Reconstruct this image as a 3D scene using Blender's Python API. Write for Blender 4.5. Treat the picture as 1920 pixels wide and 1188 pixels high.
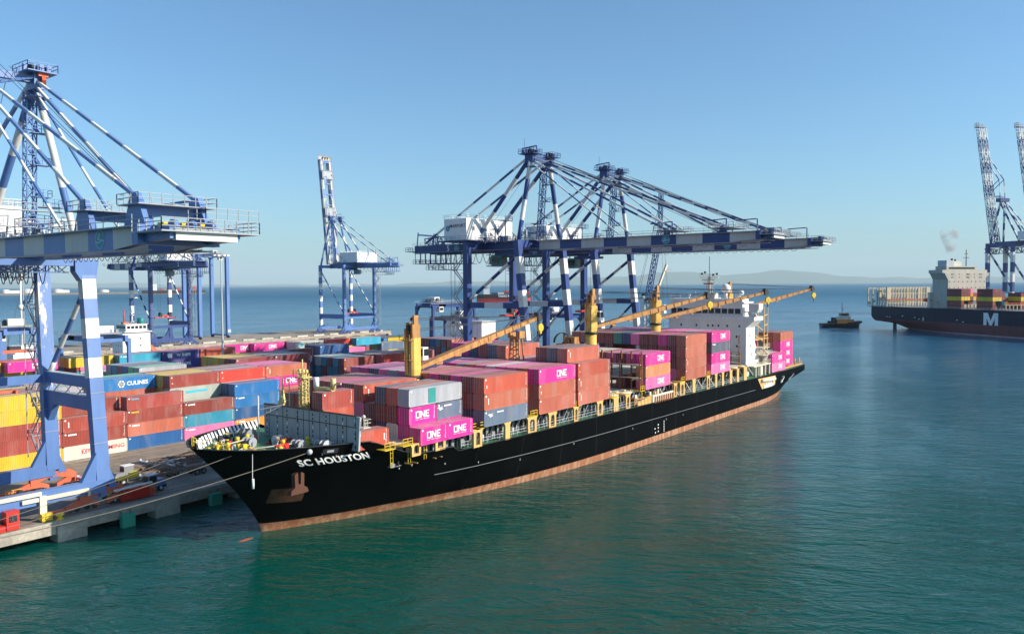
import bpy, math, random
from mathutils import Vector, Matrix
random.seed(7)
R = math.radians
for o in list(bpy.data.objects): bpy.data.objects.remove(o)
S = bpy.context.scene
COL = S.collection

# ------------------------------------------------------------------ camera
cam = bpy.data.cameras.new("camera"); camo = bpy.data.objects.new("camera", cam); COL.objects.link(camo)
YAW, PIT, ROL = R(52.872), R(2.367), R(-0.317)
fw = Vector((math.sin(YAW)*math.cos(PIT), math.cos(YAW)*math.cos(PIT), -math.sin(PIT)))
r0 = Vector((math.cos(YAW), -math.sin(YAW), 0)); u0 = r0.cross(fw)
rr = math.cos(ROL)*r0 + math.sin(ROL)*u0; uu = -math.sin(ROL)*r0 + math.cos(ROL)*u0
camo.matrix_world = Matrix(((rr.x, uu.x, -fw.x, 0), (rr.y, uu.y, -fw.y, 0), (rr.z, uu.z, -fw.z, 35.6), (0, 0, 0, 1)))
cam.sensor_width = 36; cam.lens = 1494.0/1920*36; cam.clip_start = 1; cam.clip_end = 200000
S.camera = camo

# ------------------------------------------------------------------ sky, sun, exposure
SUN_EL = R(26.3); SUN_AZ = math.atan2(1.0, -2.0)
w = bpy.data.worlds.new("World"); S.world = w; w.use_nodes = True
nt = w.node_tree; nt.nodes.clear()
sky = nt.nodes.new('ShaderNodeTexSky'); sky.sky_type = 'NISHITA'; sky.sun_disc = False
sky.sun_elevation = SUN_EL; sky.sun_rotation = SUN_AZ; sky.altitude = 0
sky.air_density = 1.0; sky.dust_density = 1.0; sky.ozone_density = 2.0
bg = nt.nodes.new('ShaderNodeBackground'); bg.inputs[1].default_value = 0.12
wo = nt.nodes.new('ShaderNodeOutputWorld')
tint = nt.nodes.new('ShaderNodeMix'); tint.data_type = 'RGBA'; tint.blend_type = 'MULTIPLY'; tint.inputs[0].default_value = 1; tint.inputs[7].default_value = (.52, .80, .98, 1)   # clear sea air: less red than the standard atmosphere
nt.links.new(sky.outputs[0], tint.inputs[6]); nt.links.new(tint.outputs[2], bg.inputs[0]); nt.links.new(bg.outputs[0], wo.inputs[0])
sl = bpy.data.lights.new("sun", 'SUN'); sl.energy = 5.0; sl.angle = R(0.5); sl.color = (1.0, 0.9, 0.76)
so = bpy.data.objects.new("sun", sl); COL.objects.link(so)
sd = Vector((math.sin(SUN_AZ)*math.cos(SUN_EL), math.cos(SUN_AZ)*math.cos(SUN_EL), math.sin(SUN_EL)))
so.rotation_euler = (-sd).to_track_quat('-Z', 'Y').to_euler()
S.view_settings.view_transform = 'Standard'; S.view_settings.look = 'None'
S.view_settings.exposure = 0.6; S.view_settings.gamma = 1
S.render.engine = 'CYCLES'
S.cycles.max_bounces = 6; S.cycles.volume_bounces = 0

# ------------------------------------------------------------------ helpers
def tag(o, label=None, cat=None, group=None, kind=None):
    if label: o['label'] = label
    if cat: o['category'] = cat
    if group: o['group'] = group
    if kind: o['kind'] = kind
    return o
def thing(name, label, cat, loc=(0, 0, 0), rotz=0, group=None):
    o = bpy.data.objects.new(name, None); COL.objects.link(o)
    o.location = loc; o.rotation_euler = (0, 0, rotz); o.empty_display_size = 1
    return tag(o, label, cat, group)
_parents = {}
def link(name, me, parent=None, loc=(0, 0, 0)):
    o = bpy.data.objects.new(name, me); COL.objects.link(o); o.location = loc
    if parent: o.parent = parent
    return o

class MB:
    def __init__(s): s.v = []; s.f = []; s.m = []; s.sm = []
    def poly(s, pts, m=0, smooth=False):
        n = len(s.v); s.v += [tuple(p) for p in pts]; s.f.append(tuple(range(n, n+len(pts)))); s.m.append(m); s.sm.append(smooth)
    def grid(s, rows, m=0, closed=False, smooth=True, mf=None):
        n = len(s.v); c = len(rows[0])
        for r_ in rows: s.v += [tuple(p) for p in r_]
        for i in range(len(rows)-1):
            for j in range(c if closed else c-1):
                k = (j+1) % c
                s.f.append((n+i*c+j, n+i*c+k, n+(i+1)*c+k, n+(i+1)*c+j)); s.m.append(mf(i, j) if mf else m); s.sm.append(smooth)
    def box(s, x0, x1, y0, y1, z0, z1, m=0):
        n = len(s.v)
        s.v += [(x0, y0, z0), (x1, y0, z0), (x1, y1, z0), (x0, y1, z0), (x0, y0, z1), (x1, y0, z1), (x1, y1, z1), (x0, y1, z1)]
        for q in ((0, 3, 2, 1), (4, 5, 6, 7), (0, 1, 5, 4), (1, 2, 6, 5), (2, 3, 7, 6), (3, 0, 4, 7)):
            s.f.append(tuple(n+i for i in q)); s.m.append(m); s.sm.append(False)
    def cb(s, c, d, m=0):
        s.box(c[0]-d[0]/2, c[0]+d[0]/2, c[1]-d[1]/2, c[1]+d[1]/2, c[2]-d[2]/2, c[2]+d[2]/2, m)
    def _seg(s, p, q, ring, m, caps=True, smooth=False):
        n = len(s.v); k = len(ring)
        s.v += [tuple(p+r_) for r_ in ring]+[tuple(q+r_) for r_ in ring]
        for i in range(k):
            j = (i+1) % k
            s.f.append((n+i, n+j, n+k+j, n+k+i)); s.m.append(m); s.sm.append(smooth)
        if caps:
            s.f.append(tuple(n+i for i in range(k-1, -1, -1))); s.m.append(m); s.sm.append(False)
            s.f.append(tuple(n+k+i for i in range(k))); s.m.append(m); s.sm.append(False)
    def _run(s, p, q, ring, m, stripe, smooth):
        p = Vector(p); q = Vector(q)
        if stripe:
            L = (q-p).length; n = max(1, round(L/stripe[0])); ms = stripe[1:]
            for i in range(n):
                s._seg(p.lerp(q, i/n), p.lerp(q, (i+1)/n), ring, ms[i % len(ms)], i in (0, n-1), smooth)
        else: s._seg(p, q, ring, m, True, smooth)
    def beam(s, p, q, w, h, m=0, stripe=None, up=(0, 0, 1)):
        d = (Vector(q)-Vector(p)).normalized(); up = Vector(up)
        if abs(d.dot(up)) > .98: up = Vector((0, 1, 0))
        a = d.cross(up).normalized(); b = a.cross(d)
        ring = [a*(-w/2)+b*(-h/2), a*(w/2)+b*(-h/2), a*(w/2)+b*(h/2), a*(-w/2)+b*(h/2)]
        s._run(p, q, ring, m, stripe, False)
    def tube(s, p, q, r, n=8, m=0, stripe=None):
        d = (Vector(q)-Vector(p)).normalized(); up = Vector((0, 0, 1)) if abs(d.z) < .98 else Vector((1, 0, 0))
        a = d.cross(up).normalized(); b = a.cross(d)
        ring = [a*math.cos(2*math.pi*i/n)*r+b*math.sin(2*math.pi*i/n)*r for i in range(n)]
        s._run(p, q, ring, m, stripe, n > 5)
    def cone(s, p, q, r1, r2, n=10, m=0):
        p = Vector(p); q = Vector(q); d = (q-p).normalized(); up = Vector((0, 0, 1)) if abs(d.z) < .98 else Vector((1, 0, 0))
        a = d.cross(up).normalized(); b = a.cross(d)
        A = [a*math.cos(2*math.pi*i/n)+b*math.sin(2*math.pi*i/n) for i in range(n)]
        s.grid([[p+v*r1 for v in A], [q+v*r2 for v in A]], m, True)
        s.poly([p+v*r1 for v in reversed(A)], m); s.poly([q+v*r2 for v in A], m)
    def path(s, pts, r, n=5, m=0):
        for a, b in zip(pts, pts[1:]): s.tube(a, b, r, n, m)
    def prism(s, pts, axis, a0, a1, m=0):
        # pts 2D polygon; axis 0: pts=(y,z) extruded in x ; axis 1: pts=(x,z) extruded in y ; axis 2: pts=(x,y) extruded in z
        def P(p, a): return (a, p[0], p[1]) if axis == 0 else ((p[0], a, p[1]) if axis == 1 else (p[0], p[1], a))
        n = len(s.v); k = len(pts)
        s.v += [P(p, a0) for p in pts]+[P(p, a1) for p in pts]
        for i in range(k):
            j = (i+1) % k; s.f.append((n+i, n+j, n+k+j, n+k+i)); s.m.append(m); s.sm.append(False)
        s.f.append(tuple(range(n+k-1, n-1, -1))); s.m.append(m); s.sm.append(False)
        s.f.append(tuple(range(n+k, n+2*k))); s.m.append(m); s.sm.append(False)
    def ball(s, c, r, m=0, nu=10, nv=6, sc=(1, 1, 1)):
        rows = []
        for i in range(nv+1):
            t = math.pi*i/nv
            rows.append([(c[0]+sc[0]*r*math.sin(t)*math.cos(2*math.pi*j/nu), c[1]+sc[1]*r*math.sin(t)*math.sin(2*math.pi*j/nu), c[2]+sc[2]*r*math.cos(t)) for j in range(nu)])
        s.grid(rows, m, True)
    def rail(s, pts, h=1.1, t=.055, step=2.0, m=0, lv=(1.0, .55)):
        for a, b in zip(pts, pts[1:]):
            a = Vector(a); b = Vector(b); L = (b-a).length; n = max(1, int(L/step))
            for i in range(n+1):
                p = a.lerp(b, i/n); s.beam(p, p+Vector((0, 0, h)), t, t, m)
            for l in lv: s.beam(a+Vector((0, 0, h*l)), b+Vector((0, 0, h*l)), t, t, m)
    def ladder(s, a, b, w=.5, side=(1, 0, 0), m=0, t=.06, step=.6):
        a = Vector(a); b = Vector(b); sv = Vector(side).normalized()*w/2
        s.beam(a-sv, b-sv, t, t, m); s.beam(a+sv, b+sv, t, t, m)
        n = int((b-a).length/step)
        for i in range(1, n):
            p = a.lerp(b, i/n); s.beam(p-sv, p+sv, t*.8, t*.8, m)
    def truss(s, a, b, w, t=.12, n=None, m=0, stripe=None, h=None):
        a = Vector(a); b = Vector(b); d = (b-a).normalized(); up = Vector((0, 0, 1)) if abs(d.z) < .9 else Vector((0, 1, 0))
        e = d.cross(up).normalized()*w/2; f = e.normalized().cross(d)*((h or w)/2)
        C = [e+f, -e+f, -e-f, e-f]; n = n or max(2, int((b-a).length/w))
        for c in C: s.beam(a+c, b+c, t*1.4, t*1.4, m, stripe)
        for i in range(n):
            p, q = a.lerp(b, i/n), a.lerp(b, (i+1)/n)
            mm = m if not stripe else stripe[1+(int((p-a).length/stripe[0]) % 2)]
            for j in range(4):
                c, g = C[j], C[(j+1) % 4]
                s.beam(p+c, p+g, t, t, mm); s.beam(p+(c if i % 2 else g), q+(g if i % 2 else c), t, t, mm)
    def mesh(s, name, mats):
        me = bpy.data.meshes.new(name); me.from_pydata(s.v, [], s.f)
        for m in mats: me.materials.append(m)
        me.polygons.foreach_set('material_index', s.m); me.polygons.foreach_set('use_smooth', s.sm); me.update()
        return me
    def build(s, name, mats, parent=None, loc=(0, 0, 0), **kw):
        if not isinstance(mats, (list, tuple)): mats = [mats]
        return tag(link(name, s.mesh(name, mats), parent, loc), **kw)

# ------------------------------------------------------------------ materials
def newmat(name):
    m = bpy.data.materials.new(name); m.use_nodes = True; t = m.node_tree
    return m, t, t.nodes['Principled BSDF'], t.links
def paint(name, col, rough=.5, vary=.16, scale=.35, rust=0.0, rustcol=(.23, .075, .03), metal=0, dust=0.0, dustcol=(.42, .38, .33), streak=True, chip=None, spec=.4):
    m, t, b, L = newmat(name); N = t.nodes
    b.inputs['Specular IOR Level'].default_value = spec
    b.inputs['Roughness'].default_value = rough; b.inputs['Metallic'].default_value = metal
    tc = N.new('ShaderNodeTexCoord'); mp = N.new('ShaderNodeMapping'); L.new(tc.outputs['Object'], mp.inputs[0])
    mp.inputs['Scale'].default_value = (1, 1, .25 if streak else 1)
    n1 = N.new('ShaderNodeTexNoise'); n1.inputs['Scale'].default_value = scale; n1.inputs['Detail'].default_value = 8; n1.inputs['Roughness'].default_value = .65
    L.new(mp.outputs[0], n1.inputs[0])
    mr = N.new('ShaderNodeMapRange'); mr.inputs[1].default_value = .3; mr.inputs[2].default_value = .7; mr.inputs[3].default_value = 1-vary; mr.inputs[4].default_value = 1+vary
    L.new(n1.outputs[0], mr.inputs[0])
    mx = N.new('ShaderNodeMix'); mx.data_type = 'RGBA'; mx.blend_type = 'MULTIPLY'; mx.inputs[0].default_value = 1
    mx.inputs[6].default_value = (*col, 1); L.new(mr.outputs[0], mx.inputs[7]); out = mx.outputs[2]
    def over(color, fac_scale, lo, hi, out, sc2):
        n2 = N.new('ShaderNodeTexNoise'); n2.inputs['Scale'].default_value = sc2; n2.inputs['Detail'].default_value = 9; n2.inputs['Roughness'].default_value = .7
        L.new(mp.outputs[0], n2.inputs[0])
        r2 = N.new('ShaderNodeMapRange'); r2.inputs[1].default_value = lo; r2.inputs[2].default_value = hi; r2.inputs[4].default_value = fac_scale
        L.new(n2.outputs[0], r2.inputs[0])
        m2 = N.new('ShaderNodeMix'); m2.data_type = 'RGBA'; L.new(r2.outputs[0], m2.inputs[0]); L.new(out, m2.inputs[6]); m2.inputs[7].default_value = (*color, 1)
        return m2.outputs[2]
    if rust: out = over(rustcol, .9, .64-rust*.3, .70-rust*.28+.05, out, scale*2.2)
    if chip: out = over(chip[0], 1, chip[1], chip[1]+.02, out, chip[2])
    if dust:
        g = N.new('ShaderNodeNewGeometry'); sp = N.new('ShaderNodeSeparateXYZ'); L.new(g.outputs['Normal'], sp.inputs[0])
        r3 = N.new('ShaderNodeMapRange'); r3.inputs[1].default_value = .8; r3.inputs[2].default_value = 1; r3.inputs[4].default_value = dust; L.new(sp.outputs[2], r3.inputs[0])
        m3 = N.new('ShaderNodeMix'); m3.data_type = 'RGBA'; L.new(r3.outputs[0], m3.inputs[0]); L.new(out, m3.inputs[6]); m3.inputs[7].default_value = (*dustcol, 1); out = m3.outputs[2]
    L.new(out, b.inputs['Base Color'])
    return m
M = {}
M['blue'] = paint('crane_blue', (.085, .175, .41), .42, .14, rust=.03, dust=.25)
M['navy'] = paint('crane_navy', (.022, .052, .19), .42, .16, rust=.02, dust=.3)
M['bluechip'] = paint('crane_blue_chipped', (.11, .20, .43), .45, .12, rust=.02, chip=((.62, .6, .56), .54, .5))
M['cwhite'] = paint('crane_white', (.66, .65, .62), .45, .1, rust=.05)
M['white'] = paint('white_paint', (.74, .74, .72), .45, .08, rust=.03)
M['cream'] = paint('cream_paint', (.62, .58, .47), .5, .12, rust=.08)
M['orange'] = paint('orange_paint', (.62, .13, .065), .5, .14, rust=.05)
M['red'] = paint('red_paint', (.55, .03, .02), .45, .12)
M['yellow'] = paint('yellow_paint', (.72, .5, .03), .45, .12, rust=.05)
M['cyellow'] = paint('foremast_cream_yellow', (.62, .50, .20), .5, .12, rust=.1)
M['buff'] = paint('buff_paint', (.62, .38, .13), .5, .14, scale=.8, rust=.18)
M['jib'] = paint('rusty_jib_paint', (.42, .21, .065), .6, .25, scale=.7, rust=.42, rustcol=(.24, .07, .02))
M['ped'] = paint('pedestal_paint', (.70, .43, .09), .55, .16, scale=.55, rust=.14, rustcol=(.30, .09, .03))
M['rust'] = paint('rust', (.22, .075, .03), .8, .35, scale=1.2)
M['dark'] = paint('dark_metal', (.025, .027, .032), .55, .3)
M['grey'] = paint('grey_metal', (.22, .235, .25), .5, .15, rust=.06)
M['wall'] = paint('breakwater_grey', (.34, .36, .37), .55, .12, scale=.5, rust=.05)
M['lgrey'] = paint('light_grey', (.45, .47, .5), .5, .12, rust=.03)
M['rail'] = paint('railing_grey', (.30, .32, .36), .5, .1)
M['glass'] = paint('dark_glass', (.015, .02, .025), .12, .1)
M['black'] = paint('black_paint', (.012, .012, .013), .5, .2)
M['cable'] = paint('steel_cable', (.06, .06, .065), .6, .1)
M['rope2'] = paint('hawser', (.26, .23, .18), .8, .15)
M['rope'] = paint('mooring_rope', (.55, .5, .4), .8, .15)
M['green'] = paint('deck_green', (.05, .20, .10), .65, .2, scale=.5, rust=.05)
M['fender'] = paint('fender_green', (.03, .30, .20), .6, .16, rust=.05)
M['tyre'] = paint('tyre_rubber', (.02, .02, .02), .85, .2)
M['teal'] = paint('cab_teal', (.03, .25, .23), .4, .12)
M['lwhite'] = paint('lettering_white', (.80, .80, .78), .5, .05)
M['lred'] = paint('lettering_red', (.5, .04, .05), .5, .05)
M['lblack'] = paint('lettering_black', (.02, .018, .015), .5, .05)
M['lcyan'] = paint('lettering_cyan', (.05, .42, .62), .5, .05)
M['logo'] = paint('emblem_light_blue', (.38, .60, .68), .5, .05)
M['logoteal'] = paint('emblem_teal', (.03, .22, .30), .5, .05)

def containermat(attr=False):
    m, t, b, L = newmat('container_paint'); N = t.nodes
    oi = N.new('ShaderNodeObjectInfo'); ca = oi
    if attr: ca = N.new('ShaderNodeAttribute'); ca.attribute_name = 'boxcolour'
    tc = N.new('ShaderNodeTexCoord')
    ad = N.new('ShaderNodeVectorMath'); ad.operation = 'ADD'; L.new(tc.outputs['Object'], ad.inputs[0])
    rn = N.new('ShaderNodeMath'); rn.operation = 'MULTIPLY'; rn.inputs[1].default_value = 37; L.new(oi.outputs['Random'], rn.inputs[0]); L.new(rn.outputs[0], ad.inputs[1])
    mp = N.new('ShaderNodeMapping'); mp.inputs['Scale'].default_value = (1, 1, .3); L.new(ad.outputs[0], mp.inputs[0])
    def noise(sc, lo, hi, a, c, det=7, vec=mp.outputs[0]):
        n = N.new('ShaderNodeTexNoise'); n.inputs['Scale'].default_value = sc; n.inputs['Detail'].default_value = det; n.inputs['Roughness'].default_value = .65; L.new(vec, n.inputs[0])
        r = N.new('ShaderNodeMapRange'); r.inputs[1].default_value = lo; r.inputs[2].default_value = hi; r.inputs[3].default_value = a; r.inputs[4].default_value = c; L.new(n.outputs[0], r.inputs[0]); return r.outputs[0]
    v = noise(.5, .3, .7, .80, 1.15); mx = N.new('ShaderNodeMix'); mx.data_type = 'RGBA'; mx.blend_type = 'MULTIPLY'; mx.inputs[0].default_value = 1
    L.new(ca.outputs['Color'], mx.inputs[6]); L.new(v, mx.inputs[7]); out = mx.outputs[2]
    # patches of fading, rust spots
    f = noise(.35, .5, .62, 0, .16, 3); m2 = N.new('ShaderNodeMix'); m2.data_type = 'RGBA'; L.new(f, m2.inputs[0]); L.new(out, m2.inputs[6]); m2.inputs[7].default_value = (.42, .36, .33, 1); out = m2.outputs[2]
    f = noise(2.2, .66, .72, 0, .85, 8); m3 = N.new('ShaderNodeMix'); m3.data_type = 'RGBA'; L.new(f, m3.inputs[0]); L.new(out, m3.inputs[6]); m3.inputs[7].default_value = (.2, .075, .04, 1); out = m3.outputs[2]
    # dust that settled on the roof
    g = N.new('ShaderNodeNewGeometry'); sp = N.new('ShaderNodeSeparateXYZ'); L.new(g.outputs['Normal'], sp.inputs[0])
    d = noise(.7, .3, .7, .22, .5, 6); mm = N.new('ShaderNodeMath'); mm.operation = 'MULTIPLY'; gt = N.new('ShaderNodeMath'); gt.operation = 'GREATER_THAN'; gt.inputs[1].default_value = .8
    L.new(sp.outputs[2], gt.inputs[0]); L.new(d, mm.inputs[0]); L.new(gt.outputs[0], mm.inputs[1])
    m4 = N.new('ShaderNodeMix'); m4.data_type = 'RGBA'; L.new(mm.outputs[0], m4.inputs[0]); L.new(out, m4.inputs[6]); m4.inputs[7].default_value = (.47, .42, .38, 1); out = m4.outputs[2]
    L.new(out, b.inputs['Base Color']); b.inputs['Roughness'].default_value = .5
    return m
M['cont'] = containermat()

# ------------------------------------------------------------------ lettering
_tx = {}
def text_mesh(s, size=1.0, bold=0.0, mat='lwhite', spacing=1.0, xs=1.0):
    k = (s, size, bold, mat, spacing, xs)
    if k in _tx: return _tx[k]
    c = bpy.data.curves.new('lettering', 'FONT'); c.body = s; c.size = size; c.offset = bold; c.space_character = spacing
    c.align_x = 'CENTER'; c.align_y = 'CENTER'; c.resolution_u = 3
    o = bpy.data.objects.new('tmp', c); COL.objects.link(o); bpy.context.view_layer.update()
    me = bpy.data.meshes.new_from_object(o.evaluated_get(bpy.context.evaluated_depsgraph_get()))
    bpy.data.objects.remove(o); me.name = 'lettering'; me.materials.clear(); me.materials.append(M[mat])
    if xs != 1: me.transform(Matrix.Diagonal((xs, 1, 1, 1)))
    _tx[k] = me; return me
FACE = {'-y': Matrix.Rotation(R(90), 4, 'X'), '-x': Matrix.Rotation(R(-90), 4, 'Z') @ Matrix.Rotation(R(90), 4, 'X')}
def put(me, parent, loc, face='-y', name='lettering', scale=1):
    o = bpy.data.objects.new(name, me); COL.objects.link(o); o.parent = parent
    o.matrix_local = Matrix.Translation(Vector(loc)) @ FACE[face] @ Matrix.Scale(scale, 4); return o
def flat(polys, mats):
    b = MB()
    for pts, m in polys: b.poly([(p[0], p[1], 0.004*m) for p in pts], m)
    return b.mesh('emblem', [M[x] for x in mats])
def ringpoly(b, cx, cy, r1, r2, n=28, m=0, z=0, a0=0, a1=2*math.pi):
    for i in range(n):
        t, u = a0+(a1-a0)*i/n, a0+(a1-a0)*(i+1)/n
        b.poly([(cx+r1*math.cos(t), cy+r1*math.sin(t), z), (cx+r2*math.cos(t), cy+r2*math.sin(t), z), (cx+r2*math.cos(u), cy+r2*math.sin(u), z), (cx+r1*math.cos(u), cy+r1*math.sin(u), z)], m)
def port_emblem():
    b = MB(); ringpoly(b, 0, 0, 0, .92, m=0); ringpoly(b, 0, 0, .92, 1.0, m=1, z=.01)
    b.poly([(-.55, -.05, .01), (.05, -.05, .01), (.05, .75, .01), (-.2, .6, .01)], 1); b.poly([(-.3, .05, .02), (-.02, .05, .02), (-.02, .55, .02)], 2)
    w_ = [(x, -.28+.12*math.sin(x*3.6)) for x in [i*.16-.88 for i in range(12)]]
    for (x, y), (x2, y2) in zip(w_, w_[1:]): b.poly([(x, y, .01), (x2, y2, .01), (x2, y2+.13, .01), (x, y+.13, .01)], 1)
    return b.mesh('emblem', [M['logoteal'], M['logo'], M['navy']])
EMB = port_emblem()
def one_mesh():
    b = MB(); Z = 0
    def rect(x0, x1, y0, y1): b.poly([(x0, y0, 0), (x1, y0, 0), (x1, y1, 0), (x0, y1, 0)])
    # O
    rect(-1.55, -1.37, -.5, .5); rect(-.87, -.69, -.5, .5); rect(-1.37, -.87, .34, .5); rect(-1.37, -.87, -.5, -.34)
    # N
    rect(-.58, -.36, -.5, .5); rect(.16, .38, -.5, .5); b.poly([(-.36, .5, .001), (-.36, .12, .001), (.16, -.5, .001), (.16, -.12, .001)])
    # E
    rect(.52, .72, -.5, .5); rect(.72, 1.28, .33, .5); rect(.72, 1.18, -.08, .08); rect(.72, 1.28, -.5, -.33)
    for i in range(24):
        x = -1.55+i*.12
        if i not in (5, 6, 13): rect(x, x+.075, -.74, -.66)
    return b.mesh('lettering', [M['lwhite']])
ONE = one_mesh()
# ------------------------------------------------------------------ water, ground, sky-line
def watermat():
    m, t, b, L = newmat('sea_water'); N = t.nodes
    tc = N.new('ShaderNodeTexCoord')
    def noise(sc, det, sx=1, sy=1, dist=0, rot=0):
        vr = N.new('ShaderNodeVectorRotate'); vr.rotation_type = 'Z_AXIS'; vr.inputs['Angle'].default_value = -rot; L.new(tc.outputs['Object'], vr.inputs[0])
        mp = N.new('ShaderNodeMapping'); mp.inputs['Scale'].default_value = (sx, sy, 1); L.new(vr.outputs[0], mp.inputs[0])
        n = N.new('ShaderNodeTexNoise'); n.inputs['Scale'].default_value = sc; n.inputs['Detail'].default_value = det; n.inputs['Roughness'].default_value = .55; n.inputs['Distortion'].default_value = dist
        L.new(mp.outputs[0], n.inputs[0]); return n.outputs[0]
    def madd(a, k, c=None):
        n = N.new('ShaderNodeMath'); n.operation = 'MULTIPLY_ADD'; L.new(a, n.inputs[0]); n.inputs[1].default_value = k
        if c is not None: L.new(c, n.inputs[2])
        else: n.inputs[2].default_value = 0
        return n.outputs[0]
    big = noise(.075, 3, 1.2, .4, .5, R(48)); mid = noise(.34, 4, 1.25, .42, .8, R(26)); fine = noise(1.15, 4, 1.2, .55, .5, R(40))
    h = madd(fine, .26, madd(mid, .75, madd(big, 1.15)))
    # calm patches and ruffled patches
    patch = noise(.012, 3, 1, 1.6, .5); pr = N.new('ShaderNodeMapRange'); pr.inputs[1].default_value = .35; pr.inputs[2].default_value = .65; pr.inputs[3].default_value = .3; pr.inputs[4].default_value = 1.0
    L.new(patch, pr.inputs[0])
    bp = N.new('ShaderNodeBump'); bp.inputs['Distance'].default_value = 1.15; L.new(pr.outputs[0], bp.inputs['Strength']); L.new(h, bp.inputs['Height'])
    L.new(bp.outputs[0], b.inputs['Normal'])
    # green water near; blue of reflected sky painted into the colour with distance
    n3 = noise(.008, 4, 1, 1, .3); r3 = N.new('ShaderNodeMapRange'); r3.inputs[1].default_value = .35; r3.inputs[2].default_value = .65; L.new(n3, r3.inputs[0])
    mx = N.new('ShaderNodeMix'); mx.data_type = 'RGBA'; L.new(r3.outputs[0], mx.inputs[0]); mx.inputs[6].default_value = (.0, .058, .038, 1); mx.inputs[7].default_value = (.0, .068, .058, 1)
    sp = N.new('ShaderNodeVectorMath'); sp.operation = 'LENGTH'; L.new(tc.outputs['Object'], sp.inputs[0])
    r4 = N.new('ShaderNodeMapRange'); r4.inputs[1].default_value = 120; r4.inputs[2].default_value = 520; L.new(sp.outputs['Value'], r4.inputs[0])
    m2 = N.new('ShaderNodeMix'); m2.data_type = 'RGBA'; L.new(r4.outputs[0], m2.inputs[0]); L.new(mx.outputs[2], m2.inputs[6]); m2.inputs[7].default_value = (.004, .085, .165, 1)
    # churned white water round the tug
    acc_ = None
    for c, rad in (((585, 158, 0), 30), ((640, 175, 0), 20), ((540, 185, 0), 26)):
        dn = N.new('ShaderNodeVectorMath'); dn.operation = 'DISTANCE'; L.new(tc.outputs['Object'], dn.inputs[0]); dn.inputs[1].default_value = c
        rd = N.new('ShaderNodeMapRange'); rd.inputs[1].default_value = rad*.2; rd.inputs[2].default_value = rad; rd.inputs[3].default_value = .22; rd.inputs[4].default_value = 0; L.new(dn.outputs['Value'], rd.inputs[0])
        if acc_ is None: acc_ = rd.outputs[0]
        else: ad = N.new('ShaderNodeMath'); L.new(acc_, ad.inputs[0]); L.new(rd.outputs[0], ad.inputs[1]); acc_ = ad.outputs[0]
    fn = noise(.22, 7, 1.3, .35, .6, R(30)); fa = N.new('ShaderNodeMath'); L.new(fn, fa.inputs[0]); L.new(acc_, fa.inputs[1])
    ft = N.new('ShaderNodeMapRange'); ft.inputs[1].default_value = .72; ft.inputs[2].default_value = .84; ft.inputs[4].default_value = .75; L.new(fa.outputs[0], ft.inputs[0])
    m6 = N.new('ShaderNodeMix'); m6.data_type = 'RGBA'; L.new(ft.outputs[0], m6.inputs[0]); L.new(m2.outputs[2], m6.inputs[6]); m6.inputs[7].default_value = (.55, .62, .62, 1)
    L.new(m6.outputs[2], b.inputs['Base Color'])
    b.inputs['Roughness'].default_value = .05; b.inputs['IOR'].default_value = 1.333
    r5 = N.new('ShaderNodeMapRange'); r5.inputs[1].default_value = 350; r5.inputs[2].default_value = 2500; r5.inputs[3].default_value = .42; r5.inputs[4].default_value = .2; L.new(sp.outputs['Value'], r5.inputs[0]); L.new(r5.outputs[0], b.inputs['Specular IOR Level'])
    r6 = N.new('ShaderNodeMapRange'); r6.inputs[1].default_value = 300; r6.inputs[2].default_value = 2500; r6.inputs[3].default_value = .11; r6.inputs[4].default_value = .4; L.new(sp.outputs['Value'], r6.inputs[0]); L.new(r6.outputs[0], b.inputs['Roughness'])
    return m
b = MB(); b.box(-54000, 54000, -54000, 54000, -1.0, 0)
b.build('sea_water', watermat(), kind='structure')

def concrete(name, col, sc=.25, lines=False, rough=.85):
    m, t, b, L = newmat(name); N = t.nodes; tc = N.new('ShaderNodeTexCoord')
    def nz(s, d, lo, hi, a, c):
        n = N.new('ShaderNodeTexNoise'); n.inputs['Scale'].default_value = s; n.inputs['Detail'].default_value = d; n.inputs['Roughness'].default_value = .65; L.new(tc.outputs['Object'], n.inputs[0])
        r = N.new('ShaderNodeMapRange'); r.inputs[1].default_value = lo; r.inputs[2].default_value = hi; r.inputs[3].default_value = a; r.inputs[4].default_value = c; L.new(n.outputs[0], r.inputs[0]); return r.outputs[0]
    a = nz(sc, 10, .3, .7, .6, 1.25); c = nz(sc*8, 6, .3, .7, .85, 1.12)
    x = N.new('ShaderNodeMath'); x.operation = 'MULTIPLY'; L.new(a, x.inputs[0]); L.new(c, x.inputs[1])
    if lines:   # slab joints
        br = N.new('ShaderNodeTexBrick'); br.inputs['Scale'].default_value = .12; br.inputs['Mortar Size'].default_value = .008; br.inputs['Color1'].default_value = (1, 1, 1, 1); br.inputs['Color2'].default_value = (.9, .9, .9, 1); br.inputs['Mortar'].default_value = (.5, .5, .5, 1)
        L.new(tc.outputs['Object'], br.inputs[0]); x2 = N.new('ShaderNodeMath'); x2.operation = 'MULTIPLY'; L.new(x.outputs[0], x2.inputs[0]); L.new(br.outputs[0], x2.inputs[1]); x = x2
    mx = N.new('ShaderNodeMix'); mx.data_type = 'RGBA'; mx.blend_type = 'MULTIPLY'; mx.inputs[0].default_value = 1; mx.inputs[6].default_value = (*col, 1); L.new(x.outputs[0], mx.inputs[7])
    L.new(mx.outputs[2], b.inputs['Base Color']); b.inputs['Roughness'].default_value = rough
    bp = N.new('ShaderNodeBump'); bp.inputs['Strength'].default_value = .3; bp.inputs['Distance'].default_value = .05; L.new(c, bp.inputs['Height']); L.new(bp.outputs[0], b.inputs['Normal'])
    return m
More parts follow.
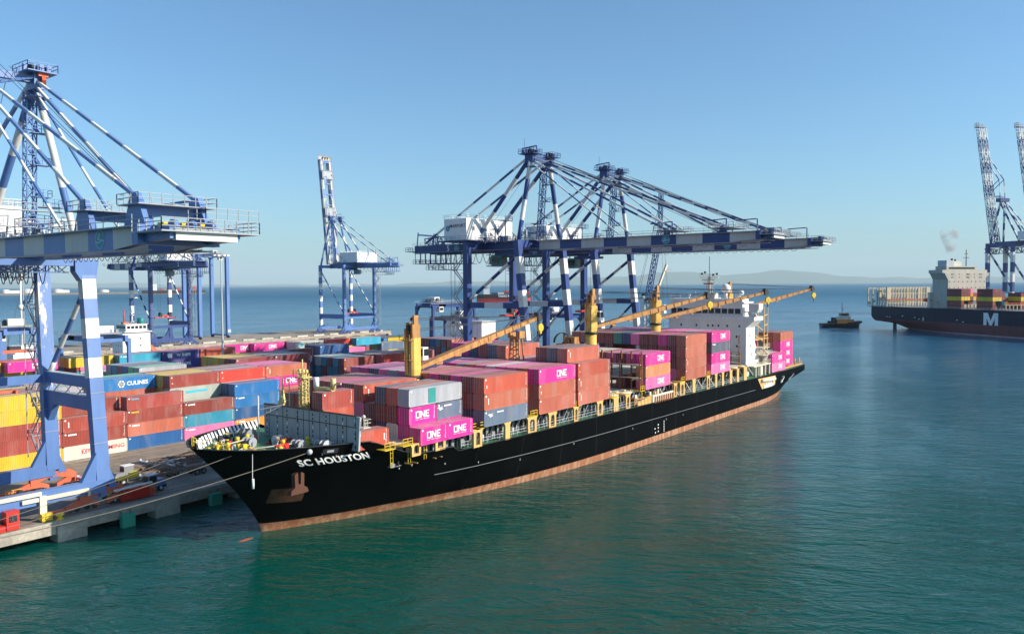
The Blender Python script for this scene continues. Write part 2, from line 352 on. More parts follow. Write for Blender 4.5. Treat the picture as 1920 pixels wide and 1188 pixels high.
M['conc'] = concrete('quay_concrete', (.36, .325, .27)); M['yard'] = concrete('yard_paving', (.36, .30, .235), .12, True); M['concd'] = concrete('wet_concrete', (.16, .15, .13), .5)
M['asph'] = concrete('apron_asphalt', (.25, .215, .175), .2)
QE = 117.0
g = MB(); g.box(-260, 310, QE+2.2, 300, 1.35, 2.596); g.box(-260, 310, QE+9, 299.9, -.9, 1.349); g.build('quay_ground', [M['yard']], kind='structure')
# the quay front: capping beam with downstands every 15 m and dark openings between them
q = MB(); q.box(-260, 310, QE, QE+2.198, 1.15, 2.6, 0); q.box(-260, 310, QE-.06, QE+.001, 2.3, 2.52, 0); q.box(-260, 310, QE+.15, QE+.5, 2.6, 2.85, 0)
for k in range(-18, 20):
    x = 51.0+k*14.2
    q.box(x-1.9, x+2.1, QE-.35, QE+2.19, -.3, 2.2, 0)
for k in range(60): q.tube((-255+k*9.4, QE+4.5, -1), (-255+k*9.4, QE+4.5, 1.35), .45, 10, 1)
q.build('quay_wall', [M['conc'], M['concd']], kind='structure')
a = MB(); a.box(-260, 310, QE+2.3, 155, 2.5965, 2.602, 0); a.build('apron_road', [M['asph']], kind='structure')
s_ = MB()
for yy in (120.2, 121.6, 138.3, 139.7): s_.box(-260, 310, yy-.07, yy+.07, 2.602, 2.65, 0)
s_.build('crane_rails', [M['rust']], kind='structure')
p = MB()
for yy, wd in ((147.2, .25), (152.8, .25)): p.box(-260, 310, yy, yy+wd, 2.602, 2.606, 0)
p.build('road_markings', [paint('worn_yellow_line', (.45, .34, .12), .8, .3)], kind='structure')
# far pier
f = MB(); f.box(-200, 398, 409, 470, 1.2, 3.0, 2); [f.box(-190+k*13, -182+k*13, 409.0, 410.2, 3.0, 3.9, 1) for k in range(45)]
for k in range(46): f.box(-190+k*13, -187+k*13, 408.4, 411, -1, 1.2, 0)
f.build('far_pier', [M['conc'], concrete('pale_kerb', (.5, .47, .4)), M['yard']], kind='structure')
# jetty with pale tanks far to the left
j = MB(); j.box(-400, 1900, 3600, 3700, -1, 9, 0)
j.build('far_shore', [M['concd']], kind='structure')
def hillmesh(name, pts, base, depth):
    b = MB(); rows = []
    n = len(pts)
    for t, k in ((0, 0), (.25, .55), (.5, .85), (.75, 1.0), (1.0, .9), (1.6, 0)):
        rows.append([Vector((p[0], p[1], 0))*(1+depth*t)+Vector((0, 0, max(0, p[2])*k*(1+depth*t)-3+(random.uniform(-6, 6) if 0 < k < 1 else 0))) for p in pts])
    b.grid(rows, 0, False, True); return b.build(name, [paint(name+'_ground', (.06, .09, .05), .9, .3, .0004, streak=False)], kind='structure')
def px2(px, D):  # lateral offset to a bearing, for laying out the coastline
    k = (px-960)/1494; return Vector((math.sin(YAW)*D+math.cos(YAW)*k*D, math.cos(YAW)*D-math.sin(YAW)*k*D, 0))
random.seed(3)
def prof(x0, x1, D, f, n=90):
    o = []
    for i in range(n):
        x = x0+(x1-x0)*i/(n-1); v = px2(x, D); o.append((v.x, v.y, max(0, f(x))*D/1494)); 
    return o
def bump_(x, c, w_, h): return h*math.exp(-((x-c)/w_)**2)
hillmesh('hills', prof(740, 2300, 29000, lambda x: 5+bump_(x, 1290, 260, 5)+bump_(x, 1275, 80, 10)+bump_(x, 1462, 95, 14)+bump_(x, 1560, 70, 5)+bump_(x, 1100, 160, 6)+bump_(x, 1800, 180, 5)+1.5*math.sin(x*.031)+math.sin(x*.083)), 0, .08)
hillmesh('distant_hills', prof(-500, 800, 33000, lambda x: 3+bump_(x, 60, 80, 9)+bump_(x, 230, 50, 6)+bump_(x, -300, 140, 9)+1.2*math.sin(x*.05)), 0, .1)

HZ = bpy.data.materials.new('haze'); HZ.use_nodes = True; HZ.node_tree.nodes.clear()
_o = HZ.node_tree.nodes.new('ShaderNodeOutputMaterial'); _v = HZ.node_tree.nodes.new('ShaderNodeVolumePrincipled')
_v.inputs['Color'].default_value = (.74, .93, 1, 1); _v.inputs['Density'].default_value = 3.6e-5; _v.inputs['Anisotropy'].default_value = 0
HZ.node_tree.links.new(_v.outputs[0], _o.inputs['Volume'])
hb_ = MB(); hb_.box(-55000, 55000, -55000, 55000, -2, 1300); hb_.build('haze', [HZ], kind='stuff')
# ------------------------------------------------------------------ container ship
def lerp_tab(t, x):
    if x <= t[0][0]: return t[0][1]
    for (a, b), (c, d) in zip(t, t[1:]):
        if x <= c: return b+(d-b)*(x-a)/(c-a)
    return t[-1][1]
DK = [(0, 0), (.3, 1.2), (1.2, 3.0), (2.5, 5.6), (4.5, 7.6), (7, 9.3), (10, 10.8), (14, 12.4), (18.4, 13.9), (20, 14.7), (24, 15.6), (28, 16), (300, 16)]
WL = [(0, 0), (.6, .5), (4.9, 2.2), (11, 4.6), (18, 6.6), (26, 9.0), (35, 11.8), (48, 14.2), (62, 15.6), (72, 16), (300, 16)]
def xs_(z): return 69-10.5*(max(0, z)/13.7)**1.3
def xe_(z): return 275.0 if z >= 4 else 275-7*((4-z)/4)**2
def hbr(x, z):
    s = x-xs_(z); t = min(1, max(0, z/11))**.9
    b = lerp_tab(WL, s)*(1-t)+lerp_tab(DK, s)*t
    e = 1.0
    if x > 225:
        k = (x-225)/50; e = 1-.10*k**2; low = 1-.62*min(1, k*1.08)**2.2; tt = min(1, max(0, z/6)); e = low+(e-low)*tt
    return max(0, b*e)
YC = 98.0
def sheer(x): return lerp_tab([(58, 13.9), (77.5, 13.4), (85, 10.3), (93, 10.3), (95, 9.25), (140, 9.1), (170, 8.8), (220, 8.3), (275, 7.8)], x)
def ship_hull():
    b = MB(); us = [0, .002, .006, .012]+[.02+.0065*i for i in range(20)]+[.1485, .16, .168, .19, .22, .26, .3, .35, .4, .45, .5, .55, .6, .65, .7, .74, .78, .81, .84, .87, .9, .93, .96, .98, 1.0]
    NL = [-2.5, -.6, .25, 1.3] ; K = 14
    for side in (-1, 1):
        rows = []
        for i in range(len(NL)+K):
            r_ = []
            for u in us:
                if i < len(NL): z = NL[i]; x = xs_(z)+u*(xe_(z)-xs_(z))
                else:
                    x = 58.5+u*216.5; z = 13.9
                    for _ in range(6):
                        zt = sheer(x); z = 1.3+(zt-1.3)*(i-len(NL)+1)/K; x = xs_(z)+u*(xe_(z)-xs_(z))
                r_.append((x, YC+side*hbr(x, z), z))
            rows.append(r_)
        b.grid(rows, 0, False, True, lambda i, j: 1 if i < 3 else 0)
        # transom
        tr = [r_[-1] for r_ in rows]
        if side == -1: T0 = tr
        else:
            for i in range(len(tr)-1): b.poly([T0[i], tr[i], tr[i+1], T0[i+1]], 1 if i < 3 else 0)
    return b
def hullmat():
    m = paint('hull_black', (.0022, .0024, .0028), .45, .6, scale=.3, spec=.03); return m
M['hull'] = hullmat()
M['boot'] = paint('boot_topping', (.38, .215, .13), .75, .35, scale=.5, rust=.75, rustcol=(.26, .09, .035))
ship = thing('container_ship', 'long black hulled container ship moored alongside the quay, stacked with pink and rust red boxes', 'ship', (0, 0, 0))
ship_hull().build('hull', [M['hull'], M['boot']], ship)
# knuckle line and rubbing strakes, cap rails
b = MB()
pts = [(x, YC-hbr(x, sheer(x))-.02, sheer(x)) for x in [58.6, 59.2, 60, 61.5, 63, 65, 68, 72, 77.5, 81, 85, 89, 93, 95]+list(range(100, 276, 5))]
pts2 = [(x, 2*YC-y+.0, z) for x, y, z in pts]
for P in (pts, pts2):
    b = MB()
    for p, q in zip(P, P[1:]): b.beam(p, q, .28, .10, 0)
    b.build('cap_rail', M['dark'], ship)
b = MB()
for p, q in zip(range(92, 222, 3), range(95, 225, 3)):
    za, zb_ = 5.6-.006*(p-92), 5.6-.006*(q-92)
    b.beam((p, YC-hbr(p, za)-.03, za), (q, YC-hbr(q, zb_)-.03, zb_), .07, .07, 0)
for x, z in ((112, 4.7), (128, 5.0), (151, 4.5), (101, 6.2), (167, 4.3), (84, 8.2), (86, 8.4), (93, 7.4), (176, 4.1), (71, 12.4), (73, 11.8)):
    q_ = MB(); q_.cb((x, YC-hbr(x, z)-.02, z), (.12, .06, .35), 0); q_.build('hull_mark', M['lgrey'], ship)
b.build('rubbing_strake', M['grey'], ship)
for x in list(range(100, 224, 12)):
    b = MB(); zt_ = sheer(x)-.3
    b.grid([[(x+d_, YC-hbr(x, z)-.012, z) for d_ in (0, .06)] for z in (1.4, 3, 5, 7, zt_)], 0, False, True); b.build('plate_seam', M['dark'], ship)
# decks
def deck(name, x0, x1, zf, mat, inset=.12, n=24):
    b = MB(); xsn = [x0+(x1-x0)*i/n for i in range(n+1)]
    b.grid([[(x, YC-max(0, hbr(x, zf(x))-inset), zf(x)) for x in xsn], [(x, YC+max(0, hbr(x, zf(x))-inset), zf(x)) for x in xsn]], 0, False, False)
    return b.build(name, mat, ship)
deck('forecastle_deck', 59.6, 78.5, lambda x: 12.35, M['green'], .1)
deck('main_deck', 78.5, 274.9, lambda x: sheer(x)-.12 if x > 94 else 9.0, M['green'], .15, 60)
b = MB(); _h = hbr(78.4, 9.0)-.25; b.box(78.3, 78.5, YC-_h, YC+_h, 9, 12.3); b.build('deck_break_bulkhead', M['wall'], ship)
# bulwark stays inside the far bow
for i in range(20):
    x = 61.0+i*.88
    for sgn in (1,):
        yo = YC+sgn*(hbr(x, 12.3)-.12); yi = yo-sgn*1.0
        if hbr(x, 12.3) < 1.5: continue
        b = MB(); b.beam((x, yo, 13.7), (x, yi, 12.4), .09, .34, 0, up=(1, 0, 0)); b.beam((x, yo, 13.65), (x, yo, 12.4), .09, .2, 0); b.build('bulwark_stay', M['lwhite'], ship)
# bow railing
b = MB()
b.rail([(58.9, 98.6, 13.9), (58.9, 97.4, 13.9), (59.8, 95.4, 13.9), (61.2, 93.8, 13.0)], 1.2, .06, .7, 0)
b.rail([(58.9, 98.6, 13.9), (60.4, 101.5, 13.6), (61.8, 102.6, 13.0)], 1.2, .06, .7, 0)
b.box(60.6, 62.0, 97.2, 98.8, 12.4, 12.9, 0)
b.build('bow_railing', M['yellow'], ship)
# breakwater with rows of round holes
b = MB(); ybl, ybr = 84.0, 112.0
ybr = 105.3
b.box(75.0, 75.18, ybl, ybr, 12.35, 17.2, 0)
b.box(74.92, 75.0, ybl, ybr, 15.62, 15.72, 1); b.box(74.9, 75.35, ybl, ybr, 17.2, 17.32, 1)
for k, y in enumerate([84.3, 86.2, 88.2, 89.8, 92.0, 94.4, 95.7, 97.0, 100.6, 104.0]):
    b.box(74.96, 75.0, y-.03, y+.03, 12.4, 17.1, 1)
for y in (84.4, 87.0, 90.6, 93.6, 97.1, 99.6, 102.0, 104.6):
    for z in [12.9+.62*i for i in range(7)]:
        ring = [(74.985, y+.15*math.cos(t*math.pi/4), z+.19*math.sin(t*math.pi/4)) for t in range(8)]
        b.poly(ring[::-1], 2 if (int(y*7)+int(z*3)) % 3 else 3)
b.prism([(83.7, 12.35), (84.0, 12.35), (84.0, 17.2), (83.3, 17.2)], 0, 74.9, 75.2, 0)
for y in (85.4, 90, 98, 105): b.prism([(75.2, 12.35), (78.0, 12.35), (75.2, 17.0)], 1, y-.06, y+.06, 4)
b.build('breakwater', [M['wall'], M['dark'], M['black'], M['lwhite'], M['lgrey']], ship)
b = MB(); b.box(75.2, 76.6, 82.9, 84.2, 15.6, 15.7, 0); b.rail([(75.3, 82.9, 15.7), (76.6, 82.9, 15.7), (76.6, 84.0, 15.7)], 1.1, .06, .6); b.ball((75.6, 83.3, 17.2), .28, 0); b.tube((75.6, 83.3, 15.7), (75.6, 83.3, 17), .07)
b.build('lookout_platform', M['cream'], ship)
# winches, bollards, pipes on the forecastle
def winch(x, y, s=1.0, m='lgrey', ax=(0, 1)):
    b = MB(); dx, dy = ax; L = 1.5*s
    p = Vector((x-dx*L, y-dy*L, 12.35+.9*s)); q = Vector((x+dx*L, y+dy*L, 12.35+.9*s)); d = (q-p)
    b.tube(p, q, .16*s, 8, 0)
    for t, r_ in ((.1, .85), (.42, .85), (.58, .7), (.9, .7)): b.tube(p+d*(t-.012), p+d*(t+.012), r_*s, 18, 0)
    b.tube(p+d*.12, p+d*.41, .62*s, 16, 1); b.tube(p+d*.6, p+d*.88, .5*s, 16, 1)
    for t in (.06, .5, .94): c = p+d*t; b.cb((c.x, c.y, 12.35+.45*s), (.5*s, .3*s, .9*s), 0)
    b.cb((x+.9*s*dy, y+.9*s*dx, 12.35+.35*s), (.7*s, .9*s, .7*s), 2)
    return b.build('mooring_winch', [M[m], M['rope2'], M['yellow']], ship)
winch(70.5, 103.5, 1.1, 'grey'); winch(68.2, 99.5, .8, 'rail'); winch(71.8, 97.0, .85, 'lgrey', (1, 0)); winch(71.2, 92.2, .8, 'rail'); winch(72.6, 88.6, .9, 'lgrey')
b = MB()
for x, y in ((68.6, 92.4), (71.3, 95.2)):
    if x > 70: b = MB()
    for dx, dy in ((-.7, 0), (.7, 0), (0, .8), (0, -.8)): b.beam((x+dx, y+dy, 12.35), (x, y, 13.5), .14, .14, 0)
    b.tube((x-1.1, y, 13.3), (x+1.1, y, 13.3), .18, 8, 0); b.build('windlass_frame', M['red'], ship)
b = MB()
for x, y in ((62.6, 100.2), (63.5, 94.5), (64.6, 92.6), (66.0, 97.5), (64.6, 101.2), (67.0, 91.6), (69.6, 89.6), (72.6, 87.0), (66.6, 103.2), (70.2, 107.5), (65.3, 95.6), (74, 90.5)):
    b = MB()
    for k in (-.45, .45):
        b.tube((x+k, y, 12.35), (x+k, y, 13.0), .22, 10, 0); b.tube((x+k, y, 13.0), (x+k, y, 13.12), .32, 10, 1)
    b.cb((x, y, 12.42), (1.6, .7, .12), 0); b.build('mooring_bitts', [M['dark'], M['yellow']], ship)
b = MB()
for x, y in ((64.2, 98.6), (66.9, 90.4), (70.0, 94.0), (67.3, 101.0), (73.5, 93), (69.5, 101.8)): b = MB(); b.cone((x, y, 12.35), (x, y, 13.3), .4, .22, 10, 0); b.ball((x, y, 13.4), .34, 0); b.build('deck_vent', M['yellow'], ship)
b = MB()
b.beam((66.3, 96.2, 12.5), (69.8, 91.0, 12.5), .3, .12, 0); b.beam((63.8, 96.4, 12.5), (67.8, 94.9, 12.5), .2, .2, 0)
b.build('deck_beam', M['yellow'], ship)
for p, q in (((66.2, 99.2, 12.4), (70.5, 95.2, 12.4)), ((64, 95.2, 13), (71.0, 92.4, 13.2)), ((62.9, 100, 13), (68, 99.8, 13.4)), ((67.2, 91.8, 13), (71.6, 97, 13.4)), ((70.3, 107.2, 13), (70.5, 105, 13.5))): b = MB(); b.tube(p, q, .09, 6, 0); b.build('deck_rope', M['rope'], ship)
random.seed(52)
for i in range(34):
    x = random.uniform(62.5, 74); y = 98+random.uniform(-1, 1)*(hbr(x, 12.4)-1.3); q = random.random(); h = random.uniform(.3, 1.2)
    b = MB()
    if q < .3: b.cb((x, y, 12.35+h/2), (.6, .5, h), 0)
    elif q < .55: b.tube((x, y, 12.35), (x, y, 12.35+h), .14, 8, 1); b.tube((x-.3, y, 12.3+h), (x+.3, y, 12.3+h), .08, 6, 1)
    elif q < .75: b.path([(x, y, 12.35), (x, y, 12.9+h*.5), (x+.5, y, 13+h*.5), (x+.5, y+.3, 12.6)], .09, 6, 2)
    else: b.cb((x, y, 12.45), (1.2, .8, .2), 0); b.tube((x, y, 12.5), (x, y, 13.0), .25, 8, 1)
    b.build('deck_fitting', [M[random.choice(('yellow', 'grey', 'lgrey', 'red', 'dark'))], M[random.choice(('white', 'yellow', 'dark', 'red'))], M['lgrey']], ship)
# small derrick post and foremast cluster
b = MB(); b.tube((71.2, 101.4, 12.35), (71.2, 101.4, 19.2), .14, 8); b.beam((71.2, 101.4, 17.1), (73.4, 98.3, 17.9), .16, .16); b.beam((71.2, 101.4, 16.0), (73.4, 98.3, 17.9), .12, .12); b.beam((72.3, 99.85, 17.45), (72.2, 100, 16.7), .1, .1)
b.build('davit_post', M['lgrey'], ship)
b = MB()
# tall lattice foremast
mx_, my_ = 78.0, 99.6
b.truss((mx_, my_, 12), (mx_, my_, 22.2), .8, .1, 12, 0); b.tube((mx_, my_, 12), (mx_, my_, 22.2), .2, 8, 0); b.tube((mx_, my_, 22.2), (mx_, my_, 24.2), .1, 6, 0)
b.ladder((mx_-.3, my_-1.25, 13), (mx_-.3, my_-1.25, 22), .8, (1, 0, 0)); b.ladder((mx_+.3, my_-.75, 13), (mx_+.3, my_-.75, 22), .7, (1, 0, 0))
for z in (14, 16.5, 19, 21.5): b.beam((mx_, my_, z), (mx_-.3, my_-1.25, z), .1, .1); b.beam((mx_, my_+.5, z), (mx_, my_-1.3, z+.8), .1, .1)
b.box(mx_-.9, mx_+.9, my_-1.2, my_+1.1, 21.4, 21.55, 0); b.rail([(mx_-.9, my_-1.2, 21.55), (mx_-.9, my_+1.1, 21.55), (mx_+.9, my_+1.1, 21.55)], 1, .07, .8)
for dy in (-1, -.2, .7): b.cb((mx_, my_+dy, 22.4), (.35, .35, .5), 0)
b.build('foremast', M['cyellow'], ship)
b = MB()
# portal for the light crane in front of the stacks
px_, py_ = 78.2, 94.2
for y in (py_-1.4, py_+2.0): b.tube((px_, y, 14), (px_, y, 21.5), .24, 8, 0)
b.tube((px_, py_+2.4, 21.4), (px_, py_+2.4, 23.4), .42, 12, 1); b.tube((px_, py_-1.5, 21.5), (px_, py_-1.5, 23.5), .42, 10, 0)
b.tube((px_-.1, py_+2.2, 21.3), (px_-.1, py_-1.6, 21.5), .42, 10, 0)
b.beam((px_, py_+2, 20.6), (px_, py_-1.4, 19.2), .35, .3); b.beam((px_, py_+2, 18.6), (px_, py_-1.4, 18.4), .3, .3); b.beam((px_, py_+2, 18.2), (px_, py_-1.4, 15.9), .28, .28); b.beam((px_, py_-1.4, 15.9), (px_, py_+2.0, 15.2), .25, .25)
b.beam((px_, py_-1.4, 22.4), (px_+.2, py_-3.0, 22.6), .2, .3); b.tube((px_-.5, py_+2.2, 17.6), (px_-1.2, py_+3.1, 14.4), .2, 6); b.tube((px_-1.2, py_+3.1, 14.4), (px_-.8, py_+1.6, 14.2), .2, 6)
b.ladder((px_-.2, py_+.4, 14), (px_-.2, py_+.4, 21), .5, (0, 1, 0))
b.v = [(x, y, z-(z-14)*.19) for x, y, z in b.v]; b.build('light_crane_frame', [M['cyellow'], M['white']], ship)
b = MB()
lx, ly = 77.0, 103.8
b.prism([(ly+1.1, 13.4), (ly+1.9, 13.4), (ly-.1, 18.6), (ly-.5, 20.0), (ly-.9, 18.0)], 0, lx-.3, lx+.3, 0)
b.ladder((lx, ly-.6, 14.2), (lx, ly-.6, 22.2), .2, (0, 1, 0), t=.1); b.ladder((lx, ly-1.4, 14.6), (lx, ly-1.4, 22.2), 1.6, (0, 1, 0), t=.12, step=1.25)
b.beam((lx, ly+1.2, 22.6), (lx, ly-2.4, 22.1), .1, .1)
b.v = [(x, y, z-(z-13.4)*.12) for x, y, z in b.v]; b.build('bow_ladder_frame', M['cyellow'], ship)
# name on the bow
def map_hull(me, x0, zc, shear=0):
    n = me.copy()
    for v in n.vertices:
        x = x0+v.co.x-.75*v.co.y; z = zc+v.co.y+shear*v.co.x; v.co = (x, YC-hbr(x, z)-.1, z)
    return n
def subdiv(me):
    import bmesh
    bm = bmesh.new(); bm.from_mesh(me); bmesh.ops.triangulate(bm, faces=bm.faces)
    bmesh.ops.subdivide_edges(bm, edges=[e for e in bm.edges if e.calc_length() > .35], cuts=1); m2 = me.copy(); bm.to_mesh(m2); bm.free(); return m2
nm = subdiv(text_mesh('SC HOUSTON', 1.62, .06, 'lwhite', 1.08, 1.16))
_w = max(v.co.x for v in nm.vertices)-min(v.co.x for v in nm.vertices)
nm.transform(Matrix.Diagonal((9.4/_w, .86, 1, 1)))
link('name_lettering', map_hull(nm, 73.0, 11.25, .0), ship)
b = MB()
def hq(pts, m, o=.14): b.poly([(x, YC-hbr(x, z)-o, z) for x, z in pts], m)
b.grid([[(67.4+(j/6)*4.0+(7.2-z)*.25, YC-hbr(67.4+(j/6)*4.0+(7.2-z)*.25, z)-.16, z) for j in range(7)] for z in (4.7, 5.3, 5.9, 6.5, 7.2)], 0, False, True)
b.build('anchor_pocket_plate', paint('pocket_rust', (.13, .05, .025), .8, .5, scale=1.2), ship)
b = MB(); ax, az = 69.0, 7.0; ay = YC-hbr(ax+1.2, az+1.8)-.2
b.prism([(ax-1.5, az-.1), (ax+1.5, az-.1), (ax+1.35, az+.5), (ax+.75, az+.9), (ax+.8, az+2.6), (ax+.25, az+2.9), (ax+.2, az+1.2), (ax-.2, az+1.2), (ax-.25, az+2.9), (ax-.8, az+2.6), (ax-.75, az+.9), (ax-1.35, az+.5)], 1, ay-.5, ay+.3, 0)
b.build('anchor', paint('anchor_rust', (.09, .034, .02), .8, .3), ship)
b = MB()
hq([(70.95, 13.05), (73.0, 13.05), (73.0, 12.3), (70.95, 12.3)], 0); hq([(71.5, 12.85), (72.4, 12.85), (72.4, 12.5), (71.5, 12.5)], 1, .18)
b.ball((69.2, YC-hbr(69.2, 12.9)-.1, 12.9), .42, 1)
b.build('mooring_fairlead', [M['dark'], M['lgrey']], ship)
b = MB()
for i in range(7): hq([(165.5, 1.7+i*.38), (165.8, 1.7+i*.38), (165.8, 1.9+i*.38), (165.5, 1.9+i*.38)], 0)
for x, z in ((161, 2.8), (162.6, 2.8), (161.2, 1.9), (162.6, 3.5), (162.6, 2.0)): hq([(x, z), (x+.35, z), (x+.35, z+.3), (x, z+.3)], 0)
b.build('draught_marks', M['lwhite'], ship)
b = MB(); b.ball((65.4, 96.6, -.72), 1.0, 0, 24, 12, (2.4, .8, .85)); b.build('bulbous_bow', paint('bulb_paint', (.30, .09, .05), .5, .3), ship)

# deck edge structure: posts carrying the outer container rows
ZB = 12.1
b = MB(); b.box(82, 222, 84.55, 84.7, 8.6, 11.55, 0); b.box(82, 222, 111.3, 111.45, 8.6, 11.55, 0); b.box(82.0, 82.2, 84.6, 111.4, 8.6, 11.55, 0)
for i in range(95):
    x = 83+i*1.47
    b.box(x, x+.16, 84.1, 84.55, 8.8, 11.5, 1)
b.build('hatch_coaming', [M['grey'], M['dark']], ship)
def arch_post(b, x, w_, hole=True, y0=82.25, y1=82.6, zt=ZB-.06):
    zb = sheer(x)-.12; h = zt-zb; x0, x1 = x-w_/2, x+w_/2
    if not hole: b.prism([(x0, zb), (x1, zb), (x1, zt-.5), (x1+.35, zt), (x0-.35, zt), (x0, zt-.5)], 1, y0, y1, 0); return
    hw = w_*.27; z0, z1 = zb+.35, zb+h*.72
    b.prism([(x0, zb), (x-hw, zb), (x-hw, zt), (x0-.35, zt), (x0, zt-.5)], 1, y0, y1, 0)
    b.prism([(x+hw, zb), (x1, zb), (x1, zt-.5), (x1+.35, zt), (x+hw, zt)], 1, y0, y1, 0)
    b.prism([(x-hw, z1), (x-hw*.6, z1+.3), (x+hw*.6, z1+.3), (x+hw, z1), (x+hw, zt), (x-hw, zt)], 1, y0+.003, y1-.003, 0)
    b.box(x-hw, x+hw, y0+.003, y1-.003, zb, z0, 0)
for x, w_, h in ((85.0, 1.9, True), (90.3, 2.3, True), (99.3, 2.1, True), (107.3, 1.3, False), (114.5, 2.6, True), (120.9, 2.3, True), (129.0, 1.5, True), (137.9, 2.0, True), (144.4, 1.9, False), (149.5, 1.8, True), (172.5, 1.4, True), (176.2, 2.4, True), (182.8, 1.6, False), (191.5, 1.8, True), (196.5, 1.2, False), (201, 1.2, False), (206.5, 1.6, False), (211.5, 1.5, False), (217, 2.2, False)):
    b = MB(); arch_post(b, x, w_, h); b.box(x-w_/2, x+w_/2, 82.6, 84.6, ZB-.5, ZB-.08, 0)
    for k in (-.3, .3): b.box(x+k*w_-.06, x+k*w_+.06, 82.6, 84.5, 8.9, 9.05, 0)
    b.build('support_post', M['buff'], ship)
b = MB()
b.rail([(x, YC-hbr(x, 9)+.25, sheer(x)-.08) for x in range(96, 224, 8)], 1.15, .06, 1.6)
b.rail([(x, 83.9, sheer(x)-.08) for x in range(104, 224, 10)], 1.15, .05, 2.5)
b.build('deck_railing', M['lgrey'], ship)
b = MB(); random.seed(5)
for i in range(64):
    x = 97+i*1.95+random.uniform(-.5, .5); z = sheer(x)
    k = random.random(); b = MB()
    if k < .4: b.path([(x, 84.2, z), (x, 84.0, z+1.5), (x+.5, 83.7, z+2.2), (x+.5, 83.6, z+2.7)], .13, 6, 0)
    elif k < .6: b.tube((x, 83.9, z), (x, 83.9, z+1.3), .3, 8, 0)
    elif k < .75: b.cb((x, 84.0, z+.8), (.8, .5, 1.2), 1)
    elif k < .8: b.cb((x, 83.4, z+.7), (.6, .5, .9), 2)
    else: b.beam((x, 84.1, z), (x+.8, 83.2, z+2.7), .12, .2, 0)
    b.build('deck_pipe' if k < .6 or k >= .8 else 'deck_locker', [M['lgrey'], M['grey'], M['red']], ship)
for x in (79.6, 83.2, 86.6, 98.9, 99.9, 115.0, 128.8, 130, 143.5, 156, 176.5, 191.6): 
    b = MB(); b.rail([(x-1, 82.3, ZB-.05), (x+1, 82.3, ZB-.05)], 1.0, .08, .7); b.box(x-1, x+1, 82.2, 84, ZB-.15, ZB-.05); b.ladder((x+.9, 82.9, 9.2), (x+.9, 82.9, 12), .5); b.build('access_ladder', M['yellow'], ship)
for x in range(160, 224, 7): b = MB(); b.beam((x, YC-hbr(x, 9)+.3, 9), (x, 84.3, 12), .2, .3); b.build('side_brace', M['cream'], ship)
# hatch covers
for i, (x0, x1) in enumerate(((82.3, 98.4), (100.5, 113.2), (115.8, 128.9), (129.5, 142.0), (143.4, 156.0), (156.6, 170.0), (177.2, 190.2), (192.6, 205.6), (207, 221))):
    b = MB(); b.box(x0, x1, 84.0, 112.0, 11.56, 12.02, 0)
    for k in range(4): b.box(x0+.3, x1-.3, 84.5+k*7, 84.7+k*7, 12.02, 12.08, 1)
    for k in range(12):
        b.cb((x0+.5+(k % 2)*(x1-x0-1), 85+2.4*(k//2)*2, 12.1), (.3, .3, .15), 1)
    b.build('hatch_cover', [M['cream'], M['buff']], ship)
# clutter on the open hatch and side deck around it
b = MB(); random.seed(11)
b.box(160.2, 170.5, 81.9, 82.15, 9.0, 10.6, 0)
b.prism([(153.5, 9.0), (171.5, 8.8), (171.5, 10.2), (160, 10.6), (153.5, 9.6)], 1, 82.2, 82.6, 1)
for i in range(26):
    x = 151+random.uniform(0, 22); y = 83+random.uniform(0, 1.5); s2 = random.uniform(.4, 1.1)
    b.cb((x, y, 9+s2/2+random.uniform(0, 1.5)), (s2, s2, s2*1.3), random.choice((0, 1, 2, 3)))
for i in range(9): b.box(161+i*1.1, 161.5+i*1.1, 81.75, 81.9, 8.7, 10.2, 3)
b.rail([(152, 82.1, 9.1), (171, 82.0, 9.0)], 1.4, .09, 1.5, 1)
b.build('gangway', [M['cream'], M['buff'], M['dark'], M['rust']], ship)
b = MB(); random.seed(12)
for i in range(30):
    x = 144+random.uniform(0, 11.5); y = 84.5+random.uniform(0, 12); s2 = random.uniform(.2, .7); b.cb((x, y, 12.1+s2*.2), (s2, s2*1.6, s2*.4), random.choice((0, 1, 1)))
b.cb((154.2, 95, 12.9), (2.6, 5, 1.6), 2); b.cb((154.2, 95, 13.9), (2.2, 4, .3), 3)
b.build('lashing_gear', [M['rust'], M['cream'], M['red'], M['white']], ship)
# lashing bridge in front of the bay behind the open hatch
def lashing_bridge(x, y0, y1, z1, name='lashing_bridge', m='rust', lv=(14.9, 17.8)):
    b = MB(); n = int((y1-y0)/2.5)
    for i in range(n+1):
        y = y0+i*2.5; b.box(x-.15, x+.15, y-.14, y+.14, 12, z1, 0)
        if i % 2 == 0: b.box(x-.9, x-.75, y-.1, y+.1, 12, z1-2.2, 0)
    for z in lv:
        b.box(x-.9, x+.2, y0, y1, z-.12, z, 1); b.rail([(x-.9, y0, z), (x-.9, y1, z)], 1.1, .07, 2.5)
        for i in range(n):
            if i % 3 == 0: b.prism([(y0+i*2.5+.1, z-.15), (y0+i*2.5+2.4, z-.15), (y0+i*2.5+2.4, z-.9), (y0+i*2.5+1.8, z-.55), (y0+i*2.5+.6, z-.55), (y0+i*2.5+.1, z-.9)], 0, x-.05, x+.05, 1)
    for z in (12.4, 15, 18):
        b.ladder((x-.5, y0+.05, z), (x-.5, y0+.05, z+2.4), .7, (1, 0, 0), 0, .12, .8)
        b.beam((x-.8, y0, z), (x+.1, y0, z+2.6), .12, .12, 0)
    return b.build(name, [M[m], M['cream']], ship)
lashing_bridge(156.1, 82.6, 112, 20.6)
lashing_bridge(222.3, 86.0, 110, 15.5, lv=(12.6, 14.6))
b = MB(); cx, cy = 129.0, 96.6   # jib rest trestle
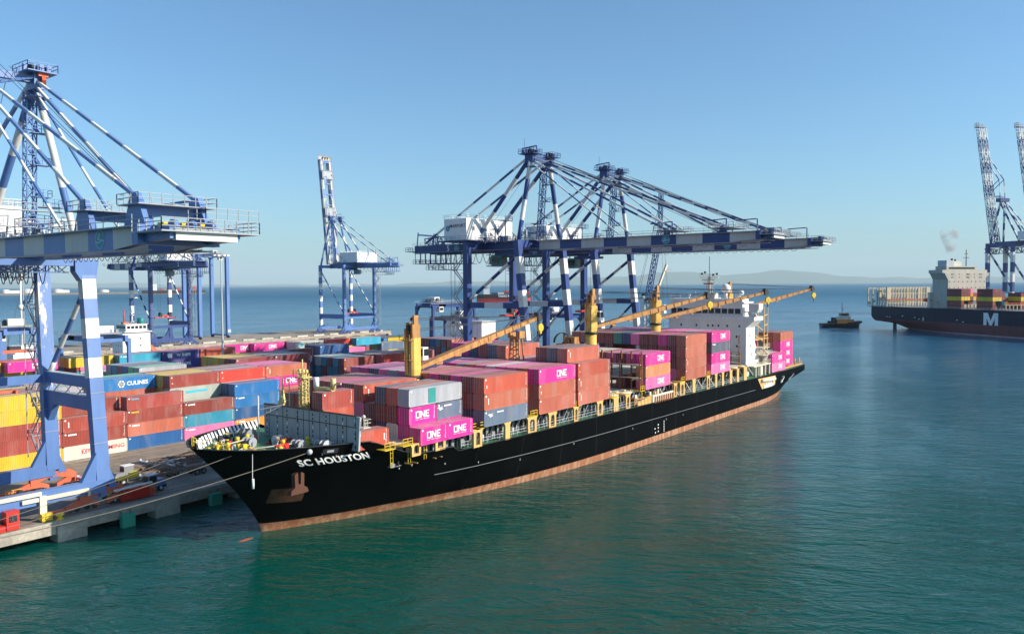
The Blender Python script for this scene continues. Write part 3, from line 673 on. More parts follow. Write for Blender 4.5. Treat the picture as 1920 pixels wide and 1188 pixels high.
for dy in (-1.0, 1.0):
    for dx in (-.5, .5): b.beam((cx+dx*1.6, cy+dy*1.3, 19.5), (cx+dx, cy+dy, 25.0), .26, .26)
for z in (20.5, 22.3, 24.0):
    b.beam((cx-.6, cy-1.1, z), (cx-.6, cy+1.1, z+1.2), .16, .16); b.beam((cx-.6, cy+1.1, z), (cx-.6, cy-1.1, z+1.2), .16, .16); b.beam((cx-.7, cy-1.2, z), (cx-.7, cy+1.2, z), .2, .2)
b.box(cx-.9, cx+.9, cy-1.5, cy-.8, 25, 26.1); b.box(cx-.9, cx+.9, cy+.8, cy+1.5, 25, 25.8); b.box(cx-.9, cx+.9, cy-1.5, cy+1.5, 24.7, 25)
for k in (-.3, 0, .35): b.beam((cx+k, cy+k, 19.5), (cx-k, cy-1.3*k, 25), .12, .12)
b.build('jib_rest', M['jib'], ship)

# deck cranes
def deck_crane(x, y, zb, ztop, tip, zheel, rot):
    b = MB(); s2 = 1.05
    b.tube((x, y, 9), (x, y, zheel-1.6), 1.25, 16, 0); b.tube((x, y, zheel-1.6), (x, y, zheel-1.1), 1.5, 16, 2)
    # housing, a rotated box with chamfered corners
    d = Vector((math.cos(rot), math.sin(rot), 0)); e = Vector((-d.y, d.x, 0)); c = Vector((x, y, 0))
    zc = ztop-3.9
    def oct_(w_, l_, z): return [c+d*(a*w_)+e*(k*l_)+Vector((0, 0, z)) for a, k in ((-1, -.7), (-.7, -1), (.7, -1), (1, -.7), (1, .7), (.7, 1), (-.7, 1), (-1, .7))]
    r_ = [oct_(s2, s2, zheel-1.1), oct_(s2*1.12, s2*1.12, zheel), oct_(s2*1.12, s2*1.12, zc)]
    b.grid(r_, 0, True, False); b.poly(r_[2], 0)
    for k, hgt in ((-.75, 3.9), (.75, 2.6)):
        q = c+e*k*s2; b.prism([(q.x-1.0, q.y-.22), (q.x+.9, q.y-.22), (q.x+.9, q.y+.22), (q.x-1.0, q.y+.22)], 2, zc, zc+hgt*.6, 1)
        b.prism([(q.x-.6, q.y-.2), (q.x+.5, q.y-.2), (q.x+.5, q.y+.2), (q.x-.6, q.y+.2)], 2, zc+hgt*.6, zc+hgt, 1)
    for k in range(5): b.cb((x+random.uniform(-.8, .8), y+random.uniform(-.8, .8), zc+random.uniform(.3, 2.6)), (.7, .6, .8), random.choice((1, 2)))
    b.tube(c+e*-.9+Vector((0, 0, zc+1.8)), c+e*.9+Vector((0, 0, zc+1.8)), .5, 12, 2)
    b.ladder((x-1.3, y-.5, zheel-.8), (x-1.3, y-.5, zc), .5, (0, 1, 0), 2, .07, .5)
    for zz in (zheel+1.6, zc-.4): b.box(x-2.0, x-.9, y-1.2, y+1.2, zz, zz+.08, 1); b.rail([(x-2.0, y-1.2, zz), (x-2.0, y+1.2, zz)], 1.0, .07, .8, 1)
    for k in (-.6, 0, .6): b.box(x-1.19, x-1.165, y+k-.04, y+k+.04, zheel, zc, 1)
    b.tube(c+e*-.5+Vector((0, 0, zc+3.2)), c+e*.2+Vector((0, 0, zc+3.2)), .35, 10, 2); b.beam((x, y, zc+2), (x+1.4, y, zc+3.4), .3, .3, 1)
    p_ = b.build('deck_crane', [M['ped'], M['jib'], M['dark']], ship)
    # cab
    b = MB(); q = c+d*1.7-e*.9; b.cb((q.x, q.y, zheel+2.6), (1.3, 1.2, 2.2), 0); b.cb((q.x+.1, q.y-.6, zheel+2.8), (1.1, .06, 1.2), 1); b.cb((q.x+.66, q.y, zheel+2.6), (.05, 1.0, 1.4), 1); b.cb((q.x-.66, q.y, zheel+2.8), (.05, 1.0, 1.2), 1)
    b.build('crane_cab', [M['white'], M['glass']], p_)
    # jib
    b = MB(); H0 = c+d*.6+Vector((0, 0, zheel)); T = Vector(tip); L = (T-H0); n = 8; up = L.normalized().cross(Vector((0, 0, 1))).normalized(); nrm = up.cross(L.normalized())
    rows = []
    for i in range(n+1):
        t = i/n; hh = (.55+.55*math.sin(min(1, t*2.2)*math.pi/2)) if t < .5 else 1.1-.5*(t-.5)*2; ww = 1.5-.75*t
        p = H0+L*t; rows.append([p+up*ww/2-nrm*hh*.5, p+up*ww/2+nrm*hh*.5, p-up*ww/2+nrm*hh*.5, p-up*ww/2-nrm*hh*.5])
    b.grid(rows, 0, True, False); b.poly(rows[0]); b.poly(rows[-1][::-1])
    for t in (.16, .3, .55): p = H0+L*t-nrm*.75; b.cb(tuple(p), (1.7, .5, .4), 0)
    for i in range(14):
        p = H0+L*(i+.5)/14; b.beam(p+up*.62+nrm*.5, p+up*.62-nrm*.5, .1, .12, 0); b.beam(p-up*.62+nrm*.5, p-up*.62-nrm*.5, .1, .12, 0)
    b.tube(T-up*.7, T+up*.7, .75, 14, 1); b.tube(T-up*.6+nrm*.7, T+up*.6+nrm*.7, .45, 12, 1)
    jb = b.build('jib', [M['jib'], M['dark']], p_)
    b = MB()
    for k in (-.5, -.15, .2, .55):
        b.tube(c+e*k+Vector((0, 0, ztop-.4-abs(k))), T+up*k*.6+nrm*.5, .045, 4)
        b.tube(c+e*k*.8+Vector((0, 0, zc+1.6-abs(k))), T+up*k*.6+nrm*.2, .04, 4)
    b.build('hoist_cable', M['cable'], p_)
    b = MB(); h = T+L.normalized()*.9; h.z -= 2.3
    b.tube(h-up*.3, h+up*.3, .85, 18, 0); b.cb((h.x, h.y, h.z-.9), (.5, .5, .7), 0); b.tube((h.x, h.y, h.z-1.2), (h.x, h.y, h.z-2.0), .14, 6, 1); b.tube(h, T+L.normalized()*.4, .05, 4, 1)
    for k in (-1, 1):
        for i in range(6): a = i*math.pi/3; b.beam(h+up*.31*k, h+up*.31*k+Vector((math.cos(a)*up.y, -math.cos(a)*up.x, math.sin(a)))*.8, .05, .06, 2)
    b.build('hook_block', [M['yellow'], M['dark'], M['buff']], p_)
    return p_
random.seed(21)
deck_crane(99.5, 97, 12, 30.3, (136.5, 96.6, 28.5), 21.0, 0)
c2 = deck_crane(157.3, 96.2, 12, 34.4, (191.5, 82.7, 32.2), 25.6, R(-21))
deck_crane(191.3, 97, 12, 35.0, (223.8, 79.2, 32.8), 26.2, R(-29))
deck_crane(241, 97, 12, 36.0, (274.5, 81.4, 33.4), 26.4, R(-25))
b = MB(); p = Vector((191.9, 96.4, 35)); b.beam(p, p+Vector((3.3, -.6, 5.6)), .5, .5); b.beam(p+Vector((1.8, -.2, 3.6)), p+Vector((3.4, -1.8, 4.4)), .3, .3); b.build('crane_top_strut', M['cream'], ship)
b = MB()   # cable drum guard beside the second deck crane
for i in range(14):
    a = math.pi*(i/13); q = math.pi*((i+1)/13)
    if i < 13: b.beam((153.0, 101.3+2.3*math.cos(a), 22.0+2.3*math.sin(a)), (153.0, 101.3+2.3*math.cos(q), 22.0+2.3*math.sin(q)), .7, .12)
b.build('drum_guard', M['dark'], ship)
b = MB(); b.box(152.2, 155.6, 96.5, 102.5, 19, 21.8); b.box(153, 155, 98, 101, 21.8, 23.4); b.tube((153, 100.8, 21), (153, 100.8, 24.4), .3, 8); b.build('crane_machinery', M['jib'], ship)

# accommodation block
X0, X1, Y0, Y1 = 226.0, 233.5, 85.8, 110.2
b = MB(); b.box(X0, X1, Y0, Y1, 8.2, 24.6, 0)
b.prism([(X0+.02, 8.2), (X1+6, 8.2), (X1+6, 12), (X1+2.5, 13.5), (X1+.2, 17), (X0+4.5, 22), (X0+4.2, 24.6), (X0+.02, 24.6)], 1, Y0-.25, Y0+.4, 1)
b.box(X1, X1+7, 88, 108, 8.2, 14.5, 1)
for z in (12.6, 15.5, 18.4, 21.4): b.box(X0-.05, X1, Y0+.5, Y1, z-.05, z+.05, 0)
acc = b.build('accommodation_block', [M['white'], M['white']], ship)
b = MB(); b.box(X0-.6, X1-.6, 83.0, 113.0, 24.6, 25.7, 0); b.box(X0-.2, X1-.8, 86.6, 109.4, 25.7, 29.6, 0); b.box(X0-.5, X1-.5, 86.0, 110.0, 29.6, 30.0, 0); b.box(X0-.2, X1-3, 86.6, 109.4, 29.98, 30.9, 0)
b.prism([(82.2, 27.0), (84.6, 27.0), (84.6, 29.5), (81.6, 29.5), (81.6, 28.0)], 0, X0-.6, X0+2.8, 0)
b.prism([(82.2, 25.7), (84.6, 25.7), (84.9, 27.0), (84.0, 27.0), (83.4, 26.2), (82.8, 27)], 0, X0-.4, X0-.1, 0)
b.box(X0-.5, X0+2.5, 84.5, 87, 27.0, 27.2, 0)
b.prism([(83.0, 24.6), (85.8, 24.6), (85.8, 22.2)], 0, X0-.4, X1-.8, 0)
wh = b.build('wheelhouse', M['white'], ship)
b = MB()
for i in range(11):
    y = 87.2+i*2.03; 
    b.box(X0-.24, X0-.2, y, y+1.7, 26.6, 28.0, 0)
b.box(X0-.22, X0-.205, 86.7, 109.3, 26.4, 26.55, 1)
b.build('bridge_window', [M['glass'], M['grey']], wh)
for z, ys in ((22.9, (87.6, 91.3, 94, 95.8, 97.3, 101, 106)), (19.8, (88.4,)), (17.0, (88.3,)), (14.2, (88.2, 91, 95)), (11.2, (88.2, 91.5))):
    for y in ys:
        m_ = MB(); m_.box(X0-.04, X0-.004, y-.27, y+.27, z-.35, z+.35, 0); m_.box(X0-.07, X0-.04, y-.2, y+.2, z-.27, z+.27, 1); m_.build('window', [M['grey'], M['glass']], acc)
m_ = MB()
for x, z in ((229, 20), (230.5, 14.5), (229.4, 17)): m_.box(x-.25, x+.25, Y0-.29, Y0-.255, z-.35, z+.35, 0)
m_.build('side_window', M['glass'], acc)
b = MB()
b.box(X0+1.5, X0+4.5, 96, 100, 30.2, 32.6, 0); b.tube((228.5, 98, 30), (228.5, 98, 37.5), .35, 8, 0); b.tube((228.5, 98, 37.5), (228.5, 98, 43.5), .1, 6, 1)
for z, w_ in ((33.5, 1.6), (35.6, 2.2), (37.2, 2.9)): b.box(228.1, 228.9, 98-w_, 98+w_, z, z+.15, 0); b.rail([(228.1, 98-w_, z+.15), (228.1, 98+w_, z+.15)], 1, .06, 1)
for y, z in ((95.6, 38.3), (100.4, 38.4), (96.8, 38), (99.4, 38.8)): b.cb((228.5, y, z), (.4, .5, .6), 1)
b.beam((228.0, 96.6, 35.3), (228, 99.6, 35.3), .25, .35, 2); b.box(227.9, 228.1, 96.2, 100, 36.4, 36.6, 0)
for dy in (-1.3, 1.3): b.beam((228.5, 98+dy, 30), (228.5, 98+dy*.4, 37), .14, .14, 0)
b.build('radar_mast', [M['cream'], M['dark'], M['orange']], ship)
b = MB(); b.ball((228.5, 92.8, 33.9), 1.45, 0, 14, 9); b.tube((228.5, 92.8, 30.5), (228.5, 92.8, 33), .5, 8, 0)
b.ball((228.5, 104.5, 31.9), .5, 0); b.tube((228.5, 104.5, 30), (228.5, 104.5, 32), .15, 6, 0); b.ball((229, 86.2, 31.4), .3, 0); b.tube((229, 89.2, 30), (229, 89.2, 32.6), .8, 12, 0); b.ball((229, 88.2, 32.6), .8, 0)
b.build('satellite_dome', M['white'], ship)
b = MB()
for y, h in ((107, 2.2), (102, 3.5), (110, 2.4)): b = MB(); b.tube((227.5, y, 30), (227.5, y, 30+h), .06, 5); b.beam((227.5, y-1.1, 30+h), (227.5, y+1.1, 30+h), .12, .22); b.beam((227.5, y-.5, 30+h*.7), (227.5, y+.5, 30+h*.7), .1, .1); b.build('radar_scanner', M['white'], ship)
b = MB(); b.rail([(X0-.4, 86.2, 30.9), (X0-.4, 109.8, 30.9)], 1, .05, 1.8); b.rail([(X0-.5, 83.1, 25.7), (X0-.5, 86.5, 25.7)], 1.1, .06, .8)
b.build('bridge_railing', M['white'], ship)
b = MB(); b.prism([(236, 8), (243, 8), (242, 31), (237, 31)], 1, 100, 107, 0); b.tube((239, 102, 31), (239, 102, 32.5), .5, 10, 1); b.tube((240.5, 104.5, 31), (240.5, 104.5, 32.5), .5, 10, 1)
b.build('funnel', [M['white'], M['dark']], ship)
b = MB()  # lifeboat frame, stairs and gallery abaft the block
for x in (240.5, 243.4):
    b.beam((x, 85.5, 8), (x+.3, 85.5, 28.2), .3, .3); b.beam((x, 88.5, 8), (x+.3, 88.5, 28), .25, .25)
for z in (12, 16, 19.2, 22.5, 25.5): b.beam((240.4, 85.5, z), (243.7, 85.5, z+.3), .22, .22); b.beam((X1, 86.2, z+1), (240.5, 85.8, z-1.4), .2, .2); b.beam((240.5, 85.5, z), (240.5, 88.5, z), .2, .2)
b.box(234, 246, 86, 89, 18.2, 18.5)
b.build('boat_deck_frame', M['buff'], ship)
b = MB()
for z in (11.5, 13.8, 16.0): b.box(X1+.5, X1+9-z*.2, 83.2, 86.5, z, z+.15); b.rail([(X1+.5, 83.2, z+.15), (X1+9-z*.2, 83.2, z+.15)], 1.1, .06, 1)
b.beam((X1+1, 83.6, 11.6), (X1+5, 83.6, 13.8), .8, .2); b.beam((X1+5, 83.6, 13.9), (X1+1, 83.6, 16), .8, .2)
b.box(229.5, 233, 83, 85.2, 8.3, 11.2); b.box(224, 240, 82.4, 85.4, 11.2, 11.5); b.rail([(233, 82.5, 11.5), (241, 82.5, 11.5)], 1.1, .07, 1.2)
for x in (226, 230, 234, 237.5): b.box(x, x+.5, 82.6, 83.1, 8.2, 11.2)
b.build('side_gallery', M['cream'], ship)
b = MB()
b.poly([(226.0, YC-hbr(226, 7)-.07, 7.75), (241.5, YC-hbr(241, 7)-.07, 7.35), (241.5, YC-hbr(241, 5)-.07, 4.7), (229.5, YC-hbr(229, 5)-.07, 4.4)][::-1], 0)
b.tube((228.5, YC-16.15, 6.9), (240.8, YC-15.85, 6.4), .55, 10, 1); b.box(231, 238, 81.8, 82.0, 4.5, 5.6, 2)
for x in (232, 233.5, 235, 236.5, 238.5): b.box(x, x+.6, 81.7, 81.95, 4.6, 6.0, 2)
b.build('gangway_recess', [M['buff'], M['cream'], M['white']], ship)
for x, w_, z0, z1 in ((248, 2.6, 4.4, 6.4), (259, 2.2, 4.2, 6.3)):
    b = MB(); b.poly([(x, YC-hbr(x, z0)-.05, z0), (x+w_, YC-hbr(x+w_, z0)-.05, z0), (x+w_, YC-hbr(x+w_, z1)-.05, z1), (x, YC-hbr(x, z1)-.05, z1)], 0)
    b.beam((x+.5, YC-hbr(x, z0)-.12, z0), (x+w_*.7, YC-hbr(x, z1)-.12, z1-.3), .2, .2, 1); b.cb((x+w_/2, YC-hbr(x, z0)-.12, z0+.4), (.5, .15, .6), 1); b.build('mooring_port', [M['grey'], M['lwhite']], ship)
b = MB(); b.box(250, 274.5, 84.2, 111.8, 7.95, 8.25); b.rail([(270.5, 84.3, 8.0), (274.6, 84.3, 7.9), (274.6, 111, 7.9)], 1.1, .07, 1.2)
for x in (267.5, 272): b.tube((x, 84.6, 8), (x, 84.6, 10.4), .22, 8)
b.build('stern_platform', M['buff'], ship)
# ------------------------------------------------------------------ shipping containers
CW, CH = 2.44, 2.6
def container_mesh(L):
    b = MB(); hx = L/2; hy = CW/2; e = .036
    # corrugated long sides
    n = int((L-.5)/.277)
    xs = [-hx+.16]; prof = []
    x = -hx+.16; step = (L-.32)/n
    for i in range(n):
        prof += [(x, 0), (x+step*.28, 0), (x+step*.5, e), (x+step*.78, e)]; x += step
    prof.append((hx-.16, 0))
    for sgn in (-1, 1):
        rows = [[(px, sgn*(hy-.02-d), z) for px, d in prof] for z in (.14, CH-.10)]
        if sgn == 1: rows = rows[::-1]
        b.grid(rows, 0, False, False)
    # posts and rails
    for sx in (-1, 1):
        for sy in (-1, 1):
            b.box(min(sx*hx, sx*(hx-.17)), max(sx*hx, sx*(hx-.17)), min(sy*hy, sy*(hy-.15)), max(sy*hy, sy*(hy-.15)), 0, CH, 0)
            for z in (0, CH-.12): b.box(min(sx*(hx+.004), sx*(hx-.18)), max(sx*(hx+.004), sx*(hx-.18)), min(sy*(hy+.004), sy*(hy-.16)), max(sy*(hy+.004), sy*(hy-.16)), z-.002 if z else -.002, z+.122, 1)
    for sy in (-1, 1):
        for z0, z1 in ((.01, .15), (CH-.11, CH-.005)): b.box(-hx+.1, hx-.1, min(sy*(hy-.001), sy*(hy-.06)), max(sy*(hy-.001), sy*(hy-.06)), z0, z1, 0)
    # ends : front wall corrugated, door end plain (doors are parts)
    m = 9; stp = (CW-.3)/m; pf = []
    y = -hy+.15
    for i in range(m): pf += [(y, 0), (y+stp*.3, 0), (y+stp*.5, e), (y+stp*.8, e)]; y += stp
    pf.append((hy-.15, 0))
    b.grid([[(hx-.03-d, yy, z) for yy, d in pf] for z in (.12, CH-.1)], 0, False, False)
    b.grid([[(-(hx-.06), yy, z) for yy, d in pf] for z in (.12, CH-.1)][::-1], 0, False, False)
    for sx in (-1, 1): b.box(min(sx*(hx-.003), sx*(hx-.1)), max(sx*(hx-.003), sx*(hx-.1)), -hy+.1, hy-.1, .0, .13, 0); b.box(min(sx*(hx-.003), sx*(hx-.1)), max(sx*(hx-.003), sx*(hx-.1)), -hy+.1, hy-.1, CH-.12, CH-.008, 0)
    # roof with transverse swages
    k = int(L/.55); st = (L-.2)/k; rf = []; x = -hx+.1
    for i in range(k): rf += [(x, 0), (x+st*.55, 0), (x+st*.65, .018), (x+st*.9, .018)]; x += st
    rf.append((hx-.1, 0))
    b.grid([[(px, yy, CH-.03+d) for px, d in rf] for yy in (-hy+.05, hy-.05)], 0, False, False)
    b.box(-hx+.1, hx-.1, -hy+.1, hy-.1, .05, .1, 1)
    return b.mesh('container', [M['cont'], M['dark']])
def door_mesh(L, side):
    b = MB(); x = -(L/2-.035); y0, y1 = ((-CW/2+.15, -.01) if side < 0 else (.01, CW/2-.15))
    b.box(x-.03, x, y0, y1, .14, CH-.13, 0)
    for z in (.7, 1.35, 2.0): b.box(x-.045, x-.03, y0+.06, y1-.06, z-.05, z+.05, 0)
    for f in (.28, .74):
        y = y0+(y1-y0)*f; b.box(x-.085, x-.05, y-.025, y+.025, .1, CH-.09, 1)
        b.box(x-.1, x-.05, y-.2, y+.02, 1.05, 1.11, 1)
    return b.mesh('door', [M['cont'], M['rail']])
def marks_mesh(L):
    b = MB(); x = L/2-.55; y = -CW/2-.004; random.seed(4)
    for i in range(11):
        if i == 4: continue
        z = 2.35-i*.13; b.poly([(x, y, z), (x+.1, y, z), (x+.1, y, z+.08), (x, y, z+.08)])
    for i in range(3): z = .5+i*.2; b.poly([(x-.15, y, z), (x+.15, y, z), (x+.15, y, z+.05), (x-.15, y, z+.05)])
    b.poly([(-L/2+.35, y, 2.1), (-L/2+.65, y, 2.1), (-L/2+.65, y, 2.35), (-L/2+.35, y, 2.35)])
    for i in range(6): z = 2.3-i*.14; b.poly([(-L/2-.01, .75, z), (-L/2-.01, .85, z), (-L/2-.01, .85, z+.09), (-L/2-.01, .75, z+.09)][::-1])
    return b.mesh('code_marking', [M['lwhite']])
CM = {40: container_mesh(12.19), 20: container_mesh(6.06)}
DM = {(l, s2): door_mesh({40: 12.19, 20: 6.06}[l], s2) for l in (40, 20) for s2 in (-1, 1)}
MK = {40: marks_mesh(12.19), 20: marks_mesh(6.06)}
PAL = {'magenta': (.70, .022, .27), 'pink': (.80, .16, .38), 'rust': (.33, .058, .043), 'brown': (.24, .042, .03), 'wine': (.17, .024, .028), 'salmon': (.46, .125, .075), 'orangered': (.48, .08, .045), 'tan': (.52, .21, .10),
       'red': (.55, .045, .03), 'navy': (.025, .04, .13), 'slate': (.12, .16, .25), 'grey': (.33, .34, .38), 'dgrey': (.10, .105, .14), 'blue': (.015, .16, .42), 'dblue': (.012, .09, .27), 'teal': (.02, .25, .38),
       'yellow': (.68, .46, .03), 'green': (.02, .22, .13), 'lgreen': (.12, .5, .2), 'white': (.66, .64, .58), 'sage': (.42, .50, .42), 'orange': (.80, .27, .03), 'cream': (.62, .58, .46), 'cyan': (.03, .33, .48), 'violet': (.035, .03, .22)}
CNAME = {'skip': '', 'magenta': 'magenta', 'pink': 'faded pink', 'rust': 'rust red', 'brown': 'brown red', 'wine': 'dark red', 'salmon': 'salmon orange', 'tan': 'tan orange', 'orangered': 'orange red', 'red': 'bright red', 'navy': 'navy', 'slate': 'slate blue', 'grey': 'light grey', 'dgrey': 'dark grey',
         'blue': 'bright blue', 'dblue': 'deep blue', 'teal': 'teal', 'yellow': 'yellow', 'green': 'green', 'lgreen': 'pale green', 'white': 'white', 'sage': 'grey green', 'orange': 'orange', 'cream': 'cream', 'cyan': 'light blue', 'violet': 'dark violet'}
ORD = ['first', 'second', 'third', 'fourth', 'fifth', 'sixth', 'seventh', 'eighth', 'ninth', 'tenth', 'eleventh', 'twelfth', 'thirteenth']
used = set(); NC = [0]; REST = []
# beyond the 300 boxes that show largest, the rest go into one mesh
SMALL = set([22,23,25,26,28,30,33,41,42,44,45,47,49,55,57,59,64,65,67,68,70,72,75,79,81,83,85,86,90,99,101,103,105,107,109,121,122,123,124,125,126,135,155,156,157,168,170,175,184,185,191,193,195,197,199,200,206,207,208,209,215,216,217,230,232,234,241,244,249,251,255,257,259,261,263,264,265,266,267,268,270,272,274,276,278,280,281,282,283,284,285,287,288,289,290,291,292,293,294,295,296,297,299,300,302,303,305,306,308,309,311,312,317,318,320,321,323,324,326,327,329,330,332,333,337,340,343,346,349,352,353,355,357,359,361,363,365,367,369,370,371,372,373,374,377,378,381,382,385,386,389,390,391,393,394,395,397,398,407,411,416,421,422,423,424,435,436,437,440,441,442,443,445,446,447,448])
SMALL_FAR = set(["dark red container, level third, fourth from the deck edge, separate right hand bay", "dark red container, level fifth, third from the deck edge, separate right hand bay", "dark red container, level fourth, third from the deck edge, separate right hand bay", "yellow container, level third, third from the deck edge, separate right hand bay", "dark red container, level fifth, second from the deck edge, separate right hand bay", "dark red container, level fourth, second from the deck edge, separate right hand bay", "yellow container, level third, second from the deck edge, separate right hand bay", "brown red container, level fourth, fifth from the deck edge, bay before the white house", "yellow container, level third, fifth from the deck edge, bay before the white house", "faded pink container, level fifth, fourth from the deck edge, bay before the white house", "orange container, level fourth, fourth from the deck edge, bay before the white house", "dark red container, level third, fourth from the deck edge, bay before the white house", "dark red container, level fifth, third from the deck edge, bay before the white house", "dark red container, level fourth, third from the deck edge, bay before the white house", "yellow container, level third, third from the deck edge, bay before the white house", "dark red container, level fifth, second from the deck edge, bay before the white house", "dark red container, level fourth, second from the deck edge, bay before the white house", "yellow container, level third, second from the deck edge, bay before the white house", "brown red container, level second, second from the deck edge, rightmost low group", "dark red container, level first, third from the deck edge, next bay, low group", "dark red container, level first, second from the deck edge, rightmost low group", "yellow container, level third, third from the deck edge, next bay, low group", "brown red container, level second, third from the deck edge, next bay, low group", "dark red container, level fourth, second from the deck edge, next bay, low group", "yellow container, level third, second from the deck edge, next bay, low group", "brown red container, level second, second from the deck edge, next bay, low group", "dark red container, level fourth, seaward edge of the deck, next bay, low group", "yellow container, level third, seaward edge of the deck, next bay, low group", "brown red container, level second, seaward edge of the deck, next bay, low group", "dark red container, level first, seaward edge of the deck, next bay, low group", "faded pink container, level fourth, seventh from the deck edge, bay before the white house", "bright red container, level third, seventh from the deck edge, bay before the white house", "rust red container, level second, seventh from the deck edge, bay before the white house", "bright red container, level fourth, sixth from the deck edge, bay before the white house", "brown red container, level third, sixth from the deck edge, bay before the white house", "dark red container, level second, sixth from the deck edge, bay before the white house"])
def container(x0, y0, z, col, label, L=40, doors=True, mark=True, logo=None, group='containers in the yard', zs=1.0, notice=None):
    """x0 = forward end, y0 = seaward side"""
    if col == 'skip': NC[0] += 1; return
    if label in used: raise Exception('dup '+label)
    used.add(label); NC[0] += 1
    LL = {40: 12.19, 20: 6.06}[L]
    if NC[0]-1 in SMALL:
        c = PAL[col]; random.uniform(0, 1); REST.append((CM[L], Matrix.Translation((x0+LL/2, y0+CW/2, z)) @ Matrix.Diagonal((1, 1, zs, 1)), c)); return
    o = bpy.data.objects.new('container', CM[L]); COL.objects.link(o)
    jx, jy = random.uniform(-.05, .05), random.uniform(-.03, .03)
    o.location = (x0+LL/2+jx, y0+CW/2+jy, z); o.scale = (1, 1, zs)
    c = PAL[col]; k = random.uniform(.88, 1.1); c = tuple(min(1, v*k*random.uniform(.95, 1.05)) for v in c); o.color = (*c, 1)
    tag(o, label, 'container', group)
    if doors:
        for s2 in (-1, 1):
            d = bpy.data.objects.new('door', DM[(L, s2)]); COL.objects.link(d); d.parent = o; d.color = o.color
    if mark:
        d = bpy.data.objects.new('code_marking', MK[L]); COL.objects.link(d); d.parent = o
    if logo: logo(o, LL)
    return o
YF = -CW/2-.012
def lg_one(dx=-.12, s=1.15):
    def f(o, L): put(ONE, o, (L*dx*-1 if L > 8 else 0, YF, 1.42), scale=s)
    return f
def lg_text(s, size, bold, dx=0, z=1.35, mat='lwhite', xs=1.0, sp=1.0, extra=None):
    def f(o, L):
        put(text_mesh(s, size, bold, mat, sp, xs), o, (L*dx, YF, z))
        if extra: extra(o, L)
    return f
def lg_bars(xf, mat='lwhite', vert=True, n=4, s=.42):
    # vertical owner lettering too small to read: stacked blocks
    b = MB()
    for i in range(n):
        z = i*s*.62; b.poly([(0, z, 0), (s*.55, z, 0), (s*.55, z+s*.45, 0), (0, z+s*.45, 0)]) if vert else b.poly([(i*s*.62, 0, 0), (i*s*.62+s*.5, 0, 0), (i*s*.62+s*.5, s*.6, 0), (i*s*.62, s*.6, 0)])
    me = b.mesh('owner_marking', [M[mat]])
    def f(o, L): put(me, o, (L*xf, YF, .9 if vert else 1.7), name='owner_marking')
    return f
def lg_msc(dx=.0):
    def f(o, L):
        put(text_mesh('m', 1.75, .06, 'lblack', 1, 1.25), o, (L*dx, YF, 1.68)); put(text_mesh('sc', 1.25, .05, 'lblack', 1.1, 1.2), o, (L*dx, YF, .78))
    return f
def culines_logo():
    b = MB()
    for i in range(6):
        a = i*math.pi/3; ringpoly(b, .42*math.cos(a), .42*math.sin(a), .12, .33, 12)
    ringpoly(b, 0, 0, .28, .42, 16); return b.mesh('emblem', [M['lwhite']])
CUL = culines_logo()
def lg_cul(o, L): put(CUL, o, (-1.6, YF, 1.35), scale=1.0); put(text_mesh('CULINES', 1.15, .03, 'lwhite', 1, 1.05), o, (1.9, YF, 1.35))
def wl():
    b = MB(); b.poly([(-.8, .5, 0), (-.55, .75, 0), (-.3, .45, 0), (0, .8, 0), (.3, .45, 0), (.55, .75, 0), (.8, .5, 0), (.7, -.3, 0), (.35, -.75, 0), (0, -.3, 0), (-.35, -.75, 0), (-.7, -.3, 0)]); return b.mesh('emblem', [M['lwhite']])
WLM = wl()
def lg_w(o, L): put(WLM, o, (-3.6, YF, 1.4), scale=1.0); put(text_mesh('W SHIPS', 1.15, .03, 'lwhite', 1, 1.05), o, (.8, YF, 1.4))
def flag_shape(pts, mat):
    b = MB(); b.poly([(p[0], p[1], 0) for p in pts]); return b.mesh('emblem', [M[mat]])
SQ = flag_shape([(-.5, -.5), (.5, -.5), (.5, .5), (-.5, .5)], 'lcyan'); STRIPE = flag_shape([(-2.6, -.3), (2.6, -.2), (2.6, .3), (-2.6, .22)], 'lcyan')
BIRD = flag_shape([(-.8, .1), (-.3, .25), (.1, .1), (.5, .35), (.3, .0), (.6, -.15), (.1, -.25), (-.2, -.35), (-.3, -.05)], 'lwhite')
ym = MB(); ym.poly([(-.45, -.45, 0), (.45, -.45, 0), (.45, .45, 0), (-.45, .45, 0)], 0); ym.poly([(-.12, -.36, .01), (.12, -.36, .01), (.12, .36, .01), (-.12, .36, .01)], 1); ym.poly([(-.3, .22, .01), (.3, .22, .01), (.3, .36, .01), (-.3, .36, .01)], 1); ym.poly([(-.3, -.36, .01), (.3, -.36, .01), (.3, -.24, .01), (-.3, -.24, .01)], 1)
YME = ym.mesh('emblem', [M['lred'], M['lwhite']])
def lg_ym(o, L): put(YME, o, (-2.3, YF, 1.3), scale=1.0); put(text_mesh('YANG MING', 1.1, .01, 'lred', 1.05, 1.15), o, (1.9, YF, 1.3))
def lg_stripe(o, L): put(STRIPE, o, (.3, YF, 1.5))
STAR = flag_shape([(.3*math.cos(math.pi/2+i*math.pi/5)*(1 if i % 2 == 0 else .42), .3*math.sin(math.pi/2+i*math.pi/5)*(1 if i % 2 == 0 else .42)) for i in range(10)], 'lcyan')
def lg_maersk(o, L): put(SQ, o, (-3.4, YF, 1.45), scale=1.2); put(text_mesh('MAERSK', 1.5, .01, 'lblack', 1.05, 1.1), o, (1.2, YF, 1.4))
def lg_bird(o, L): put(BIRD, o, (-L*.36, YF, 1.75)); put(lgt, o, (-L*.22, YF, 1.95))
lgt = (lambda b: ([b.poly([(i*.3, 0, 0), (i*.3+.24, 0, 0), (i*.3+.24, .22, 0), (i*.3, .22, 0)]) for i in range(6)], b.mesh('owner_marking', [M['lwhite']]))[1])(MB())
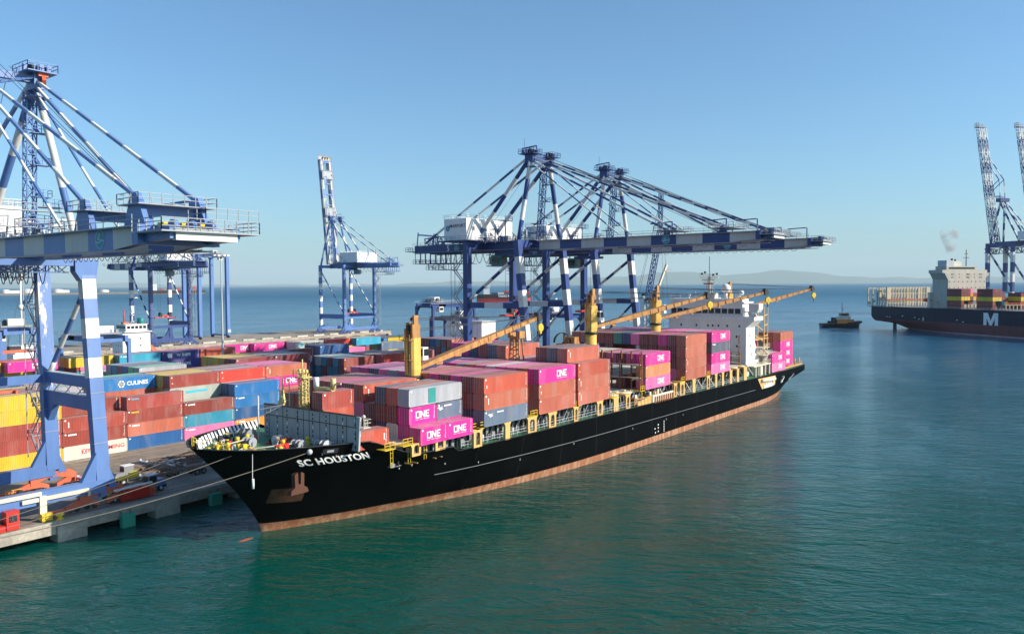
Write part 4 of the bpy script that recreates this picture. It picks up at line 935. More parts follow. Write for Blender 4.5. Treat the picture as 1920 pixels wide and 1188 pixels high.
def lg_teal(o, L): put(flag_shape([(-.8, -1.1), (.8, -1.1), (.8, 1.1), (-.8, 1.1)], 'teal'), o, (-L*.08, YF, 1.3), name='painted_panel')
def lg_small(col='lwhite'):
    def f(o, L): put((lambda b: ([b.poly([(i*.32, 0, 0), (i*.32+.25, 0, 0), (i*.32+.25, .3, 0), (i*.32, .3, 0)]) for i in range(5)], b.mesh('owner_marking', [M[col]]))[1])(MB()), o, (-L*.42, YF, 1.95))
    return f

# ---- on the ship: bays
TI = ['bottom', 'second tier', 'third tier', 'fourth tier']
def tiername(t, n): return 'top' if t == n-1 else ('bottom' if t == 0 else ORD[t]+' tier')
def ship_bay(name, x0, zb, th, stacks, L=40, step=2.5):
    """stacks: {row: [cols bottom..top]}; entries may be None (hidden) or (col, logo)"""
    for r_ in sorted(stacks):
        st = stacks[r_]; n = len(st)
        off = 0
        if isinstance(st[0], (int, float)): off = st[0]; st = st[1:]; n = len(st)
        for t, c in enumerate(st):
            if c is None: continue
            logo = None
            if isinstance(c, tuple): c, logo = c
            LL = L; xx = x0
            tn = 'top of stack' if t == n-1 else ('bottom of stack' if t == 0 else ORD[t]+' tier')
            pos = 'outer row' if r_ == 0 else ORD[r_]+' row inboard'
            lab = '%s container, %s, %s, %s' % (CNAME[c], tn, pos, name)
            container(xx, 82.1+step*r_, zb+th*t, c, lab, L, doors=True, mark=(r_ < 2 or t == n-1), logo=logo, group='containers stacked on the black ship', zs=(th-.02)/CH)
bar = lg_bars(-.42)
m_, pk, rs, br, wi, sa, og, nv, sl_, gy, dg = 'magenta', 'pink', 'rust', 'brown', 'wine', 'salmon', 'orangered', 'navy', 'slate', 'grey', 'dgrey'
random.seed(31)
# bay just behind the breakwater (20 foot)
ship_bay('bay behind the breakwater', 75.6, 12.2, 2.55, {1: [('orangered', lg_bars(.33))], 4: [None, og, rs], 5: [None, None, 'skip'], 6: [None, None, 'skip']}, 20)
# bay A
NA = 'first full bay'
for k, (x, lab) in enumerate(((85.6, 'magenta half length container, lower outer row, nearest the bow'), (91.75, 'magenta half length container, lower outer row, next to the first deck crane'))):
    container(x, 82.05, 11.55, m_, lab, 20, logo=lg_one(0, 1.05), group='containers stacked on the black ship')
container(85.9, 84.6, 11.6+2.72, m_, 'magenta half length container in the second tier below the light grey box', 20, logo=lg_one(0, 1.05), group='containers stacked on the black ship')
container(92.05, 84.6, 11.6+2.72, 'slate', 'slate blue half length container with white bird emblem below the light grey box', 20, logo=lg_bird, group='containers stacked on the black ship')
ship_bay(NA, 85.9, 11.6, 2.72, {1: [m_, None, (gy, lg_teal)], 2: ['white', br, og], 3: [nv, br, dg], 4: [wi, wi], 5: [wi, 'pink', (og, bar)], 6: [wi, br, rs], 7: [wi, wi, m_], 8: [None, wi, og], 9: [None, br, og], 10: [None, None, rs], 11: [None, rs], 12: [None, rs]})
ship_bay('second full bay', 100.8, 12.1, 2.72, {0: [('slate', lg_bird), (sa, bar), (og, lg_bars(-.45, n=2))], 1: [nv, rs, br], 2: [nv, nv, m_], 3: [wi, br, br], 4: [None, br, m_], 5: [None, rs, sa], 6: [None, None, sa], 7: [None, None, pk], 8: [None, None, gy], 9: [None, None, pk], 10: [None, wi, nv], 11: [None, wi, m_], 12: [None, wi, pk]})
ship_bay('third full bay', 116.4, 12.1, 2.72, {0: [sa, (sa, lg_bars(-.45, n=2)), (m_, lg_one())], 1: [wi, br, sa], 2: [wi, wi, pk], 3: [None, wi, pk], 4: [None, wi, 'white'], 5: [None, None, pk], 6: [None, br, sa], 7: [None, None, gy], 8: [None, None, m_], 9: [None, br, pk], 10: [None, wi, gy], 11: [None, wi, m_], 12: [None, wi, m_]})
ship_bay('fourth full bay', 129.4, 12.1, 2.72, {0: [(sa, bar), (sa, bar), (og, lg_bars(-.45, n=1))], 1: [None, br, br, (sa, bar)], 2: [None, None, None, dg], 3: [None, None, rs, br], 4: [None, None, m_], 5: [None, None, m_], 6: [None, None, gy], 7: [None, None, rs, sa], 8: [None, None, rs, dg], 9: [None, None, rs, rs], 10: [None, None, rs, nv], 11: [None, None, nv, m_], 12: [None, None, nv, m_]})
ship_bay('bay abaft the lashing bridge', 157.1, 12.1, 2.62, {0: [('pink', lg_one()), 'tan', (m_, lg_one())], 1: [None, None, m_], 2: [wi, None, wi], 3: [None, None, pk], 4: [None, None, rs], 5: [None, None, 'cream'], 6: [None, None, 'cream'], 7: [None, None, pk], 8: [None, None, 'cream'], 9: [None, None, sa], 10: [None, None, rs], 11: [None, None, rs], 12: [None, None, rs]})
ship_bay('sixth bay', 177.6, 12.1, 2.72, {0: [sa, (sa, bar), sa, sa], 1: [pk, wi, wi, br], 2: [None, wi, br, m_], 3: [None, None, wi, br], 4: [None, None, wi, br], 5: [None, None, None, pk], 6: [-.3, None, None, None, nv], 7: [None, None, None, 'green'], 8: [None, None, wi, br], 9: [None, None, None, rs], 10: [None, None, None, rs], 11: [None, None, None, sa], 12: [None, None, None, sa]})
ship_bay('seventh bay', 193.0, 12.1, 2.72, {0: [(pk, lg_one()), (m_, lg_one()), ('dgrey', lg_small()), (m_, lg_one())], 1: [wi, wi, nv, m_], 2: [None, None, None, gy], 3: [None, None, None, pk], 4: [None, None, None, pk], 5: [None, None, None, pk], 6: [None, None, None, m_], 7: [None, None, None, sa], 8: [None, None, None, sa], 9: [None, None, None, pk], 10: [None, None, None, pk], 11: [None, None, wi, pk], 12: [None, None, wi, rs]})
ship_bay('bay abreast of the stern crane', 238.3, 8.45, 2.74, {0: [(pk, lg_one()), (m_, lg_one())], 1: [None, 'cream'], 2: [None, 'cream']})
ship_bay('aftermost bay', 253.2, 8.7, 2.74, {1: [(m_, lg_one()), (m_, lg_one()), (m_, lg_one()), sa], 2: [None, None, rs, rs], 3: [None, None, dg, br], 4: [None, None, m_], 5: [None, None, rs]})

# ---- yard
YB = 2.606
def slotx(k): return 55.4+12.28*k
def yard_stack(block, bn, k, row, y, cols, x0=None, th=2.69, slotname=None):
    n = len(cols)
    for t, c in enumerate(cols):
        if c is None: continue
        logo = None
        if isinstance(c, tuple): c, logo = c
        tn = 'top of stack' if t == n-1 else ('on the ground' if t == 0 else ORD[t]+' tier')
        rn = 'front row' if row == 0 else ORD[row]+' row'
        lab = '%s container, %s, %s, %s, %s' % (CNAME[c], tn, rn, slotname, bn)
        container(x0 if x0 is not None else slotx(k), y, YB+th*t, c, lab, 40, doors=(t >= n-3), mark=(row == 0 or t == n-1), logo=logo, group='containers stacked in the yard', zs=(th-.02)/CH)
random.seed(77)
BN = 'yard beside the quay'
SN = ['leftmost slot', 'second slot', 'third slot', 'fourth slot', 'fifth slot', 'sixth slot', 'seventh slot', 'eighth slot', 'ninth slot', 'tenth slot', 'eleventh slot', 'twelfth slot', 'thirteenth slot']
def ys(k, row, cols, y=None, bn=BN): yard_stack('A', bn, k, row, (157.5+2.72*row) if y is None else y, cols, slotname=SN[k])
ms = lambda c: (c, lg_msc(.10))
# slot 0 : 5 high block of black-lettered yellow boxes
ys(0, 0, [('yellow', lg_msc(.27)), 'rust', 'rust', ('yellow', lg_msc(.25)), ('yellow', lg_msc(.14))])
for r_, c in ((1, 'rust'), (2, 'rust'), (3, 'brown'), (4, 'yellow')): ys(0, r_, [None, None, None, c, c])
ys(0, 5, [None, None, None, ('blue', None)]); ys(0, 6, [None, None, None, 'blue', 'dblue'])
ys(1, 0, [('white', lg_ym), ('brown', lg_small('lwhite')), ('rust', bar)])
ys(1, 1, [None, None, None, 'brown'][:4]); ys(1, 3, [None, None, None, 'rust']); ys(1, 4, [None, 'yellow', 'yellow']); ys(1, 5, [None, None, 'dblue', 'blue'])
ys(2, 0, ['dblue', ('salmon', lg_small('lwhite')), ('rust', lg_small('yellow')), ('rust', lg_small('lcyan'))])
ys(2, 1, [None, None, 'rust']); ys(2, 4, [None, 'dblue', 'rust', ('salmon', None), ('blue', lg_cul)]); ys(2, 5, [None, None, None, None, 'teal']); ys(2, 6, [None, None, None, None, 'lgreen'])
ys(3, 0, [('pink', lg_small('lwhite')), 'teal', ('brown', lg_small('lwhite'))])
ys(3, 2, [None, None, 'sage', ('sage', lg_stripe), ('rust', lg_bars(-.46, n=1))])
for r_, c in ((3, 'yellow'), (4, 'yellow'), (5, 'yellow'), (6, 'rust')): ys(3, r_, [None, None, None, c, c])
ys(4, 0, [('orange', lg_small('lwhite')), 'dblue', ('blue', lg_small('lwhite')), 'blue'])
ys(4, 1, [None, None, None, 'dblue']); ys(4, 2, [None, None, 'white', 'white', ('red', lg_bars(-.46, n=1))]); ys(4, 3, [None, None, None, 'white', 'grey']); ys(4, 4, [None, None, None, None, 'rust']); ys(4, 5, [None, None, None, None, 'grey']); ys(4, 6, [None, None, None, None, 'rust'])
ys(5, 0, [None, 'rust', ('rust', lg_bars(-.44))]); ys(5, 2, [None, 'rust', 'salmon', ('magenta', lg_one()), ('salmon', bar)])
for r_, c in ((3, 'magenta'), (4, 'pink'), (5, 'pink'), (6, 'magenta')): ys(5, r_, [None, None, None, c, c])
ys(6, 0, [None, 'rust', 'red']); ys(6, 3, [None, None, 'green'])
ys(7, 1, [None, 'navy', 'green'])
# block B
BB = 'middle yard block'
def yb(k, x0, row, cols, y0=185.6): yard_stack('B', BB, k, row, y0+2.72*row, cols, x0=x0, slotname=SN[k])
for r_, c in enumerate(['grey', 'lgreen', 'blue', 'rust', 'teal', 'grey']): yb(0, 97.4, r_, [None, None, None, c, (c, None)])
for r_, c in enumerate(['red', 'teal', 'cyan', 'grey', 'grey', 'cream']): yb(1, 84.9, r_, [None, None, None, (c, lg_small('lwhite')) if r_ == 0 else c])
for r_, c in enumerate(['grey', 'lgreen', 'pink', 'rust', 'grey', 'rust']): yb(2, 72.4, r_, [None, None, None, c])
for r_, c in enumerate(['pink', 'rust', 'grey', 'grey']): yb(3, 60.0, r_, [None, None, None, c])
for r_, c in enumerate(['brown', 'brown', 'yellow', 'yellow', 'yellow', 'yellow']): yb(4, 123.7, r_, [None, None, c, c, c])
for r_, c in enumerate(['wine', 'grey', 'wine', 'grey', 'rust', 'wine']): yb(5, 136.1, r_, [None, None, wi, wi, c])
yb(6, 148.4, 5, ['navy', 'navy', 'navy', 'navy', 'wine'])
for r_, c in enumerate(['brown', 'cyan', 'brown', 'cyan', 'white', 'sage']): yb(7, 160.8, r_, [None, 'teal', ('teal' if r_ % 3 else 'brown'), c])
for r_, c in enumerate(['red', 'brown', 'cream', 'rust', 'rust', 'grey']): yb(8, 176.2, r_, [None, None, c, c])
for r_, c in enumerate(['rust', 'brown', 'rust']): yb(9, 188.8, r_, [None, None, 'brown', c])
for r_, c in enumerate(['salmon', 'brown', 'slate', 'dblue', 'brown', 'brown']): yb(10, 211.6, r_, [None, 'wine', 'teal', ('slate' if r_ % 2 else 'brown'), c], 187.0)
yb(11, 224.0, 0, [None, None, None, 'rust'], 187.0); yb(11, 224.0, 2, [None, None, None, 'red'], 187.0)
# block C
BC = 'yard block nearest the sea'
def yc(k, x0, row, cols, y0=221.5): yard_stack('C', BC, k, row, y0+2.72*row, cols, x0=x0, slotname=SN[k])
yc(0, 84.6, 2, [None, None, None, None, ('magenta', lg_one())]); yc(0, 84.6, 3, [None, None, None, None, 'red']); yc(0, 84.6, 5, [None, None, None, None, 'rust'])
yc(1, 71.9, 3, [None, None, None, None, 'yellow'])
yc(2, 99.6, 2, [None, None, None, None, ('yellow', lg_msc(.05))]); yc(2, 99.6, 3, [None, None, None, None, 'yellow']); yc(2, 99.6, 4, [None, None, None, None, 'cream']); yc(2, 99.6, 5, [None, None, None, None, 'rust'])
yc(3, 112.2, 1, [None, None, None, 'cyan', ('cyan', lg_small('lwhite'))]); yc(3, 112.2, 2, [None, None, None, None, 'grey']); yc(3, 112.2, 3, [None, None, None, None, 'rust'])
yc(4, 124.7, 1, [None, None, 'violet', ('violet', lg_w), ('violet', lg_w)]); yc(4, 124.7, 2, [None, None, None, None, 'rust']); yc(4, 124.7, 3, [None, None, None, None, 'pink'])
yc(5, 137.2, 1, [None, None, 'orangered', 'orangered', 'orangered']); yc(5, 137.2, 2, [None, None, None, None, 'rust']); yc(5, 137.2, 3, [None, None, None, None, 'pink'])
yc(6, 149.6, 1, [None, 'pink', 'magenta']); yc(6, 149.6, 2, [None, None, 'rust'])
yc(7, 160.2, 3, [None, None, None, 'magenta', ('magenta', lg_one())]); yc(7, 151.0, 4, [None, None, None, None, ('magenta', lg_one())])
yc(8, 173.0, 1, [None, None, None, None, ('white', lg_maersk)]); yc(8, 173.0, 2, [None, None, None, None, 'white']); yc(8, 173, 3, [None, None, None, None, 'rust'])
yc(9, 185.5, 1, [None, None, None, None, 'red']); yc(9, 185.5, 2, [None, None, None, None, 'rust'])
yc(10, 198.0, 0, [None, None, None, None, 'cyan']); yc(10, 198.0, 1, [None, None, None, None, 'grey']); yc(10, 198.0, 2, [None, None, None, None, 'yellow'])
for r_, c in ((-4, 'dblue'), (-3, 'navy'), (-2, 'navy')): yard_stack('C', 'blue row between far blocks', 7, 4+r_, 203.5+2.72*(4+r_), ['dblue', 'dblue', 'dblue', 'dblue', c], x0=166.5, slotname=SN[7])
yc(11, 210.6, 0, [None, None, None, 'slate']); yc(11, 210.6, 1, [None, None, None, 'lgreen']); yc(11, 212, 2, [None, None, None, 'rust'])
rq = random.Random(8)
for k in range(15):
    for r_ in range(7):
        x_ = 60+12.5*k; n_ = rq.choice((3, 4, 4, 4))
        if x_ > 236: continue
        for t_ in (n_-2, n_-1): REST.append((CM[40], Matrix.Translation((x_+6.1, 244.5+2.72*r_, YB+2.69*t_)), PAL[rq.choice(('rust', 'brown', 'yellow', 'salmon', 'grey', 'blue', 'pink', 'teal', 'rust', 'sage'))]))
for k in range(10):
    for r_ in range(5): REST.append((CM[40], Matrix.Translation((236+0*k+6.1*1+(k % 2)*12.4, 160+2.72*r_+(k//2)*14, YB+2.69*(2 if k % 3 else 1))), PAL[rq.choice(('rust', 'brown', 'salmon', 'slate', 'blue', 'pink'))]))
print('containers', NC[0])
# ------------------------------------------------------------------ ship-to-shore cranes
def festoon(b, y0, y1, x, z, n, sag, m=0, r=.09):
    st = (y1-y0)/n
    for i in range(n):
        pts = []
        for j in range(9):
            t = j/8; pts.append((x, y0+st*(i+t*.92), z-sag*math.sin(t*math.pi)**.7))
        b.path(pts, r, 4, m)
def sts(name, label, origin, rot=0, hw=10, hg=9, zt=44.5, g0=42.4, g1=44.8, gx=3.5, tip=-67.5, back=36, apex=65.5, apx=4.4, portal=(26.5, 28.0), lower=None,
        mats=('navy', 'cwhite', 'cwhite'), leg_stripe=True, landleg_stripe=False, number='5', logo='MARPORT', boom_up=False, stripe=6.6, portal_stripe=True, bogies='navy', lw=(1.9, 1.55), detail=True, xdiag=True, house=(9.7, 18, -9.8, 9.8, 4.2), spreader=(1.0, 24.0), hoist=True, group='ship to shore cranes', chipped=False, hinge=None, stays=(-58, -44, -31), boomang=82, dark_under=False, ys=None, yl=None):
    B, Wt, Lg = M[mats[0]], M[mats[1]], M['rail']
    t = thing(name, label, 'crane', origin, rot, group)
    YSb, YSt = ys if ys else (-hg, -hg); YLb, YLt = yl if yl else (hg, hg)
    YS, YL = YSt, YLt
    def yat(sea, z): a_, b_ = (YSb, YSt) if sea else (YLb, YLt); return a_+(b_-a_)*max(0, min(1, (z-3)/(zt-3)))
    st3 = (3.1, 1, 0) if chipped else (4.2, 1, 0)
    # legs
    for sx in (-1, 1):
        for sea in (True, False):
            b = MB(); x = sx*hw; y = yat(sea, 3)
            zb = lower[0] if lower else 5.0
            stripes = leg_stripe if sea else landleg_stripe
            zmid = (lower[1] if lower else zb+1.5) if chipped else 5
            Yf_ = lambda z: yat(sea, z)
            b.beam((x, Yf_(3.2), 3.2), (x, Yf_(zmid), zmid), lw[0], lw[1]*1.0, 0, None, up=(0, 1, 0))
            nb_ = max(1, round((zt-zmid)/st3[0])); st3 = (st3[0], 0, 1) if nb_ % 2 else (st3[0], 1, 0)
            if chipped and not sea: b.beam((x, Yf_(zmid), zmid), (x, Yf_(zt), zt), lw[0], lw[1], 2, None, up=(0, 1, 0))
            else: b.beam((x, Yf_(zmid), zmid), (x, Yf_(zt), zt), lw[0], lw[1], 0, (st3 if stripes else None), up=(0, 1, 0))
            # haunch at the foot
            b.prism([(x-sx*1.0, 4.0), (x-sx*3.2, 4.0), (x-sx*.9, 8.2)], 1, y-.45, y+.45, 0); b.prism([(x+sx*.8, 2.6), (x+sx*2.1, 2.6), (x+sx*.8, 6.2)], 1, y-.45, y+.45, 0)
            if sea and chipped: b.prism([(x-1.02, zt-3.2), (x+1.02, zt-3.2), (x+1.6, zt-.05), (x-1.9, zt-.05), (x-1.9, zt-1.8)], 1, YSt-.96, YSt+.76, 0)
            if chipped:
                for z in (9.5, 13.2, 17): b.box(x-lw[0]/2-.06, x+lw[0]/2+.06, Yf_(z)-lw[1]/2-.06, Yf_(z)+lw[1]/2+.06, z, z+.08, 3)
            if not sea and not chipped or (chipped and not sea):
                for z in range(8, int(zt)-2, 4): b.box(x-lw[0]/2-.05, x+lw[0]/2+.05, Yf_(z)+lw[1]/2, Yf_(z)+lw[1]/2+.9, z, z+.1, 3)
                b.ladder((x, Yf_(5)+lw[1]/2+.45, 5), (x, Yf_(zt)+lw[1]/2+.45, zt-1), .6, (1, 0, 0), 3, .07, 1.2)
            b.build('leg', [B, Wt, M['bluechip'] if chipped else B, M['rail']], t)
    # sill beams and bogies
    for y in (YSb, YLb):
        b = MB(); b.beam((-hw-.2, y, 3.2), (hw+.2, y, 3.2), 1.3, 1.9, 0)
        for sx in (-1, 1): b.cb((sx*hw, y, 2.1), (1.0, .9, 1.2), 0)
        b.build('sill_beam', [B], t)
        for sx in (-1, 1):
            b = MB(); x = sx*hw
            b.prism([(x-3.4, 1.1), (x-3.4, 2.1), (x-2.4, 2.9), (x+2.6, 2.9), (x+3.6, 2.2), (x+3.6, 1.1), (x+2.6, 1.4), (x+1, 2.0), (x-1, 2.0), (x-2.6, 1.4)], 1, y-.4, y+.4, 0)
            for k in (-3.0, 3.0):
                b.prism([(x+k-2.4, .3), (x+k-2.4, .9), (x+k-.8, 1.6), (x+k+.8, 1.6), (x+k+2.4, .9), (x+k+2.4, .3), (x+k+1.2, .7), (x+k-1.2, .7)], 1, y-.32, y+.32, 0)
                for q in (-1.8, -.7, .7, 1.8): b.tube((x+k+q, y-.2, .36), (x+k+q, y+.2, .36), .34, 12, 1)
            b.tube((x, y-.55, 2.35), (x, y+.55, 2.35), .34, 10, 0)
            if chipped:
                b.beam((x+5.5, y, .9), (x+7.6, y, .9), .5, .7, 0); b.tube((x+7.4, y-.3, .45), (x+7.4, y+.3, .45), .3, 10, 1); b.beam((x-5.5, y, .6), (x-7.8, y, .5), .5, .5, 0); b.box(x+5.2, x+7.8, y-.8, y-.6, .3, 1.5, 0)
            b.build('bogie', [M[bogies], M['dark']], t)
    # side frames: portal tie + braces
    for sx in (-1, 1):
        x = sx*hw; zpm = (portal[0]+portal[1])/2; P0, P1 = yat(True, zpm), yat(False, zpm)
        if lower:
            YS_, YL_ = YS, YL; YS, YL = yat(True, lower[1]), yat(False, lower[1])
            b = MB(); b.box(x-.55, x+.55, YS+lw[1]/2, YL-lw[1]/2, lower[0], lower[1], 0); b.prism([(YL-lw[1]/2, lower[0]-3.2), (YL-lw[1]/2, lower[0]), (YL-3.2, lower[0])], 0, x-.5, x+.5, 0)
            b.box(x-.5, x+.5, YS+lw[1]/2, YL-lw[1]/2, portal[0], portal[1], 0); b.box(x-.62, x+.62, YS+lw[1]/2, YL-lw[1]/2, portal[1], portal[1]+.1, 1); b.box(x-.62, x+.62, YS+lw[1]/2, YL-lw[1]/2, lower[1], lower[1]+.1, 1)
            for i in range(4):
                ya, yb_ = YS+1+i*4, YS+3+i*4; b.beam((x+.4, ya, lower[1]), (x+.4, yb_, portal[0]), .12, .12, 2); b.beam((x-.4, yb_, portal[0]), (x-.4, yb_+2, lower[1]), .12, .12, 2)
            b.build('portal_beam', [B, M['lgrey'], Lg], t); YS, YL = YS_, YL_
        else:
            b = MB(); b.beam((x, P0, zpm), (x, P1, zpm), 1.0, portal[1]-portal[0], 0, (5.5, 0, 1) if portal_stripe else None); b.build('portal_beam', [B, Wt], t)
        b = MB()
        zp = portal[1]-.6
        b.tube((x, yat(True, zt-4.2)+.7, zt-4.2), (x, P1-.6, zp+(1.2 if not lower else 0)), .45 if not chipped else .38, 10, 0, (3.4, 0, 1)); b.build('diagonal_brace', [B, Wt], t)
        if not lower and xdiag:
            b = MB(); b.tube((x, P0+.6, zp-.8), (x, yat(False, 9)-.6, 9), .38, 8, 0, (4.5, 0, 1)); b.build('diagonal_brace', [B, Wt], t)
    for y in (YS, YL):
        b = MB(); b.beam((-hw, y, zt-(.9 if not chipped else .5)), (hw, y, zt-(.9 if not chipped else .5)), 1.4, 1.9 if not chipped else .9, 0); b.build('top_cross_beam', [B], t)
    # between the landward legs low cross tie
    b = MB(); b.beam((-hw, yat(False, portal[0]), portal[0]+.6), (hw, yat(False, portal[0]), portal[0]+.6), .9, 1.3, 0); b.build('rear_tie_beam', [B], t)
    # girders (landward of the hinge)
    hy = hinge if hinge is not None else YS-1.5
    for sx in (-1, 1):
        b = MB(); b.beam((sx*gx, back, (g0+g1)/2), (sx*gx, hy, (g0+g1)/2), 1.15, g1-g0, 0)
        b.beam((sx*(gx+.9), back, g0+.3), (sx*(gx+.9), hy, g0+.3), .8, .12, 2)
        b.rail([(sx*(gx+1.3), back, g1-.4), (sx*(gx+1.3), hy, g1-.4)], 1.1, .07, 3.0, 2)
        b.build('main_girder', [B, Wt, Lg], t)
    # boom
    def boom_parts(parent, Tm):
        hs = (1, 0) if tip < -60 else (0, 1)
        for sx in (-1, 1):
            b = MB(); y1 = tip; gh = g1-g0
            n = max(3, round((hy-y1)/stripe)); 
            for i in range(n):
                ya, yb_ = hy+(y1-hy)*i/n, hy+(y1-hy)*(i+1)/n
                za = g0+(0.9 if False else 0)
                last = i == n-1; tz = g0+(gh*.22 if last else 0)
                x0, x1 = sx*gx-.55, sx*gx+.55; n0 = len(b.v)
                b.v += [(x0, ya, g0), (x1, ya, g0), (x1, ya, g1), (x0, ya, g1), (x0, yb_, tz), (x1, yb_, tz), (x1, yb_, g1), (x0, yb_, g1)]
                for q in ((0, 4, 5, 1), (1, 5, 6, 2), (2, 6, 7, 3), (3, 7, 4, 0), (4, 7, 6, 5), (0, 1, 2, 3)): b.f.append(tuple(n0+j for j in q)); b.m.append(1-(i % 2) if hs[0] else (i+1) % 2); b.sm.append(False)
            b.box(sx*gx-.75, sx*gx+.75, min(hy, y1), max(hy, y1), g0-.14, g0-.02, 2)
            ro = sx*(gx+1.35); b.box(min(sx*(gx+.55), ro), max(sx*(gx+.55), ro), y1, hy, g1-.25, g1-.15, 2)
            b.rail([(ro, hy, g1-.15), (ro, y1, g1-.15)], 1.15, .065, 3.0, 2)
            b.build('boom_girder', [B, M['cgrey'], Lg], parent)
        y = hy-4
        while y > tip: b = MB(); b.beam((-gx, y, g1-.6), (gx, y, g1-.6), .7, .9, 0); b.build('boom_cross_tie', [B, Lg], parent); y -= 7.5
        b = MB()
        b.box(-gx-1.2, gx+1.2, tip-.8, tip+.4, g0+.4, g1, 0)
        # stay anchor frames
        b.build('boom_end_beam', [B], parent)
        fh = 3.4
        for sy in stays[:2]:
            b = MB()
            if not chipped:
                b.prism([(sy-.8, g1), (sy+.8, g1), (sy+.4, g1+1.5), (sy-.4, g1+1.5)], 0, -gx-.31, -gx+.31, 0); b.beam((gx, sy+2, g1), (gx, sy+2, g1+3.6), .25, .25, 0); b.beam((gx, sy+2, g1+3.6), (gx, sy+8, g1+3.3), .22, .25, 0)
                b.box(-gx-1.2, gx+1.2, sy-3, sy+3, g1+.9, g1+1.0, 1); b.rail([(-gx-1.2, sy-3, g1+1), (gx+1.2, sy-3, g1+1), (gx+1.2, sy+3, g1+1), (-gx-1.2, sy+3, g1+1), (-gx-1.2, sy-3, g1+1)], 1.1, .08, 1.2, 1); b.build('stay_anchor_platform', [B, Lg], parent); continue
            for sx in (-1, 1):
                b.prism([(sy-2.2, g1), (sy+2.2, g1), (sy+.7, g1+fh), (sy-.5, g1+fh)] if chipped else [(sy-.8, g1), (sy+.8, g1), (sy+.4, g1+1.4), (sy-.4, g1+1.4)], 0, sx*gx-.3, sx*gx+.3, 0)
            b.beam((-gx, sy, g1+1.6), (gx, sy, g1+1.6), .8, 1.0, 0)
            b.box(-gx-1, gx+1, sy-2.2, sy+2.2, g1+2.1, g1+2.2, 1); b.rail([(-gx-1, sy-2.2, g1+2.2), (gx+1, sy-2.2, g1+2.2), (gx+1, sy+2.2, g1+2.2), (-gx-1, sy+2.2, g1+2.2), (-gx-1, sy-2.2, g1+2.2)], 1.1, .07, 1.2, 1); b.build('stay_anchor_platform', [B, Lg], parent)
        b = MB(); e = 6.5 if chipped else 3.8
        b.box(-gx-1.8, gx+2.4, tip-e, tip-.8, g1-1.0, g1-.85, 0); b.rail([(-gx-1.8, tip-.8, g1-.85), (-gx-1.8, tip-e, g1-.85), (gx+2.4, tip-e, g1-.85), (gx+2.4, tip-.8, g1-.85)], 1.25, .08, 1.3, 0, (1, .66, .33))
        if chipped: b.rail([(-gx+3, tip-e*.5, g1+.4), (-gx+3, tip-e, g1+.4), (gx+2.4, tip-e, g1+.4)], 1.2, .07, 1.2, 0)
        b.beam((-gx, tip-e+.8, g0+1.5), (-gx, tip-.8, g0+1.3), 1.0, 1.3, 1); b.beam((gx, tip-e+.8, g0+1.5), (gx, tip-.8, g0+1.3), 1.0, 1.3, 1)
        b.beam((-gx, tip-e+.9, g0+1.3), (gx, tip-e+.9, g0+1.3), .8, 1.2, 3)
        for k in (-2.6, -.6, 1.6): b.tube((k, tip-e*.55, g1-.3), (k+.5, tip-e*.55, g1-.3), .75, 12, 1); b.cb((k+.2, tip-e*.3, g1-.3), (.9, 1.2, 1.0), 2)
        b.beam((gx, tip+3, g1), (gx, tip+3, g1+3.2), .22, .22, 1); b.beam((gx, tip+3.2, g1+3.2), (gx-.5, tip+8, g1+3.0), .22, .25, 1)
        b.build('boom_tip_platform', [Lg, B, M['yellow'], Wt], parent)
        o = put(EMB, parent, (-gx-.58, tip+ (9.0 if chipped else 22.5)*1.0 + (0 if not chipped else -.5), (g0+g1)/2), '-x', 'emblem', scale=(1.05 if chipped else 1.0))
        put(EMB, parent, (-gx-.58, tip+12.5, (g0+g1)/2), '-x', 'emblem', scale=.0001) if False else None
        if not boom_up:
            b = MB(); festoon(b, tip+6, hy, gx+2.0, g0+.2, 22, .7, 0, .05); b.beam((gx+2.0, tip+4, g0+.2), (gx+2.0, hy, g0+.2), .15, .2, 0); b.build('boom_cable_tray', M['cable'], parent)
    if not boom_up: boom_parts(t, None)
    # A-frame
    zs_ = zt
    for sx in (-1, 1):
        b = MB(); b.tube((sx*(hw-.6), YS, zs_-.2), (sx*apx, YS-.0, apex-.6), .62 if not chipped else .5, 12, 0, (5.4, 0, 1) if not chipped else (3.6, 1, 1, 0, 1)); b.build('mast_leg', [B, Wt], t)
        b = MB(); b.tube((sx*gx, YL+3.5, g1), (sx*apx, YS+.9, apex-.8), .55, 12, 0, (5.6, 0, 1)); b.build('mast_back_leg', [B, Wt], t)
        b = MB(); b.beam((sx*gx, back-4, g1+.6), (sx*apx*.95, YS+1.2, apex), .42, .5, 0, (5.5, 0, 1)); b.build('back_stay', [B, Wt], t)
        b = MB(); yy = YL+5.0; b.beam((sx*gx, yy+6.5, g1), (sx*gx, yy+7.5, g1+(apex-g1)*.30), .16, .16); b.beam((sx*gx, yy+10, g1), (sx*gx, yy+7.6, g1+(apex-g1)*.30), .16, .16); b.build('stay_prop', [B], t)
        if not boom_up:
            for k, sy in enumerate(stays):
                b = MB(); zz = g1+((3.0 if chipped else 1.1) if k < 2 else .6); th_ = (.44 if not chipped else .34) if k < 2 else .26
                b.beam((sx*apx*.95, YS-.7, apex-.2-k*.9), (sx*gx, sy, zz), th_, th_*1.1, 0, (4.4, 1, 0))
                b.build('fore_stay', [B, Wt], t)
    # apex platform
    b = MB()
    b.box(-apx-.7, -apx+.7, YS-1.2, YS+1.4, apex-1.4, apex+.8, 0); b.box(apx-.7, apx+.7, YS-1.2, YS+1.4, apex-1.4, apex+.8, 0)
    b.beam((-apx, YS, apex), (apx, YS, apex), 1.0, 1.0, 0); b.beam((-apx, YS+1, apex-2.2), (apx, YS-1, apex+.4), .4, .4, 0)
